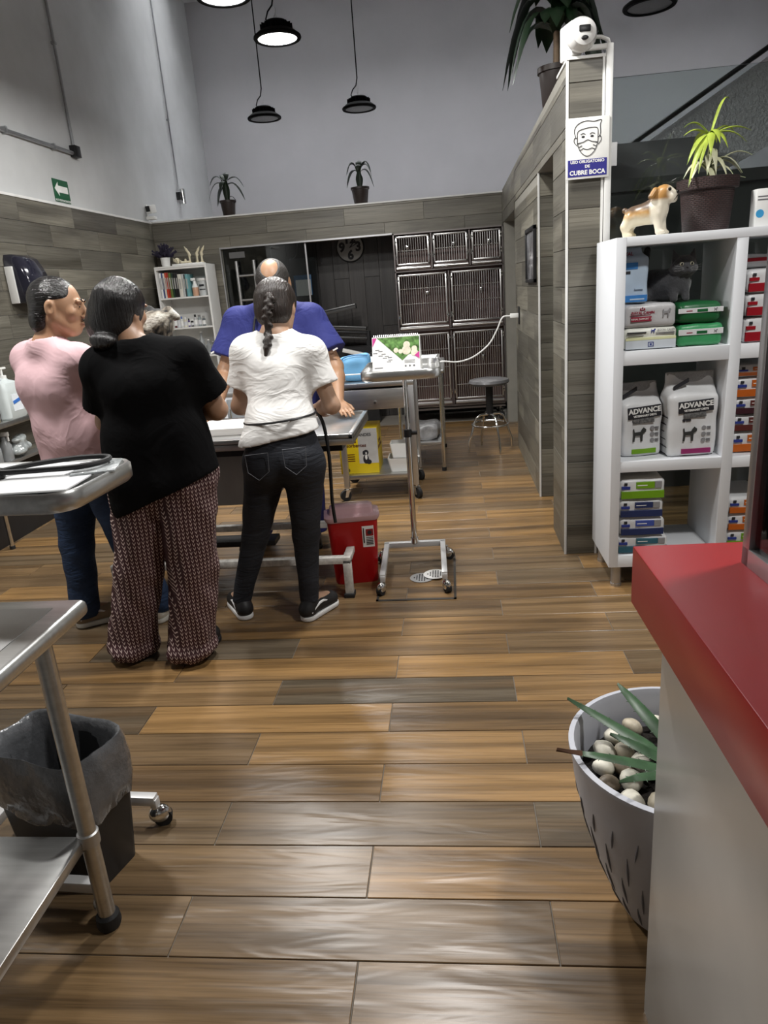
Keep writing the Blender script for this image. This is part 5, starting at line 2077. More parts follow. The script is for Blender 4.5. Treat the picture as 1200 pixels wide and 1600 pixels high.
_bw = M_weave.n('ShaderNodeBump')
_bw.inputs['Strength'].default_value = 0.9
_bw.inputs['Distance'].default_value = 0.004
_bw.invert = True
M_weave.l(_w1.outputs[1], _bw.inputs['Height'])
M_weave.l(_bw.outputs[0], M_weave.b.inputs['Normal'])
M_weave.set(Roughness=0.45)
dp = thing('potted_plant', 'spiky dracaena with yellow-green striped leaves in a brown woven pot on the white shelf', 'plant', (1.112, 3.39, 1.590))
b = MB()
b.lathe([(0.088, 0), (0.092, 0.005), (0.108, 0.165), (0.122, 0.168), (0.124, 0.21), (0.114, 0.212), (0.104, 0.19), (0.02, 0.185)], n=48)
b.build('pot', M_weave.m, dp)
b = MB()
b.tube([(0, 0, 0.18), (0.004, 0, 0.30), (-0.004, 0, 0.385)], 0.008, 8)
b.build('stem', mat('green_stem', (0.12, 0.16, 0.05), 0.6), dp)
M_lime = mat('lime_leaf', (0.36, 0.46, 0.06), 0.4, var=0.35, nscale=14)
M_cream = mat('cream_edge', (0.62, 0.62, 0.42), 0.45)
M_green2 = mat('mid_green_leaf', (0.07, 0.14, 0.04), 0.4, var=0.3)
def blade(t, z, ang, L, rise, drop, w, m1, m2):
    a = math.radians(ang)
    d = Vector((math.cos(a), math.sin(a), 0))
    sd = Vector((-d.y, d.x, 0))
    P, Wd = [], []
    n = 9
    for i in range(n):
        tt = i / (n - 1)
        P.append(Vector((0, 0, z)) + d * (L * tt) + Vector((0, 0, rise * math.sin(tt * PI * 0.62) - drop * tt ** 2)))
        Wd.append(w * (0.35 + 0.65 * math.sin(PI * min(1, 0.1 + 0.8 * tt))) * (1 - tt ** 4) + 0.0006)
    b = MB()
    b.strip(P, Wd, sd, 0.0008)
    lf = b.build('leaf', m1, t, angle=70)
    if m2:
        b = MB()
        b.strip([p + Vector((0, 0, 0.0018)) for p in P], [x * 0.42 for x in Wd], sd, 0.0008)
        b.build('leaf_stripe', m2, lf, angle=70)
blade(dp, 0.38, 15, 0.075, 0.13, -0.01, 0.012, M_lime, M_green2)
for (ang, L, rise, drop) in ((190, 0.10, 0.04, 0.03), (215, 0.12, 0.02, 0.13), (235, 0.11, 0.02, 0.17), (255, 0.09, 0.03, 0.12), (280, 0.07, 0.04, 0.08), (300, 0.08, 0.03, 0.09), (340, 0.12, 0.03, 0.07), (0, 0.14, 0.04, 0.03), (20, 0.10, 0.05, 0.03), (165, 0.09, 0.07, 0.02), (110, 0.1, 0.05, 0.08), (60, 0.11, 0.05, 0.06), (225, 0.14, 0.01, 0.21)):
    blade(dp, 0.375, ang, L * 1.15, rise, drop, 0.0155, M_lime, M_green2 if ang % 2 else None)
for (ang, L, rise, drop, z) in ((200, 0.11, 0.07, 0.09, 0.24), (220, 0.12, 0.05, 0.12, 0.26), (250, 0.10, 0.05, 0.11, 0.28), (275, 0.07, 0.06, 0.14, 0.30), (300, 0.09, 0.05, 0.12, 0.27), (330, 0.12, 0.06, 0.10, 0.26), (350, 0.15, 0.08, 0.03, 0.24), (15, 0.14, 0.06, 0.08, 0.25), (340, 0.13, 0.02, 0.02, 0.20), (185, 0.11, 0.03, 0.04, 0.20), (60, 0.1, 0.06, 0.08, 0.25), (130, 0.1, 0.06, 0.08, 0.25), (265, 0.09, 0.03, 0.10, 0.24), (315, 0.10, 0.06, 0.07, 0.22)):
    blade(dp, z, ang, L * 1.1, rise, drop, 0.0155, M_cream, M_green2)
cb_ = thing('supplement_carton', 'narrow white carton with blue dot standing on the shelf beside the woven pot', 'carton', (1.315, 3.30, 1.590))
b = MB()
b.bx(-0.045, 0.045, -0.03, 0.03, 0, 0.145, 0.001)
b.build('carton', M_white, cb_)
b = MB()
b.cyl((-0.028, -0.0302, 0.05), (-0.028, -0.031, 0.05), 0.016, n=20)
b.build('blue_dot', mat('dot_blue', S('3a98cc'), 0.5), cb_)
b = MB()
for i in range(2):
    b.box((-0.015, -0.0306, 0.115 - i * 0.012), (0.05, 0.001, 0.005))
b.build('fine_print', mat('grey_ink', (0.15, 0.15, 0.16), 0.6), cb_, kind='stuff')
# ================================================================ PET FOOD BAGS (on the cube shelf)
def soft_bag(t, w, d, h, m, seed, rnd=0.018, wob=0.0022, res=0.008):
    s = SDF((-w / 2 - 0.02, -d / 2 - 0.02, -0.015), (w / 2 + 0.02, d / 2 + 0.02, h + 0.02), res)
    s.box((0, 0, h / 2), (w / 2, d / 2, h / 2), min(rnd, h / 2 - 0.002))
    s.wob(wob, 45, seed)
    # keep it resting flat
    s.f = np.maximum(s.f, -(np.arange(s.n[2], dtype=np.float32) * s.res + s.lo[2])[None, None, :] + 0.0)
    return s.build('sack', m, t)


def panel(t, name, x0, x1, z0, z1, y, m, th=0.002):
    b = MB()
    b.bx(x0, x1, y - th - 0.0025, y + 0.006, z0, z1, 0.0006, 1)
    return b.build(name, m, t)


def bars(t, rects, y, m, name='fine_print'):
    b = MB()
    for (x0, x1, z0, z1) in rects:
        b.bx(x0, x1, y - 0.0032, y + 0.002, z0, z1)
    return b.build(name, m, t, kind='stuff')


FY = SY + 0.012          # front of the bags
M_bagw = mat('bag_white', (0.70, 0.71, 0.72), 0.35, bump=0.25, bscale=25, bdist=0.006, var=0.06)
M_bagc = mat('bag_cream', (0.74, 0.75, 0.68), 0.35, bump=0.25, bscale=25, bdist=0.006)
M_bagg = mat('bag_green', S('3f9660'), 0.35, bump=0.25, bscale=25, bdist=0.006)
M_bagdg = mat('bag_dark_green', S('1d5f35'), 0.35, bump=0.25, bscale=25, bdist=0.006)
M_bagblue = mat('bag_blue', S('3f7fc0'), 0.35, bump=0.25, bscale=25, bdist=0.006)
M_baglb = mat('bag_pale_blue', S('b4c6d8'), 0.35, bump=0.25, bscale=25, bdist=0.006)
M_bagred = mat('bag_red', S('9a1422'), 0.35, bump=0.25, bscale=25, bdist=0.006)
M_bagor = mat('bag_orange', S('c2611c'), 0.35, bump=0.25, bscale=25, bdist=0.006)
M_bagbr = mat('bag_brown', S('5c2a26'), 0.35, bump=0.25, bscale=25, bdist=0.006)
M_bagnv = mat('bag_navy', S('22305c'), 0.35, bump=0.25, bscale=25, bdist=0.006)
M_baglime = mat('bag_lime', S('6f9f1c'), 0.35, bump=0.25, bscale=25, bdist=0.006)
M_bagteal = mat('bag_teal', S('2f5f70'), 0.35, bump=0.25, bscale=25, bdist=0.006)
M_crimson = mat('crimson_print', S('8a2036'), 0.5)
M_navyp = mat('navy_print', S('2a3a8a'), 0.5)
M_greyp = mat('grey_print', (0.25, 0.25, 0.26), 0.5)


def dog_mark(t, x, z, s, y, m):
    """standing dog drawn as a flat mark"""
    b = MB()
    pts = [(-0.5, 0.55), (-0.45, 0.2), (-0.5, -0.5), (-0.35, -0.5), (-0.3, 0.0), (0.15, 0.0), (0.18, -0.5), (0.33, -0.5), (0.35, 0.15), (0.6, 0.3), (0.62, 0.5), (0.4, 0.68), (0.25, 0.5), (0.15, 0.32), (-0.35, 0.28), (-0.42, 0.6)]
    b.prism([(p[0] * s + x, p[1] * s + z) for p in pts], (0, y - 0.0026, 0), (1, 0, 0), (0, 0, 1), 0.003)
    return b.build('dog_mark', m, t)


X1, Z1 = SX + 0.046, 1.123
# cell 1 bottom row
t = thing('food_bag', 'cream and white flat food bag with blue dog mark, under the silver grey bag', 'bag', (X1 + 0.112, FY + 0.16, Z1))
soft_bag(t, 0.222, 0.31, 0.092, M_bagc, 1)
panel(t, 'lower_panel', -0.105, 0.105, 0.004, 0.040, -0.156, mat('bag_paleblue2', (0.62, 0.68, 0.74), 0.4))
panel(t, 'yellow_band', -0.105, 0.105, 0.041, 0.052, -0.156, mat('bag_yellowish', (0.72, 0.74, 0.45), 0.4))
text('ROYAL CANIN', 0.011, M_greyp, t, (0.063, -0.1612, 0.080), bold=0.0003)
bars(t, [(-0.10, -0.02, 0.070, 0.0755)], -0.157, M_ink)
bars(t, [(-0.10, -0.03, 0.060, 0.062), (0.02, 0.10, 0.068, 0.070), (0.02, 0.10, 0.062, 0.064)], -0.157, M_greyp)
dog_mark(t, 0.008, 0.077, 0.016, -0.1575, M_navyp)
bars(t, [(-0.012, 0.012, 0.012, 0.015), (-0.012, -0.009, 0.012, 0.032), (0.009, 0.012, 0.012, 0.032), (-0.012, 0.012, 0.029, 0.032), (-0.004, 0.004, 0.018, 0.026)], -0.158, M_navyp, 'feeding_mark')
t = thing('food_bag', 'light green pet food bag under the dark green one in the upper left compartment', 'bag', (X1 + 0.323, FY + 0.17, Z1))
soft_bag(t, 0.188, 0.31, 0.092, M_bagg, 2)
panel(t, 'white_band', -0.092, 0.092, 0.048, 0.072, -0.156, M_bagw)
panel(t, 'green_flag', -0.018, 0.026, 0.052, 0.064, -0.1575, M_bagdg)
bars(t, [(-0.06, -0.035, 0.056, 0.06)], -0.158, M_crimson)
dog_mark(t, 0.06, 0.06, 0.012, -0.158, M_greyp)
# second row
t = thing('food_bag', 'silver grey pet food bag with dark red print, lying on the cream bag', 'bag', (X1 + 0.108, FY + 0.16, Z1 + 0.094))
soft_bag(t, 0.214, 0.31, 0.096, mat('bag_silver', (0.50, 0.50, 0.51), 0.35, bump=0.3, bscale=20, bdist=0.008), 3)
text('ROYAL CANIN', 0.0145, M_crimson, t, (-0.033, -0.1600, 0.062), bold=0.0005)
bars(t, [(-0.085, 0.0, 0.052, 0.0535)], -0.157, M_crimson)
panel(t, 'red_strip', -0.082, 0.004, 0.026, 0.046, -0.1565, M_crimson)
text('RENAL SUPPORT  S', 0.010, M_paper, t, (-0.039, -0.1614, 0.036))
b = MB()
for (dx, dz) in ((-0.008, 0.078), (0, 0.082), (0.008, 0.078)):
    b.ell((-0.035 + dx, -0.1590, dz), (0.003, 0.001, 0.004), None, 8, 6)
b.bx(-0.046, -0.024, -0.1598, -0.155, 0.072, 0.075)
b.build('crown_mark', M_crimson, t)
dog_mark(t, 0.065, 0.055, 0.03, -0.157, M_greyp)
t = thing('food_bag', 'dark green pet food bag lying on the light green one', 'bag', (X1 + 0.318, FY + 0.17, Z1 + 0.094))
soft_bag(t, 0.186, 0.31, 0.09, M_bagdg, 4, 0.03)
panel(t, 'white_band', -0.092, 0.092, 0.046, 0.066, -0.156, M_bagw)
panel(t, 'green_flag', -0.015, 0.028, 0.049, 0.061, -0.1575, M_bagdg)
bars(t, [(-0.06, -0.035, 0.053, 0.057)], -0.158, M_crimson)
dog_mark(t, 0.06, 0.056, 0.012, -0.158, M_greyp)
# standing pale blue bag
t = thing('food_bag', 'pale blue and white stand-up pet food bag beside the cat', 'bag', (X1 + 0.055, FY + 0.14, Z1 + 0.192), -0.12)
s = SDF((-0.09, -0.08, -0.01), (0.09, 0.08, 0.26), 0.007)
s.box((0, 0, 0.10), (0.066, 0.05, 0.10), 0.02)
s.cone((-0.035, 0, 0.10), (-0.03, 0, 0.205), 0.05, 0.012, 0.03, flat=((0, 1, 0), 1.3))
s.box((-0.012, 0, 0.215), (0.05, 0.008, 0.02), 0.005, None, 0.03)
s.wob(0.003, 45, 8)
s.f = np.maximum(s.f, -(np.arange(s.n[2], dtype=np.float32) * s.res + s.lo[2])[None, None, :])
s.build('sack', M_baglb, t)
panel(t, 'blue_base', -0.06, 0.062, 0.008, 0.036, -0.049, M_bagblue, 0.004)
panel(t, 'blue_band', -0.06, 0.02, 0.145, 0.172, -0.047, M_bagblue, 0.006)
panel(t, 'black_strip', -0.06, -0.01, 0.125, 0.138, -0.050, M_ink, 0.002)
text('ROYAL\nCANIN', 0.02, M_crimson, t, (-0.03, -0.033, 0.20), (PI / 2 - 0.25, 0, 0), bold=0.0006)
bars(t, [(-0.01, 0.05, 0.016, 0.022), (0.01, 0.045, 0.060, 0.066)], -0.054, M_baglb)
# ---- compartment 2: two stand-up bags
def advance(x, y, rz, w, h, accent, lab, seed):
    t = thing('food_bag', lab, 'bag', (x, y, 0.628), rz)
    s = SDF((-w / 2 - 0.03, -0.10, -0.01), (w / 2 + 0.03, 0.10, h + 0.03), 0.008)
    s.box((0, 0, h * 0.37), (w / 2, 0.07, h * 0.37), 0.018)
    s.box((0, 0, h * 0.66), (w / 2 - 0.006, 0.045, h * 0.14), 0.03, None, 0.05)
    s.box((0, 0.012, h * 0.86), (w / 2 - 0.002, 0.009, h * 0.14), 0.006, None, 0.045)
    s.wob(0.0025, 42, seed)
    s.f = np.maximum(s.f, -(np.arange(s.n[2], dtype=np.float32) * s.res + s.lo[2])[None, None, :])
    s.build('sack', M_bagw, t)
    b = MB()
    b.bx(-w / 2 + 0.003, w / 2 - 0.003, 0.002, 0.022, h * 0.83, h * 1.0, 0.003)
    b.build('top_seal', mat('seal_grey', (0.32, 0.32, 0.32), 0.45, var=0.15, nscale=150), t)
    k = math.atan2(0.028, 0.12)
    yb_, zb_ = -0.0735, h * 0.555
    Mp = Matrix.Translation((0, yb_, zb_)) @ Matrix.Rotation(-0.06, 4, 'Y')
    b = MB(Mp)
    b.bx(-0.072, 0.082, -0.006, 0.006, -0.005, 0.048, 0.002)
    b.build('name_panel', M_ink, t)
    o = text('ADVANCE', 0.032, M_paper, t, (0, 0, 0), bold=0.0012)
    o.matrix_local = Mp @ Matrix.Translation((0.005, -0.0068, 0.029)) @ Matrix.Rotation(PI / 2, 4, 'X')
    o = text('VETERINARY DIETS', 0.0125, M_paper, t, (0, 0, 0), bold=0.0005)
    o.matrix_local = Mp @ Matrix.Translation((0.005, -0.0068, 0.006)) @ Matrix.Rotation(PI / 2, 4, 'X')
    b = MB(Mp)
    b.bx(-0.05, 0.05, -0.004, 0.005, -0.03, -0.006, 0.001)
    b.build('kibble_print', mat('kibble', (0.12, 0.12, 0.12), 0.5, var=0.8, nscale=90), t)
    b = MB()
    b.prism([(-0.085, 0.0), (-0.02, 0.035), (-0.02, 0.052), (-0.085, 0.016)], (0, -0.030, h * 0.80), (1, 0, 0), (0, 0, 1), 0.01)
    b.build('corner_strip', M_ink, t)
    fy = -0.0715
    dog_mark(t, -0.02, 0.10, 0.055, fy - 0.0005, mat('schnauzer_print', (0.03, 0.032, 0.03), 0.6))
    b = MB()
    for i in range(3):
        b.cyl((0.045, fy + 0.001, 0.13 - i * 0.028), (0.045, fy - 0.004, 0.13 - i * 0.028), 0.010, n=14)
    b.build('round_icon', M_greyp, t)
    bars(t, [(0.058, 0.075, 0.134 - i * 0.028 - j * 0.005, 0.136 - i * 0.028 - j * 0.005) for i in range(3) for j in range(3)], fy - 0.001, M_greyp)
    panel(t, 'accent_band', -0.05, w / 2 - 0.028, 0.014, 0.036, fy, accent, 0.002)
    b = MB()
    b.cyl((-0.045, fy + 0.001, 0.168), (-0.045, fy - 0.004, 0.168), 0.007, n=12)
    b.bx(-0.036, -0.015, fy - 0.004, fy + 0.001, 0.163, 0.173)
    b.build('small_badge', M_ink, t)
    b = MB()
    for i in range(5):
        b.bx(-w / 2 - 0.001, -w / 2 + 0.003, -0.045, 0.045, 0.04 + i * 0.034, 0.044 + i * 0.034)
    b.build('side_line', M_ink, t, kind='stuff')
    return t


advance(SX + 0.146, FY + 0.145, 0.16, 0.185, 0.335, M_baglime, 'white stand-up food bag with black name panel and lime green base band', 12)
advance(SX + 0.364, FY + 0.10, 0.06, 0.215, 0.375, mat('bag_magenta', S('8c2a60'), 0.4), 'white stand-up food bag with black name panel and magenta base band', 13)


# ---- flat bags with a coloured lower edge, stacked
def flat_bag(x, y, z, w, h, col, tabcol, lab, seed, grp=None, rz=0.0):
    t = thing('food_bag', lab, 'bag', (x, y, z), rz)
    soft_bag(t, w, 0.30, h, M_bagw, seed, 0.02, 0.002)
    panel(t, 'lower_band', -w / 2 + 0.006, w / 2 - 0.006, 0.006, h * 0.42, -0.1515, col)
    panel(t, 'colour_tab', -0.03, w / 2 - 0.05, h * 0.55, h * 0.86, -0.1515, tabcol)
    panel(t, 'grey_tab', w / 2 - 0.049, w / 2 - 0.018, h * 0.55, h * 0.86, -0.1515, M_greyp)
    panel(t, 'brand_pill', -w / 2 + 0.008, -w / 2 + 0.046, h * 0.52, h * 0.66, -0.1515, M_navyp if col not in (M_bagred,) else M_bagred)
    b = MB()
    b.box((-w / 2 + 0.026, -0.1545, h * 0.78), (0.014, 0.004, 0.012), None, 0.0008)
    b.build('brand_square', M_ink, t)
    bars(t, [(-0.025, 0.02, h * 0.68, h * 0.72)], -0.1535, M_paper)
    return t


xc = X1 + 0.102
for (z, h, w, col, tab, lab, sd, dx) in ((0.170, 0.086, 0.235, M_bagteal, M_bagteal, 'flat white food bag with teal band, bottom of its stack', 31, 0.012),
                                     (0.258, 0.088, 0.205, M_bagnv, mat('tab_blue', S('3c4f9c'), 0.5), 'flat white food bag with blue tab resting on the teal one', 32, 0.006),
                                     (0.348, 0.088, 0.20, M_bagnv, M_bagnv, 'flat white food bag with navy tab under the lime green one', 33, 0.0),
                                     (0.438, 0.098, 0.205, M_baglime, M_baglime, 'flat white food bag with lime green band on top of its stack', 34, 0.002)):
    flat_bag(xc + dx, FY + 0.16, z, w, h, col, tab, lab, sd)
X2 = SX + 0.535
for (z, h, col, tab, lab, sd) in ((1.123, 0.105, M_bagred, M_navyp, 'flat red and white food bag with blue tab, lowest of the red bags', 41),
                                 (1.230, 0.095, M_bagred, mat('tab_green', S('3f8a68'), 0.5), 'flat red and white food bag with green tab, between two red bags', 42),
                                 (1.327, 0.095, M_bagred, M_crimson, 'flat red and white food bag with dark red tab, under the small striped bag', 43)):
    flat_bag(X2 + 0.118, FY + 0.16, z, 0.215, h, col, tab, lab, sd)
t = thing('food_bag', 'small white bag with dark red stripe on top of the red bags', 'bag', (X2 + 0.09, FY + 0.22, 1.424))
soft_bag(t, 0.15, 0.16, 0.06, M_bagw, 44)
panel(t, 'red_stripe', -0.07, 0.05, 0.03, 0.045, -0.0815, M_bagred)
for (z, h, col, tab, lab, sd) in ((0.628, 0.094, M_bagor, M_bagor, 'flat orange and white bag under the brown-red one', 51),
                                 (0.724, 0.075, M_bagbr, M_bagbr, 'flat brown-red and white bag above the lowest orange one', 52),
                                 (0.801, 0.075, mat('bag_plum', S('3c1a24'), 0.4), M_bagbr, 'flat plum and white bag under the second orange one', 53),
                                 (0.878, 0.09, M_bagor, M_bagor, 'flat orange and white bag on top of the plum one', 54),
                                 (0.970, 0.05, mat('bag_rust', S('8c4a22'), 0.4), M_bagor, 'thin rust-coloured bag on top of the orange and plum stack', 55)):
    flat_bag(X2 + 0.108, FY + 0.20, z, 0.195, h, col, tab, lab, sd)
for (z, h, col, tab, lab, sd) in ((0.170, 0.085, M_baglime, M_baglime, 'flat white and lime bag under two white and orange bags', 61),
                                 (0.257, 0.080, M_bagor, M_bagor, 'flat white and orange bag resting on the white and lime one', 62),
                                 (0.339, 0.080, M_bagor, M_bagor, 'flat white and orange bag, topmost above the white and lime one', 63)):
    flat_bag(X2 + 0.108, FY + 0.18, z, 0.195, h, col, tab, lab, sd)
# ================================================================ ANIMALS
def rotm(rx=0, ry=0, rz=0):
    return np.array(Euler((rx, ry, rz)).to_matrix())


# ---- ceramic bulldog puppy on the shelf (faces right, head raised)
bd = thing('dog_figurine', 'ceramic bulldog puppy figurine in tan and white, standing on the white shelf', 'figurine', (0.855, 3.33, 1.590), -0.5)
s = SDF((-0.14, -0.09, -0.01), (0.15, 0.09, 0.23), 0.0042)
s.cone((-0.055, 0, 0.085), (0.03, 0, 0.095), 0.042, 0.046, 0.03)
s.cone((0.03, 0, 0.10), (0.05, 0, 0.135), 0.042, 0.036, 0.03)
s.ell((0.062, 0, 0.160), (0.040, 0.040, 0.036), None, 0.02)
s.ell((0.092, 0, 0.152), (0.024, 0.028, 0.022), None, 0.012)
for sy in (-1, 1):
    s.ell((0.097, sy * 0.015, 0.140), (0.016, 0.014, 0.018), None, 0.008)
    s.ell((0.076, sy * 0.024, 0.172), (0.014, 0.010, 0.010), None, 0.01)
    s.cone((0.035, sy * 0.034, 0.175), (0.022, sy * 0.05, 0.150), 0.012, 0.012, 0.006)
    s.cone((0.045, sy * 0.028, 0.075), (0.055, sy * 0.032, 0.015), 0.021, 0.015, 0.015)
    s.ell((0.062, sy * 0.032, 0.010), (0.020, 0.014, 0.011), None, 0.008, clips=[((0, 0, 0), (0, 0, -1))])
    s.cone((-0.065, sy * 0.026, 0.075), (-0.085, sy * 0.03, 0.045), 0.030, 0.020, 0.015)
    s.cone((-0.085, sy * 0.03, 0.045), (-0.082, sy * 0.03, 0.012), 0.018, 0.014, 0.012)
    s.ell((-0.074, sy * 0.03, 0.010), (0.020, 0.014, 0.011), None, 0.008, clips=[((0, 0, 0), (0, 0, -1))])
s.ell((-0.098, 0, 0.112), (0.012, 0.010, 0.012), None, 0.01)
s.cone((0.118, -0.02, 0.135), (0.118, 0.02, 0.135), 0.0028, 0.0028, 0.003, op='s')
t = NT('bulldog_glaze')
tc = t.n('ShaderNodeTexCoord')
sp_ = t.n('ShaderNodeSeparateXYZ')
t.l(tc.outputs['Object'], sp_.inputs[0])
nz = t.noise(tc.outputs['Object'], 14, 3)
hgt = t.math('ADD', sp_.outputs[2], t.math('MULTIPLY', nz, 0.05))
back = t.ramp(t.math('MULTIPLY', hgt, 5.6), [(0.50, (0.70, 0.62, 0.45)), (0.62, (0.45, 0.26, 0.09)), (0.76, (0.10, 0.06, 0.035))])
front = t.ramp(t.math('ADD', t.math('MULTIPLY', sp_.outputs[0], 8.0), t.math('MULTIPLY', nz, 0.25)), [(0.22, (0, 0, 0)), (0.32, (1, 1, 1))])
headc = t.ramp(t.math('ADD', t.math('MULTIPLY', sp_.outputs[0], 8.0), t.math('MULTIPLY', nz, 0.2)), [(0.74, (0.42, 0.22, 0.07)), (0.86, (0.74, 0.68, 0.56))])
isup = t.ramp(t.math('MULTIPLY', sp_.outputs[2], 5.0), [(0.66, (0, 0, 0)), (0.72, (1, 1, 1))])
frontc = t.mix(isup, (0.74, 0.68, 0.55), headc)
t.l(t.mix(front, back, frontc), t.b.inputs['Base Color'])
t.set(Roughness=0.35)
s.build('body', t.m, bd)
b = MB()
for sy in (-1, 1):
    b.ell((0.090, sy * 0.0285, 0.173), (0.0075, 0.0065, 0.0075))
b.ell((0.116, 0, 0.162), (0.006, 0.010, 0.007))
b.tube([(0.108, -0.022, 0.132), (0.117, -0.008, 0.146), (0.118, 0.0, 0.150), (0.117, 0.008, 0.146), (0.108, 0.022, 0.132)], 0.002, 5)
b.build('eyes_and_nose', mat('glossy_black', (0.01, 0.01, 0.01), 0.15), bd, kind='stuff')

# ---- grey cat in the shelf, sitting/crouching towards the aisle, tail up
ca = thing('cat', 'blue-grey shorthair cat sitting on the pet food bags in the white shelf', 'cat', (0.985, SY + 0.19, 1.310))
s = SDF((-0.15, -0.14, -0.01), (0.15, 0.22, 0.26), 0.005)
s.cone((-0.05, 0.08, 0.07), (0.015, -0.01, 0.075), 0.072, 0.062, 0.04)
s.cone((0.015, -0.01, 0.08), (0.03, -0.035, 0.125), 0.058, 0.045, 0.03)
hc = np.array((0.035, -0.055, 0.150))
s.ell(hc, (0.052, 0.046, 0.044), None, 0.02)
for sx in (-1, 1):
    s.ell(hc + (sx * 0.028, -0.014, -0.014), (0.026, 0.028, 0.022), None, 0.015)
    s.cone(hc + (sx * 0.034, 0.0, 0.028), hc + (sx * 0.044, 0.006, 0.066), 0.019, 0.004, 0.01, flat=((0, 1, 0), 1.8))
    s.cone((0.02 + sx * 0.025, -0.05, 0.05), (0.02 + sx * 0.025, -0.07, 0.012), 0.02, 0.016, 0.012)
    s.ell(hc + (sx * 0.011, -0.042, -0.022), (0.013, 0.012, 0.010), None, 0.006)
    s.ell((-0.05 + sx * 0.05, 0.07, 0.04), (0.04, 0.06, 0.04), None, 0.02)
s.ell(hc + (0, -0.046, -0.010), (0.010, 0.010, 0.012), None, 0.008)
s.cone((-0.08, 0.11, 0.07), (-0.115, 0.12, 0.13), 0.022, 0.020, 0.02)
s.cone((-0.115, 0.12, 0.13), (-0.085, 0.12, 0.195), 0.020, 0.019, 0.012)
s.cone((-0.085, 0.12, 0.195), (-0.075, 0.12, 0.23), 0.019, 0.014, 0.012)
s.f = np.maximum(s.f, -(np.arange(s.n[2], dtype=np.float32) * s.res + s.lo[2])[None, None, :])
s.build('body', mat('cat_fur', (0.045, 0.046, 0.051), 0.75, var=0.25, nscale=30, bump=0.6, bscale=130, bdist=0.006, sheen=0.4), ca)
for sx in (-1, 1):
    b = MB()
    e = hc + (sx * 0.021, -0.041, 0.006)
    b.ell(e, (0.0088, 0.006, 0.0088))
    ey = b.build('eye', mat('cat_eye', (0.45, 0.43, 0.32), 0.1, coat=1.0), ca)
    b = MB()
    b.ell(e + (0, -0.005, 0), (0.0042, 0.0025, 0.0062))
    b.build('pupil', mat('glossy_black', (0.01, 0.01, 0.01), 0.15), ey)
b = MB()
b.ell(hc + (0, -0.0555, -0.008), (0.005, 0.003, 0.004))
b.build('nose', mat('cat_nose', (0.03, 0.026, 0.028), 0.4), ca)
b = MB()
for sx in (-1, 1):
    for k in range(3):
        b.tube([hc + (sx * 0.014, -0.052, -0.018 + 0.004 * k), hc + (sx * 0.055, -0.056, -0.022 + 0.012 * k)], 0.0002, 4)
b.build('whiskers', M_paper, ca, kind='stuff')

# ---- dog held in the woman's arms: only its head shows beside hers
dg = thing('dog', 'small white, black and grey dog held by the person in black', 'dog', (-1.20, 2.93, 1.16))
s = SDF((-0.20, -0.14, -0.12), (0.20, 0.24, 0.36), 0.006)
s.cone((-0.02, 0.06, -0.04), (-0.02, 0.03, 0.10), 0.075, 0.065, 0.04)
s.cone((-0.02, 0.03, 0.10), (0.0, 0.0, 0.20), 0.06, 0.05, 0.03)
s.ell((0.0, 0.0, 0.235), (0.060, 0.064, 0.058), None, 0.03)
s.cone((-0.02, -0.01, 0.225), (-0.045, -0.05, 0.205), 0.036, 0.024, 0.02)
s.cone((0.045, 0.01, 0.275), (0.085, 0.0, 0.25), 0.022, 0.012, 0.015, flat=((0, 1, 0), 1.8))
s.cone((-0.045, 0.03, 0.28), (-0.075, 0.04, 0.25), 0.022, 0.012, 0.015)
for sx in (-1, 1):
    s.cone((-0.02 + sx * 0.05, 0.0, 0.08), (-0.02 + sx * 0.06, -0.04, -0.02), 0.026, 0.02, 0.02)
    s.cone((-0.02 + sx * 0.05, 0.08, -0.04), (-0.02 + sx * 0.06, 0.0, -0.07), 0.035, 0.022, 0.02)
s.cone((-0.02, 0.13, -0.03), (0.03, 0.18, 0.02), 0.016, 0.008, 0.02)
s.wob(0.003, 80, 4)
t = NT('dog_fur')
v = t.obj()
n1 = t.noise(v, 9, 3, 0.6, 0.6)
n2 = t.noise(v, 60, 4)
c = t.ramp(n1, [(0.47, (0.02, 0.02, 0.02)), (0.51, (0.22, 0.19, 0.15)), (0.56, (0.5, 0.48, 0.42)), (0.7, (0.66, 0.65, 0.62))])
t.l(c, t.b.inputs['Base Color'])
t.bump(n2, 0.7, 0.01)
t.set(Roughness=0.8)
s.build('body', t.m, dg)
b = MB()
b.ell((-0.052, -0.07, 0.208), (0.012, 0.008, 0.009))
b.build('nose', M_black, dg)
for sx in (-1, 1):
    b = MB()
    b.ell((-0.018 + sx * 0.030, -0.046, 0.248), (0.009, 0.008, 0.009))
    b.build('eye', mat('glossy_black', (0.01, 0.01, 0.01), 0.15), dg)
# ================================================================ PEOPLE
def V3(*a):
    return np.array(a, float)


def unit(v):
    v = np.array(v, float)
    return v / np.linalg.norm(v)


def fabric(name, col, wr=0.6, wscale=7.0, wdist=0.03, rough=0.8, stretch=(1, 1, 1), fine=0.2, var=0.05, spec=0.2):
    if name in _M:
        return _M[name]
    t = NT(name)
    v = t.obj(stretch)
    n0 = t.noise(v, wscale, 3, 0.5, 1.2)
    n1 = t.noise(v, 350, 2)
    base = t.ramp(t.noise(v, 5, 2), [(0.3, tuple(c * (1 - var) for c in col)), (0.7, tuple(min(1, c * (1 + var)) for c in col))])
    t.l(base, t.b.inputs['Base Color'])
    ridge = t.math('ABSOLUTE', t.math('SUBTRACT', n0, 0.5))
    h = t.math('ADD', t.math('MULTIPLY', ridge, -1.0), t.math('MULTIPLY', n1, 0.02 * fine))
    t.bump(h, wr, wdist)
    t.set(Roughness=rough)
    t.b.inputs['Specular IOR Level'].default_value = spec
    _M[name] = t.m
    return t.m


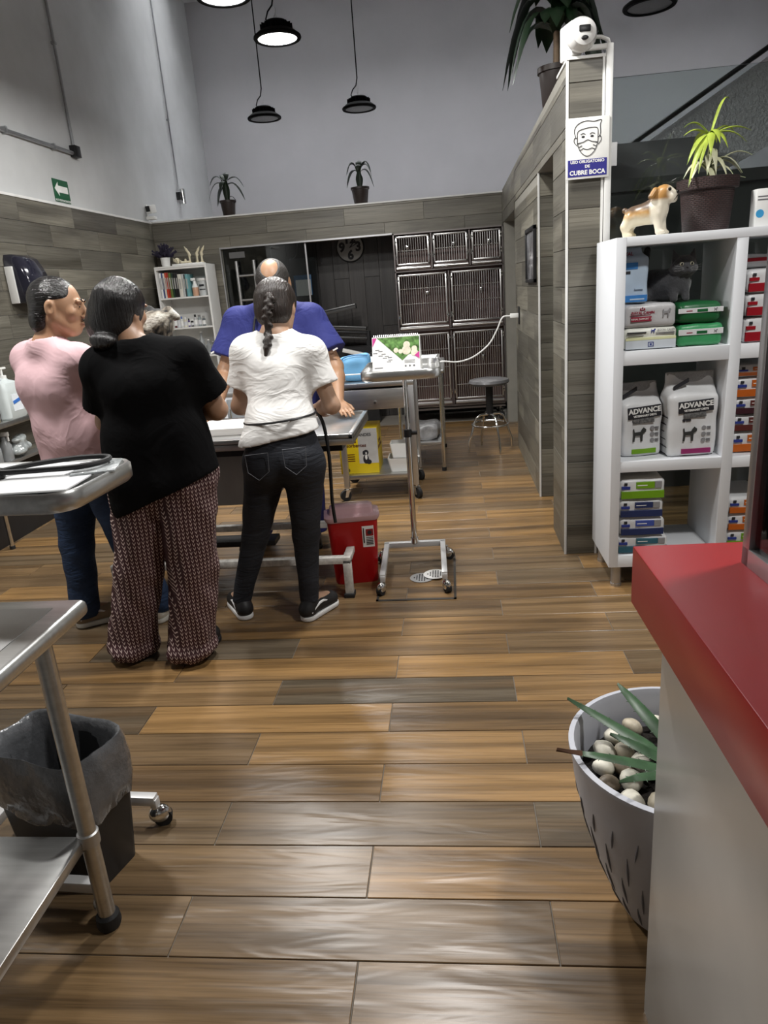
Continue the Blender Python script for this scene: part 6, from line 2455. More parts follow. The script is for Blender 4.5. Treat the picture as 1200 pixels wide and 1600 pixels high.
def skin_mat(name, col):
    if name in _M:
        return _M[name]
    t = NT(name)
    v = t.obj()
    c = t.ramp(t.noise(v, 12, 3), [(0.3, tuple(x * 0.9 for x in col)), (0.7, tuple(min(1, x * 1.08) for x in col))])
    t.l(c, t.b.inputs['Base Color'])
    t.bump(t.noise(v, 220, 3), 0.12, 0.002)
    t.set(Roughness=0.48)
    t.b.inputs['Subsurface Weight'].default_value = 0.08
    t.b.inputs['Subsurface Radius'].default_value = (0.01, 0.004, 0.002)
    _M[name] = t.m
    return t.m


def hair_mat(name, col, stretch, rough=0.33):
    if name in _M:
        return _M[name]
    t = NT(name)
    v = t.obj(stretch)
    n = t.noise(v, 1.0, 4, 0.6, 0.3)
    t.l(t.ramp(n, [(0.3, tuple(c * 0.5 for c in col)), (0.75, tuple(c * 1.7 for c in col))]), t.b.inputs['Base Color'])
    t.bump(n, 0.9, 0.007)
    t.set(Roughness=rough)
    _M[name] = t.m
    return t.m


class Head:
    def __init__(s, c, f, u=(0, 0, 1), k=1.0):
        s.c = np.array(c, float)
        s.f = unit(f)
        u = np.array(u, float)
        s.u = unit(u - s.f * (u @ s.f))
        s.r = np.cross(s.f, s.u)
        s.k = k
        s.R = np.stack([s.r, s.f, s.u], 1)

    def p(s, r, f, u):
        return s.c + s.k * (s.r * r + s.f * f + s.u * u)


def add_head(S_, H, neck, nr=0.054):
    k = H.k
    S_.ell(H.p(0, -0.008, 0.022), (0.073 * k, 0.092 * k, 0.086 * k), H.R, 0.02)
    S_.ell(H.p(0, 0.036, -0.028), (0.056 * k, 0.052 * k, 0.072 * k), H.R, 0.03)
    S_.ell(H.p(0, 0.048, -0.082), (0.034 * k, 0.034 * k, 0.026 * k), H.R, 0.03)
    for sx in (-1, 1):
        S_.cone(H.p(sx * 0.055, 0.0, -0.045), H.p(sx * 0.028, 0.05, -0.085), 0.022 * k, 0.018 * k, 0.025)
        S_.ell(H.p(sx * 0.036, 0.066, -0.022), (0.022 * k, 0.018 * k, 0.02 * k), H.R, 0.02)      # cheek
        S_.ell(H.p(sx * 0.030, 0.088, 0.022), (0.024 * k, 0.010 * k, 0.008 * k), H.R, 0.012)    # brow ridge
        S_.ell(H.p(sx * 0.031, 0.094, 0.004), (0.013 * k, 0.010 * k, 0.008 * k), H.R, 0.006, op='s')
        S_.ell(H.p(sx * 0.031, 0.080, 0.003), (0.012 * k, 0.010 * k, 0.009 * k), H.R, 0.004)    # eyelid
        S_.ell(H.p(sx * 0.076, -0.008, -0.008), (0.009 * k, 0.020 * k, 0.032 * k), H.R, 0.008)
        S_.ell(H.p(sx * 0.085, -0.004, -0.004), (0.007 * k, 0.010 * k, 0.018 * k), H.R, 0.004, op='s')
        S_.ell(H.p(sx * 0.013, 0.097, -0.036), (0.009 * k, 0.009 * k, 0.007 * k), H.R, 0.006)
    S_.cone(H.p(0, 0.088, 0.012), H.p(0, 0.108, -0.032), 0.009 * k, 0.012 * k, 0.01)
    S_.ell(H.p(0, 0.088, -0.058), (0.022 * k, 0.011 * k, 0.006 * k), H.R, 0.005)
    S_.ell(H.p(0, 0.086, -0.069), (0.019 * k, 0.011 * k, 0.007 * k), H.R, 0.005)
    S_.cone(H.p(0, -0.02, -0.05), neck, nr, nr * 1.12, 0.03)


def add_hand(S_, w, d, palm, side, curl=0.35, k=1.0):
    """w wrist, d pointing direction, palm = direction the palm faces, side=+1 thumb along cross(d,palm)"""
    d, palm = unit(d), unit(palm)
    palm = unit(palm - d * (d @ palm))
    wv = np.cross(d, palm) * side           # towards the thumb
    R = np.stack([wv, d, palm], 1)
    S_.box(np.array(w) + d * 0.045 * k, (0.036 * k, 0.046 * k, 0.013 * k), 0.012 * k, R, 0.012)
    for i, (off, L) in enumerate(((0.029, 0.066), (0.010, 0.075), (-0.009, 0.069), (-0.027, 0.053))):
        b0 = np.array(w) + (d * 0.082 + wv * off) * k
        d1 = unit(d + palm * curl * 0.6 + wv * off * 2)
        p1 = b0 + d1 * L * 0.5 * k
        d2 = unit(d + palm * curl * 1.8 + wv * off * 2)
        p2 = p1 + d2 * L * 0.5 * k
        S_.cone(b0 - d * 0.012, p1, 0.0092 * k, 0.0086 * k, 0.004)
        S_.cone(p1, p2, 0.0086 * k, 0.0070 * k, 0.003)
    t0 = np.array(w) + (d * 0.022 + wv * 0.026) * k
    t1 = t0 + unit(d * 0.6 + wv * 0.75 + palm * 0.25) * 0.036 * k
    t2 = t1 + unit(d * 0.95 + wv * 0.25 + palm * 0.3) * 0.030 * k
    S_.cone(t0, t1, 0.013 * k, 0.010 * k, 0.008)
    S_.cone(t1, t2, 0.010 * k, 0.0078 * k, 0.003)


def add_torso(S_, J, inf=0.0, k=0.05, low=True):
    lat = unit(J['shR'] - J['shL'])
    hl = unit(J['hipR'] - J['hipL'])
    g = J['g']
    for sg, sh in ((-1, J['shL']), (1, J['shR'])):
        S_.cone(J['chest'] + lat * sg * g['cw'], J['waist'] + lat * sg * g['ww'], g['rc'] + inf, g['rw'] + inf, k)
        S_.cone(J['chest'] + lat * sg * g['cw'], sh, g['rc'] * 0.8 + inf, 0.050 + inf, k)
        S_.cone(J['neck'] - V3(0, 0, 0.015), sh, 0.052 + inf, 0.044 + inf, k)
        if low:
            S_.cone(J['waist'] + lat * sg * g['ww'], J['pelvis'] + hl * sg * g['pw'], g['rw'] + inf, g['rp'] + inf, k)


def bounds(pts, m):
    P = np.array(pts)
    return P.min(0) - m, P.max(0) + m


def make_body(root, J, H, m, hands, arm_r=(0.044, 0.036, 0.025), leg_r=(0.07, 0.040, 0.030), res=0.0062):
    pts = [J[k] for k in J if k != 'g'] + [H.p(0, 0, 0.12), H.p(0, 0.13, 0), H.p(0, -0.11, 0), J['wrL'] + unit(hands['L'][0]) * 0.17, J['wrR'] + unit(hands['R'][0]) * 0.17]
    lo, hi = bounds(pts, 0.14)
    lo[2] = 0.02
    S_ = SDF(lo, hi, res)
    add_torso(S_, J)
    for s in 'LR':
        S_.cone(J['sh' + s], J['el' + s], arm_r[0], arm_r[1], 0.03)
        e, w = J['el' + s], J['wr' + s]
        S_.cone(e, e + (w - e) * 0.3, arm_r[1] * 1.0, arm_r[1] * 1.05, 0.02)
        S_.cone(e + (w - e) * 0.3, w, arm_r[1] * 1.05, arm_r[2], 0.02)
        S_.cone(J['hip' + s], J['kn' + s], leg_r[0], leg_r[1], 0.04)
        kn, an = J['kn' + s], J['an' + s]
        S_.cone(kn, kn + (an - kn) * 0.3, leg_r[1], leg_r[1] * 1.02, 0.02)
        S_.cone(kn + (an - kn) * 0.3, an, leg_r[1] * 1.02, leg_r[2], 0.02)
        S_.cone(an, an + J['toe' + s] * 0.12 - V3(0, 0, 0.03), leg_r[2], 0.028, 0.03)
        d, palm, side, curl = hands[s]
        add_hand(S_, w, d, palm, side, curl)
    add_head(S_, H, J['neck'])
    off = np.array(root.location)
    return S_.build('body', m, root, off)


def make_shirt(root, J, m, inf, hem, sleeve, sr, wob=0.003, name='shirt', res=0.007, neck_cut=0.035, seed=1, freq=26, extra=None, sflat=None):
    lo, hi = bounds([J[k] for k in ('shL', 'shR', 'chest', 'waist', 'pelvis', 'elL', 'elR', 'neck', 'hipL', 'hipR')], 0.2)
    S_ = SDF(lo, hi, res)
    add_torso(S_, J, inf)
    if extra:
        extra(S_)
    S_.wob(wob, freq, seed)
    for p, n in hem:
        n = unit(n)
        sl, X, Y, Z = S_._sub(lo, hi)
        S_.f[sl] = np.maximum(S_.f[sl], (X - p[0]) * n[0] + (Y - p[1]) * n[1] + (Z - p[2]) * n[2])
    for s in 'LR':
        a, e = J['sh' + s], J['el' + s]
        end = a + (e - a) * sleeve
        d = unit(e - a)
        S_.cone(a, end + d * 0.04, sr[0], sr[1], 0.035, clips=[(end, d)])
    # neckline: cut a round hole around the neck
    S_.cone(J['neck'] + V3(0, 0, neck_cut), J['neck'] + V3(0, 0, 0.2), 0.072, 0.09, 0.008, op='s')
    return S_.build(name, m, root, np.array(root.location))


def make_trousers(root, J, m, rads, top, cuff, wob=0.003, name='trousers', res=0.007, seed=2, freq=40, dirs=None, kk=0.05, extra=None):
    lo, hi = bounds([J[k] for k in ('waist', 'pelvis', 'hipL', 'hipR', 'knL', 'knR', 'anL', 'anR')], 0.2)
    lo[2] = -0.01
    S_ = SDF(lo, hi, res)
    g = J['g']
    hl = unit(J['hipR'] - J['hipL'])
    for sg in (-1, 1):
        S_.cone(J['waist'] + hl * sg * g['ww'], J['pelvis'] + hl * sg * g['pw'], g['rw'] + 0.012, g['rp'] + 0.014, kk)
    if extra:
        extra(S_)
    for s in 'LR':
        kn, an, hp = J['kn' + s], J['an' + s], J['hip' + s]
        ex = an + (an - kn) * 0.02
        cz = cuff[s]
        S_.cone(hp, kn, rads[0], rads[1], 0.035)
        S_.cone(kn, an, rads[1], rads[2], 0.02, clips=[((0, 0, cz), (0, 0, -1))])
    S_.wob(wob, freq, seed, dirs=dirs)
    sl, X, Y, Z = S_._sub(lo, hi)
    p, n = top[0], unit(top[1])
    S_.f[sl] = np.maximum(S_.f[sl], (X - p[0]) * n[0] + (Y - p[1]) * n[1] + (Z - p[2]) * n[2])
    S_.f[sl] = np.maximum(S_.f[sl], min(cuff.values()) - Z + 0 * X + 0 * Y)
    return S_.build(name, m, root, np.array(root.location))


def make_shoe(root, ank, toe, m_up, m_sole, L=0.25, name='shoe', stripe=None):
    """trainer: upper with a sole part, pointing along toe"""
    d = unit((toe[0], toe[1], 0))
    heel = V3(ank[0], ank[1], 0) - d * 0.055
    S_ = SDF(*bounds([heel, heel + d * L, heel + V3(0, 0, 0.12)], 0.07), 0.005)
    tip = heel + d * (L - 0.045)
    S_.cone(heel + d * 0.03 + V3(0, 0, 0.052), tip + V3(0, 0, 0.042), 0.036, 0.036, 0.02)
    S_.cone(heel + d * 0.035 + V3(0, 0, 0.05), heel + d * 0.05 + V3(0, 0, 0.095), 0.036, 0.035, 0.025)
    S_.cone(heel + d * 0.06 + V3(0, 0, 0.085), tip + V3(0, 0, 0.045), 0.030, 0.026, 0.025)
    sl, X, Y, Z = S_._sub(S_.lo, S_.lo + S_.n * S_.res)
    S_.f = np.maximum(S_.f, 0.022 - Z + 0 * S_.f)
    S_.cone(heel + d * 0.048 + V3(0, 0, 0.09), heel + d * 0.05 + V3(0, 0, 0.14), 0.026, 0.03, 0.004, op='s')
    sh_ = S_.build(name, m_up, root, np.array(root.location))
    Q = SDF(*bounds([heel, heel + d * L], 0.07), 0.005)
    Q.cone(heel + d * 0.035 + V3(0, 0, 0.015), tip + V3(0, 0, 0.015), 0.039, 0.040, 0.01)
    Q.f = np.clip(Q.f, -1, 1)
    zz = (np.arange(Q.n[2], dtype=np.float32) * Q.res + Q.lo[2])[None, None, :]
    Q.f = np.maximum(np.maximum(Q.f, 0.001 - zz), zz - 0.027)
    Q.build('sole', m_sole, sh_, np.array(root.location))
    if stripe is not None:
        sd = np.cross(d, V3(0, 0, 1))
        b = MB()
        o = np.array(root.location)
        for sg in (-1, 1):
            P = [heel + d * (0.02 + 0.03 * i) + sd * sg * (0.0375 - 0.0004 * i * i) + V3(0, 0, 0.045 + 0.03 * math.sin(i * 0.62)) - o for i in range(6)]
            b.tube(P, [0.004, 0.006, 0.007, 0.006, 0.005, 0.003], 6)
        b.build('side_stripe', stripe, sh_)
    return sh_


SK1 = skin_mat('skin_tan', (0.36, 0.205, 0.125))
SK2 = skin_mat('skin_light_tan', (0.44, 0.27, 0.18))
SK3 = skin_mat('skin_warm', (0.40, 0.225, 0.13))
M_sock = mat('sock_grey', (0.3, 0.3, 0.3), 0.8)

# ---------------- woman in the white t-shirt
pw_ = thing('person', 'person with a dark braid, white t-shirt and black jeans leaning on the exam table', 'person', (-0.89, 2.99, 0))
J = dict(pelvis=V3(-0.757, 2.985, 0.79), waist=V3(-0.755, 3.015, 0.93), chest=V3(-0.755, 3.085, 1.135), neck=V3(-0.765, 3.13, 1.295),
         shL=V3(-0.890, 3.10, 1.235), shR=V3(-0.615, 3.10, 1.215), elL=V3(-0.965, 3.12, 1.00), elR=V3(-0.535, 3.08, 0.985),
         wrL=V3(-0.86, 3.30, 0.93), wrR=V3(-0.685, 3.26, 0.93), hipL=V3(-0.845, 2.995, 0.745), hipR=V3(-0.668, 2.985, 0.745),
         knL=V3(-0.945, 3.035, 0.41), knR=V3(-0.702, 3.01, 0.415), anL=V3(-1.052, 3.03, 0.09), anR=V3(-0.714, 2.995, 0.09),
         toeL=unit((-0.55, 0.83, 0)), toeR=unit((0.5, 0.86, 0)), g=dict(cw=0.048, ww=0.042, pw=0.062, rc=0.088, rw=0.080, rp=0.098))
H = Head((-0.763, 3.20, 1.415), (0.06, 0.93, -0.35), (0.0, 0.35, 0.94), 1.06)
make_body(pw_, J, H, SK2, {'L': ((0.6, 0.8, -0.1), (0, 0, -1), 1, 0.3), 'R': ((-0.7, 0.7, -0.1), (0, 0, -1), -1, 0.3)}, (0.042, 0.035, 0.024))
make_shirt(pw_, J, fabric('white_cotton', (0.80, 0.79, 0.77), 0.6, 5.5, 0.03, stretch=(0.6, 1, 1.7)), 0.016, [(V3(-0.757, 3.0, 0.878), (0.17, 0, -1))], 0.62, (0.062, 0.074), 0.0035, seed=5, freq=34,
           extra=lambda q: [q.cone(J['waist'] + V3(sx * 0.055, 0, 0.0), J['pelvis'] + V3(sx * 0.075, -0.005, 0.05), 0.098, 0.108, 0.04) for sx in (-1, 1)])
make_trousers(pw_, J, fabric('black_denim', (0.022, 0.024, 0.030), 0.5, 12, 0.02, stretch=(0.6, 0.6, 2.2), rough=0.7, var=0.3), (0.095, 0.062, 0.044), (V3(-0.757, 3.0, 0.93), (0.05, 0, 1)), {'L': 0.085, 'R': 0.085}, 0.0022, seed=3, freq=50,
              extra=lambda q: [q.ell(J['pelvis'] + V3(sx * 0.072, -0.045, -0.03), (0.082, 0.075, 0.092), None, 0.04) for sx in (-1, 1)])
o_ = np.array(pw_.location)
b = MB()
M_stitch = mat('grey_stitch', (0.12, 0.125, 0.14), 0.7)
for sx, dz in ((-1, -0.005), (1, 0.012)):
    c0 = J['pelvis'] + V3(sx * 0.082, -0.128, 0.0 + dz) - o_
    P = [(-0.05, 0.0, 0.045), (0.05, 0.0, 0.052), (0.046, 0.0, -0.03), (0.0, -0.004, -0.065), (-0.046, 0.0, -0.03)]
    b.tube([c0 + V3(*p) for p in P], 0.0016, 5, True)
b.build('pocket_seam', M_stitch, pw_, kind='stuff')
M_shoeb = mat('shoe_black', (0.015, 0.015, 0.016), 0.5)
for s in 'LR':
    make_shoe(pw_, J['an' + s], J['toe' + s], M_shoeb, mat('sole_white', (0.75, 0.75, 0.74), 0.5), 0.245, stripe=mat('stripe_white', (0.75, 0.75, 0.75), 0.5))
    b = MB()
    a_ = J['an' + s] - o_
    b.lathe([(0.034, 0.075), (0.035, 0.085), (0.036, 0.115)], (a_[0], a_[1] - 0.004, 0), 18, False, False)
    b.build('sock', M_sock, pw_)
# hair pulled back into a braid
M_hairb = hair_mat('dark_brown_hair', (0.022, 0.015, 0.012), (170, 60, 16), 0.3)
Sx = SDF(H.c - 0.17, H.c + 0.17, 0.0045)
fc = (H.p(0, 0.052, 0.03), H.f * 0.9 - H.u * 0.45)
lowc = (H.p(0, -0.05, -0.095), -H.u * 0.8 + H.f * 0.35)
Sx.ell(H.p(0, -0.012, 0.024), (0.093, 0.110, 0.102), H.R, 0.01, clips=[fc])
Sx.ell(H.p(0, -0.045, -0.03), (0.082, 0.068, 0.075), H.R, 0.02, clips=[lowc])
for sx in (-1, 1):
    Sx.ell(H.p(sx * 0.082, 0.0, -0.018), (0.02, 0.03, 0.034), H.R, 0.008, op='s')
Sx.build('hair', M_hairb, pw_, o_)
br = SDF((-0.90, 2.95, 1.16), (-0.63, 3.25, 1.52), 0.004)
path = [H.p(0.012, -0.112, 0.01), H.p(0.008, -0.120, -0.02), H.p(0.002, -0.120, -0.05), H.p(-0.004, -0.116, -0.08), V3(-0.771, 3.045, 1.315), V3(-0.775, 3.025, 1.285), V3(-0.780, 3.012, 1.255)]
for i in range(len(path) - 1):
    for h in (0.0, 0.5):
        c = path[i] * (1 - h) + path[i + 1] * h
        sg = 1 if (i * 2 + (h > 0)) % 2 else -1
        sz = 0.021 - 0.0012 * i
        br.ell(c + V3(sg * 0.009, 0, 0), (sz, sz * 0.8, sz * 0.72), rotm(0, sg * 0.6, 0), 0.003)
for i in range(len(path) - 1):
    br.cone(path[i], path[i + 1], 0.015, 0.014, 0.003)
br.cone(path[-1], path[-1] + V3(-0.012, 0.0, -0.055), 0.013, 0.004, 0.004)
br.build('braid', M_hairb, pw_, o_)
b = MB()
b.tube(cr([tuple(p - o_) for p in (V3(-0.62, 3.12, 0.97), V3(-0.585, 3.10, 0.90), V3(-0.572, 3.09, 0.75), V3(-0.578, 3.09, 0.55), V3(-0.572, 3.085, 0.44))], 6), [0.009] * 25, 6)
b.build('bag_strap', M_black, pw_)
b = MB()
b.tube([V3(-0.757 + 0.158 * math.cos(i * PI / 16), 3.012 + 0.128 * math.sin(i * PI / 16), 0.958 + 0.012 * math.cos(i * PI / 16)) - o_ for i in range(32)], 0.005, 6, True)
b.build('waist_strap', M_black, pw_)

# ---------------- woman in black with patterned trousers
pb_ = thing('person', 'person in a black t-shirt and maroon chevron-patterned wide trousers holding the small dog', 'person', (-1.32, 2.64, 0))
J = dict(pelvis=V3(-1.175, 2.66, 0.82), waist=V3(-1.175, 2.665, 0.97), chest=V3(-1.17, 2.67, 1.16), neck=V3(-1.215, 2.69, 1.315),
         shL=V3(-1.335, 2.66, 1.245), shR=V3(-1.02, 2.70, 1.255), elL=V3(-1.40, 2.73, 1.03), elR=V3(-0.955, 2.78, 1.045),
         wrL=V3(-1.24, 2.86, 1.06), wrR=V3(-1.11, 2.90, 1.04), hipL=V3(-1.27, 2.655, 0.78), hipR=V3(-1.08, 2.66, 0.78),
         knL=V3(-1.345, 2.665, 0.42), knR=V3(-1.11, 2.655, 0.42), anL=V3(-1.44, 2.665, 0.07), anR=V3(-1.165, 2.635, 0.07),
         toeL=unit((-0.35, 0.93, 0)), toeR=unit((0.25, 0.97, 0)), g=dict(cw=0.058, ww=0.058, pw=0.08, rc=0.104, rw=0.100, rp=0.112))
H = Head((-1.262, 2.735, 1.452), (0.30, 0.95, -0.08), (0.07, 0.05, 1), 1.02)
make_body(pb_, J, H, SK1, {'L': ((0.9, 0.3, 0.2), (0, 0.3, 1), -1, 0.4), 'R': ((-0.9, 0.3, 0.1), (0, 0.3, 1), 1, 0.4)}, (0.048, 0.042, 0.027))
make_shirt(pb_, J, fabric('black_cotton', (0.005, 0.005, 0.0054), 0.35, 6, 0.03, rough=0.9, spec=0.06), 0.026, [(V3(-1.18, 2.6, 0.735), (0.40, 0, -1))], 0.70, (0.076, 0.092), 0.003, seed=9, freq=22,
           extra=lambda q: [q.cone(J['waist'] + V3(sx * 0.085, -0.01, 0.0), V3(-1.17 + sx * 0.10, 2.645, 0.72), 0.114, 0.128, 0.05) for sx in (-1, 1)])
# chevron fabric
t = NT('chevron_fabric')
tc = t.n('ShaderNodeTexCoord')
sp_ = t.n('ShaderNodeSeparateXYZ')
t.l(tc.outputs['Object'], sp_.inputs[0])
warp = t.noise(tc.outputs['Object'], 7, 2)
ucoord = t.math('ADD', t.math('ADD', t.math('MULTIPLY', sp_.outputs[0], 1.0), t.math('MULTIPLY', sp_.outputs[1], 0.75)), t.math('MULTIPLY', warp, 0.02))
uf = t.math('FRACT', t.math('ADD', t.math('MULTIPLY', ucoord, 48.0), 100.0))
tri = t.math('ABSOLUTE', t.math('SUBTRACT', uf, 0.5))
vv = t.math('FRACT', t.math('ADD', t.math('SUBTRACT', t.math('MULTIPLY', sp_.outputs[2], 58.0), t.math('MULTIPLY', tri, 2.2)), 100.0))
vm = t.ramp(vv, [(0.26, (1, 1, 1)), (0.36, (0, 0, 0))])
um = t.ramp(tri, [(0.26, (1, 1, 1)), (0.34, (0, 0, 0))])
mk = t.mix(1.0, vm, um, 'MULTIPLY')
t.l(t.mix(mk, (0.036, 0.0045, 0.0075), (0.6, 0.47, 0.43)), t.b.inputs['Base Color'])
fold = t.noise(t.obj((9, 9, 1.3)), 1.0, 2)
t.bump(fold, 0.6, 0.05)
t.set(Roughness=0.75)
_dirs = [(1, 0.2, 0.05), (0.5, 1, 0.05), (1, -0.6, 0.05)]
def wide(q):
    for s in 'LR':
        an = J['an' + s]
        q.ell(an + V3(0, -0.005, -0.015), (0.108, 0.112, 0.055), None, 0.03)
make_trousers(pb_, J, t.m, (0.122, 0.098, 0.098), (V3(-1.17, 2.66, 0.96), (0, 0, 1)), {'L': 0.014, 'R': 0.014}, 0.006, seed=6, freq=55, dirs=_dirs, kk=0.05, extra=wide)
for s in 'LR':
    make_shoe(pb_, J['an' + s] + V3(0, 0.0, 0), J['toe' + s], M_shoeb, M_rubber, 0.25)
o_ = np.array(pb_.location)
M_hairk = hair_mat('black_hair', (0.010, 0.009, 0.009), (150, 70, 14), 0.24)
Sx = SDF(H.c - 0.22, H.c + 0.2, 0.0048)
fc = (H.p(0, 0.05, 0.02), H.f * 0.9 - H.u * 0.3)
Sx.ell(H.p(0, -0.012, 0.024), (0.092, 0.110, 0.104), H.R, 0.01, clips=[fc])
Sx.ell(H.p(-0.02, -0.045, -0.045), (0.092, 0.078, 0.088), H.R, 0.03, clips=[(H.p(0, 0.0, -0.02), H.f)])
Sx.ell(H.p(0.005, -0.10, -0.110), (0.055, 0.045, 0.034), H.R, 0.012)
Sx.ell(H.p(-0.022, -0.112, -0.105), (0.026, 0.026, 0.022), H.R, 0.006)
Sx.ell(H.p(0.03, -0.112, -0.115), (0.026, 0.026, 0.022), H.R, 0.006)
Sx.cone(H.p(0.02, -0.085, -0.13), H.p(0.03, -0.075, -0.165), 0.016, 0.005, 0.006)
Sx.cone(H.p(-0.02, -0.085, -0.13), H.p(-0.015, -0.08, -0.155), 0.014, 0.005, 0.006)
Sx.wob(0.0022, 75, 3)
Sx.build('hair', M_hairk, pb_, o_)

# ---------------- man in the pink t-shirt
pk_ = thing('person', 'person with slicked black hair, pink t-shirt and blue jeans, looking towards the exam table', 'person', (-1.70, 2.98, 0))
J = dict(pelvis=V3(-1.652, 2.96, 0.80), waist=V3(-1.665, 2.955, 0.95), chest=V3(-1.70, 2.955, 1.16), neck=V3(-1.715, 2.965, 1.335),
         shL=V3(-1.845, 3.02, 1.275), shR=V3(-1.56, 2.895, 1.26), elL=V3(-1.80, 3.16, 1.05), elR=V3(-1.50, 2.97, 1.03),
         wrL=V3(-1.62, 3.26, 1.0), wrR=V3(-1.44, 3.13, 0.98), hipL=V3(-1.745, 2.985, 0.76), hipR=V3(-1.575, 2.935, 0.76),
         knL=V3(-1.795, 2.985, 0.42), knR=V3(-1.545, 2.99, 0.42), anL=V3(-1.82, 2.985, 0.09), anR=V3(-1.46, 3.02, 0.09),
         toeL=unit((0.85, 0.53, 0)), toeR=unit((0.35, 0.94, 0)), g=dict(cw=0.062, ww=0.052, pw=0.066, rc=0.110, rw=0.102, rp=0.106))
H = Head((-1.652, 2.985, 1.488), (0.97, 0.24, -0.10), (0.03, 0.02, 1), 1.10)
make_body(pk_, J, H, SK3, {'L': ((0.7, 0.7, -0.2), (0, 0, -1), 1, 0.3), 'R': ((0.2, 0.95, -0.2), (0, 0, -1), -1, 0.3)}, (0.05, 0.04, 0.028))
make_shirt(pk_, J, fabric('pink_cotton', S('dcb8bd'), 0.4, 3.6, 0.035, stretch=(1, 1, 1.3)), 0.020, [(V3(-1.68, 2.96, 0.755), (-0.1, 0, -1))], 0.60, (0.072, 0.084), 0.004, seed=12, freq=24,
           extra=lambda q: [q.cone(J['waist'] + V3(sx * 0.055, 0, 0.02), J['pelvis'] + V3(sx * 0.062, -0.005, -0.05), 0.110, 0.112, 0.05) for sx in (-1, 1)])
make_trousers(pk_, J, fabric('blue_denim', (0.022, 0.040, 0.085), 0.6, 10, 0.02, stretch=(0.8, 0.8, 2.0), rough=0.75, var=0.4), (0.105, 0.075, 0.066), (V3(-1.68, 2.96, 0.93), (0, 0, 1)), {'L': 0.05, 'R': 0.05}, 0.003, seed=7, freq=45)
M_shoew = mat('shoe_cream', (0.62, 0.58, 0.5), 0.55, var=0.15)
M_shoet = mat('shoe_tan', (0.26, 0.19, 0.12), 0.6, var=0.15)
for s, mm in (('L', M_shoet), ('R', M_shoew)):
    make_shoe(pk_, J['an' + s], J['toe' + s], mm, mat('sole_cream', (0.6, 0.58, 0.52), 0.5), 0.275, stripe=mat('stripe_white', (0.75, 0.75, 0.75), 0.5))
o_ = np.array(pk_.location)
Sx = SDF(H.c - 0.18, H.c + 0.18, 0.0045)
fc = (H.p(0, 0.070, 0.075), H.f * 1.0 - H.u * 0.25)
Sx.ell(H.p(0, -0.014, 0.026), (0.0835, 0.1035, 0.0965), H.R, 0.01, clips=[fc])
Sx.ell(H.p(0, -0.060, -0.045), (0.072, 0.052, 0.072), H.R, 0.025)
for sx in (-1, 1):
    Sx.ell(H.p(sx * 0.085, 0.045, -0.012), (0.04, 0.062, 0.052), H.R, 0.012, op='s')
    Sx.ell(H.p(sx * 0.084, -0.006, -0.015), (0.024, 0.024, 0.035), H.R, 0.008, op='s')
Sx.ell(H.p(0, 0.10, 0.015), (0.06, 0.05, 0.062), H.R, 0.02, op='s')
Sx.wob(0.0012, 120, 2)
Sx.build('hair', hair_mat('slick_black_hair', (0.011, 0.010, 0.010), (14, 90, 110), 0.22), pk_, o_)
for sx in (-1, 1):
    b = MB()
    b.tube([H.p(sx * 0.014, 0.098, 0.022) - o_, H.p(sx * 0.030, 0.096, 0.029) - o_, H.p(sx * 0.048, 0.080, 0.024) - o_], [0.003, 0.0045, 0.002], 6)
    b.build('eyebrow', M_hairk, pk_)
    b = MB()
    b.ell(H.p(sx * 0.031, 0.0875, 0.002) - o_, (0.006, 0.006, 0.0035))
    b.build('eye', M_black, pk_)
b = MB()
b.tube([H.p(-0.020, 0.091, -0.062) - o_, H.p(0, 0.0975, -0.0625) - o_, H.p(0.020, 0.091, -0.062) - o_], [0.0015, 0.0042, 0.0015], 8)
b.build('lips', mat('lip', (0.22, 0.09, 0.07), 0.5), pk_)
b = MB()
b.tube([H.p(-0.024, 0.092, -0.05) - o_, H.p(0, 0.0985, -0.047) - o_, H.p(0.024, 0.092, -0.05) - o_], [0.0015, 0.0035, 0.0015], 6)
b.build('moustache', M_hairk, pk_)

# ---------------- vet in blue scrubs behind the table
pv_ = thing('person', 'balding person in navy blue scrubs with a stethoscope, bending over the exam table', 'person', (-1.0, 4.12, 0))
J = dict(pelvis=V3(-1.0, 4.16, 0.86), waist=V3(-1.0, 4.16, 1.0), chest=V3(-1.0, 4.12, 1.22), neck=V3(-0.975, 4.06, 1.41),
         shL=V3(-1.205, 4.09, 1.335), shR=V3(-0.785, 4.09, 1.325), elL=V3(-1.30, 4.02, 1.075), elR=V3(-0.655, 4.02, 1.06),
         wrL=V3(-1.315, 3.835, 0.895), wrR=V3(-0.625, 3.82, 0.885), hipL=V3(-1.10, 4.16, 0.82), hipR=V3(-0.90, 4.16, 0.82),
         knL=V3(-1.17, 4.13, 0.45), knR=V3(-0.90, 4.13, 0.45), anL=V3(-1.24, 4.10, 0.09), anR=V3(-0.90, 4.12, 0.09),
         toeL=unit((-0.3, -0.95, 0)), toeR=unit((0.2, -0.97, 0)), g=dict(cw=0.085, ww=0.08, pw=0.085, rc=0.13, rw=0.125, rp=0.122))
H = Head((-0.955, 4.0, 1.532), (0.06, -0.88, -0.47), (0, -0.47, 0.88), 1.14)
make_body(pv_, J, H, SK3, {'L': ((-0.12, -0.95, -0.38), (0, 0, -1), -1, 0.12), 'R': ((0.45, -0.85, -0.30), (0, 0, -1), 1, 0.12)}, (0.052, 0.042, 0.029))
M_scrub = fabric('navy_scrubs', (0.030, 0.036, 0.165), 0.5, 7, 0.03, rough=0.75)
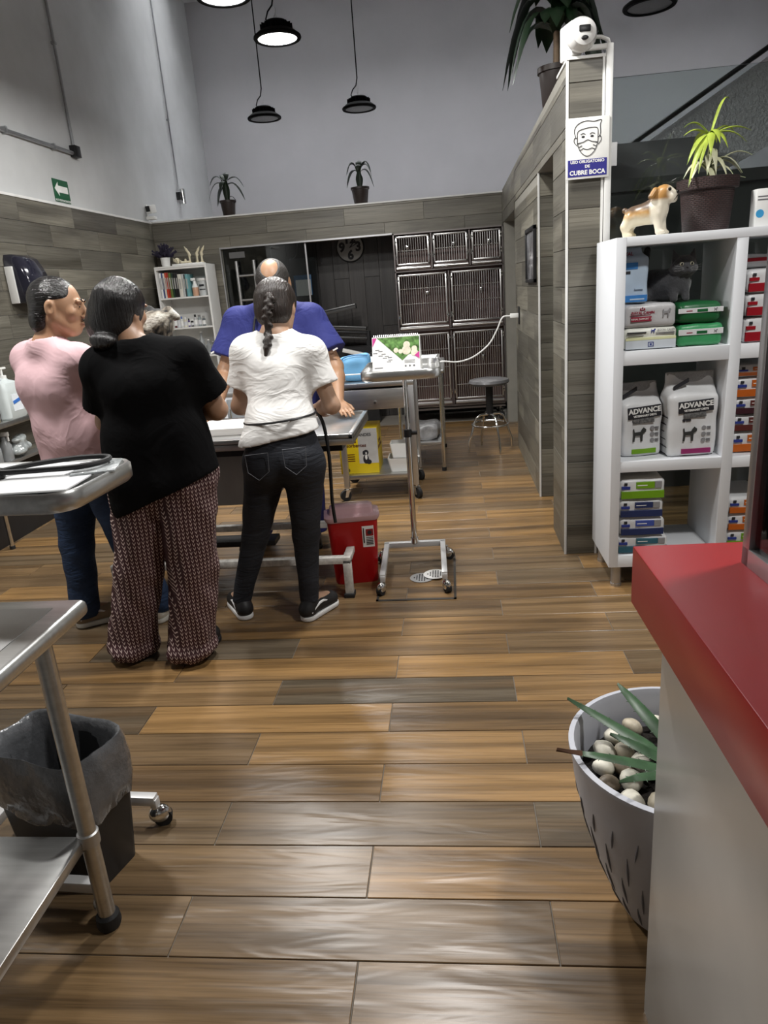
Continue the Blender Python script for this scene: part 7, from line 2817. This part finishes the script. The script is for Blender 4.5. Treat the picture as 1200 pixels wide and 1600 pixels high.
make_shirt(pv_, J, M_scrub, 0.024, [(V3(-1.0, 4.1, 0.80), (0, 0, -1))], 0.72, (0.082, 0.112), 0.004, name='scrub_top', seed=15, freq=24)
make_trousers(pv_, J, M_scrub, (0.108, 0.085, 0.08), (V3(-1.0, 4.16, 0.98), (0, 0, 1)), {'L': 0.05, 'R': 0.05}, 0.003, name='scrub_trousers', seed=17)
for s in 'LR':
    make_shoe(pv_, J['an' + s], J['toe' + s], M_shoeb, M_rubber, 0.28)
o_ = np.array(pv_.location)
Sx = SDF(H.c - 0.18, H.c + 0.18, 0.0048)
Sx.ell(H.p(0, -0.009, 0.018), (0.092, 0.113, 0.1055), H.R, 0.01, clips=[(H.p(0, 0.062, 0.03), H.f * 0.8 - H.u * 0.3)])
Sx.ell(H.p(-0.004, 0.06, 0.106), (0.054, 0.10, 0.040), H.R, 0.016, op='s')
for sx in (-1, 1):
    Sx.ell(H.p(sx * 0.082, -0.004, -0.014), (0.022, 0.024, 0.035), H.R, 0.008, op='s')
Sx.build('hair', hair_mat('short_grey_hair', (0.03, 0.026, 0.023), (120, 120, 120), 0.5), pv_, o_)
b = MB()
P = [(-0.94, 4.13, 1.40), (-1.01, 4.12, 1.425), (-1.06, 4.06, 1.41), (-1.075, 3.99, 1.36), (-1.085, 3.95, 1.28), (-1.09, 3.945, 1.23), (-1.06, 3.935, 1.20), (-1.02, 3.935, 1.215), (-1.01, 3.935, 1.245), (-1.04, 3.93, 1.265), (-1.075, 3.93, 1.25), (-1.085, 3.925, 1.20)]
b.tube([Vector(p) - Vector(o_) for p in cr(P, 5)], 0.0065, 8)
stt = b.build('stethoscope', M_rubber, pv_)
b = MB()
b.cyl(Vector((-1.085, 3.925, 1.20)) - Vector(o_), Vector((-1.085, 3.905, 1.19)) - Vector(o_), 0.02)
b.build('chest_piece', M_steel2, stt)
b = MB()
for (x, z) in ((-1.335, 1.19), (-0.64, 1.16)):
    b.box(Vector((x, 3.965, z)) - Vector(o_), (0.03, 0.004, 0.008), (0, -0.4, 0))
b.build('embroidery', M_paper, pv_, kind='stuff')
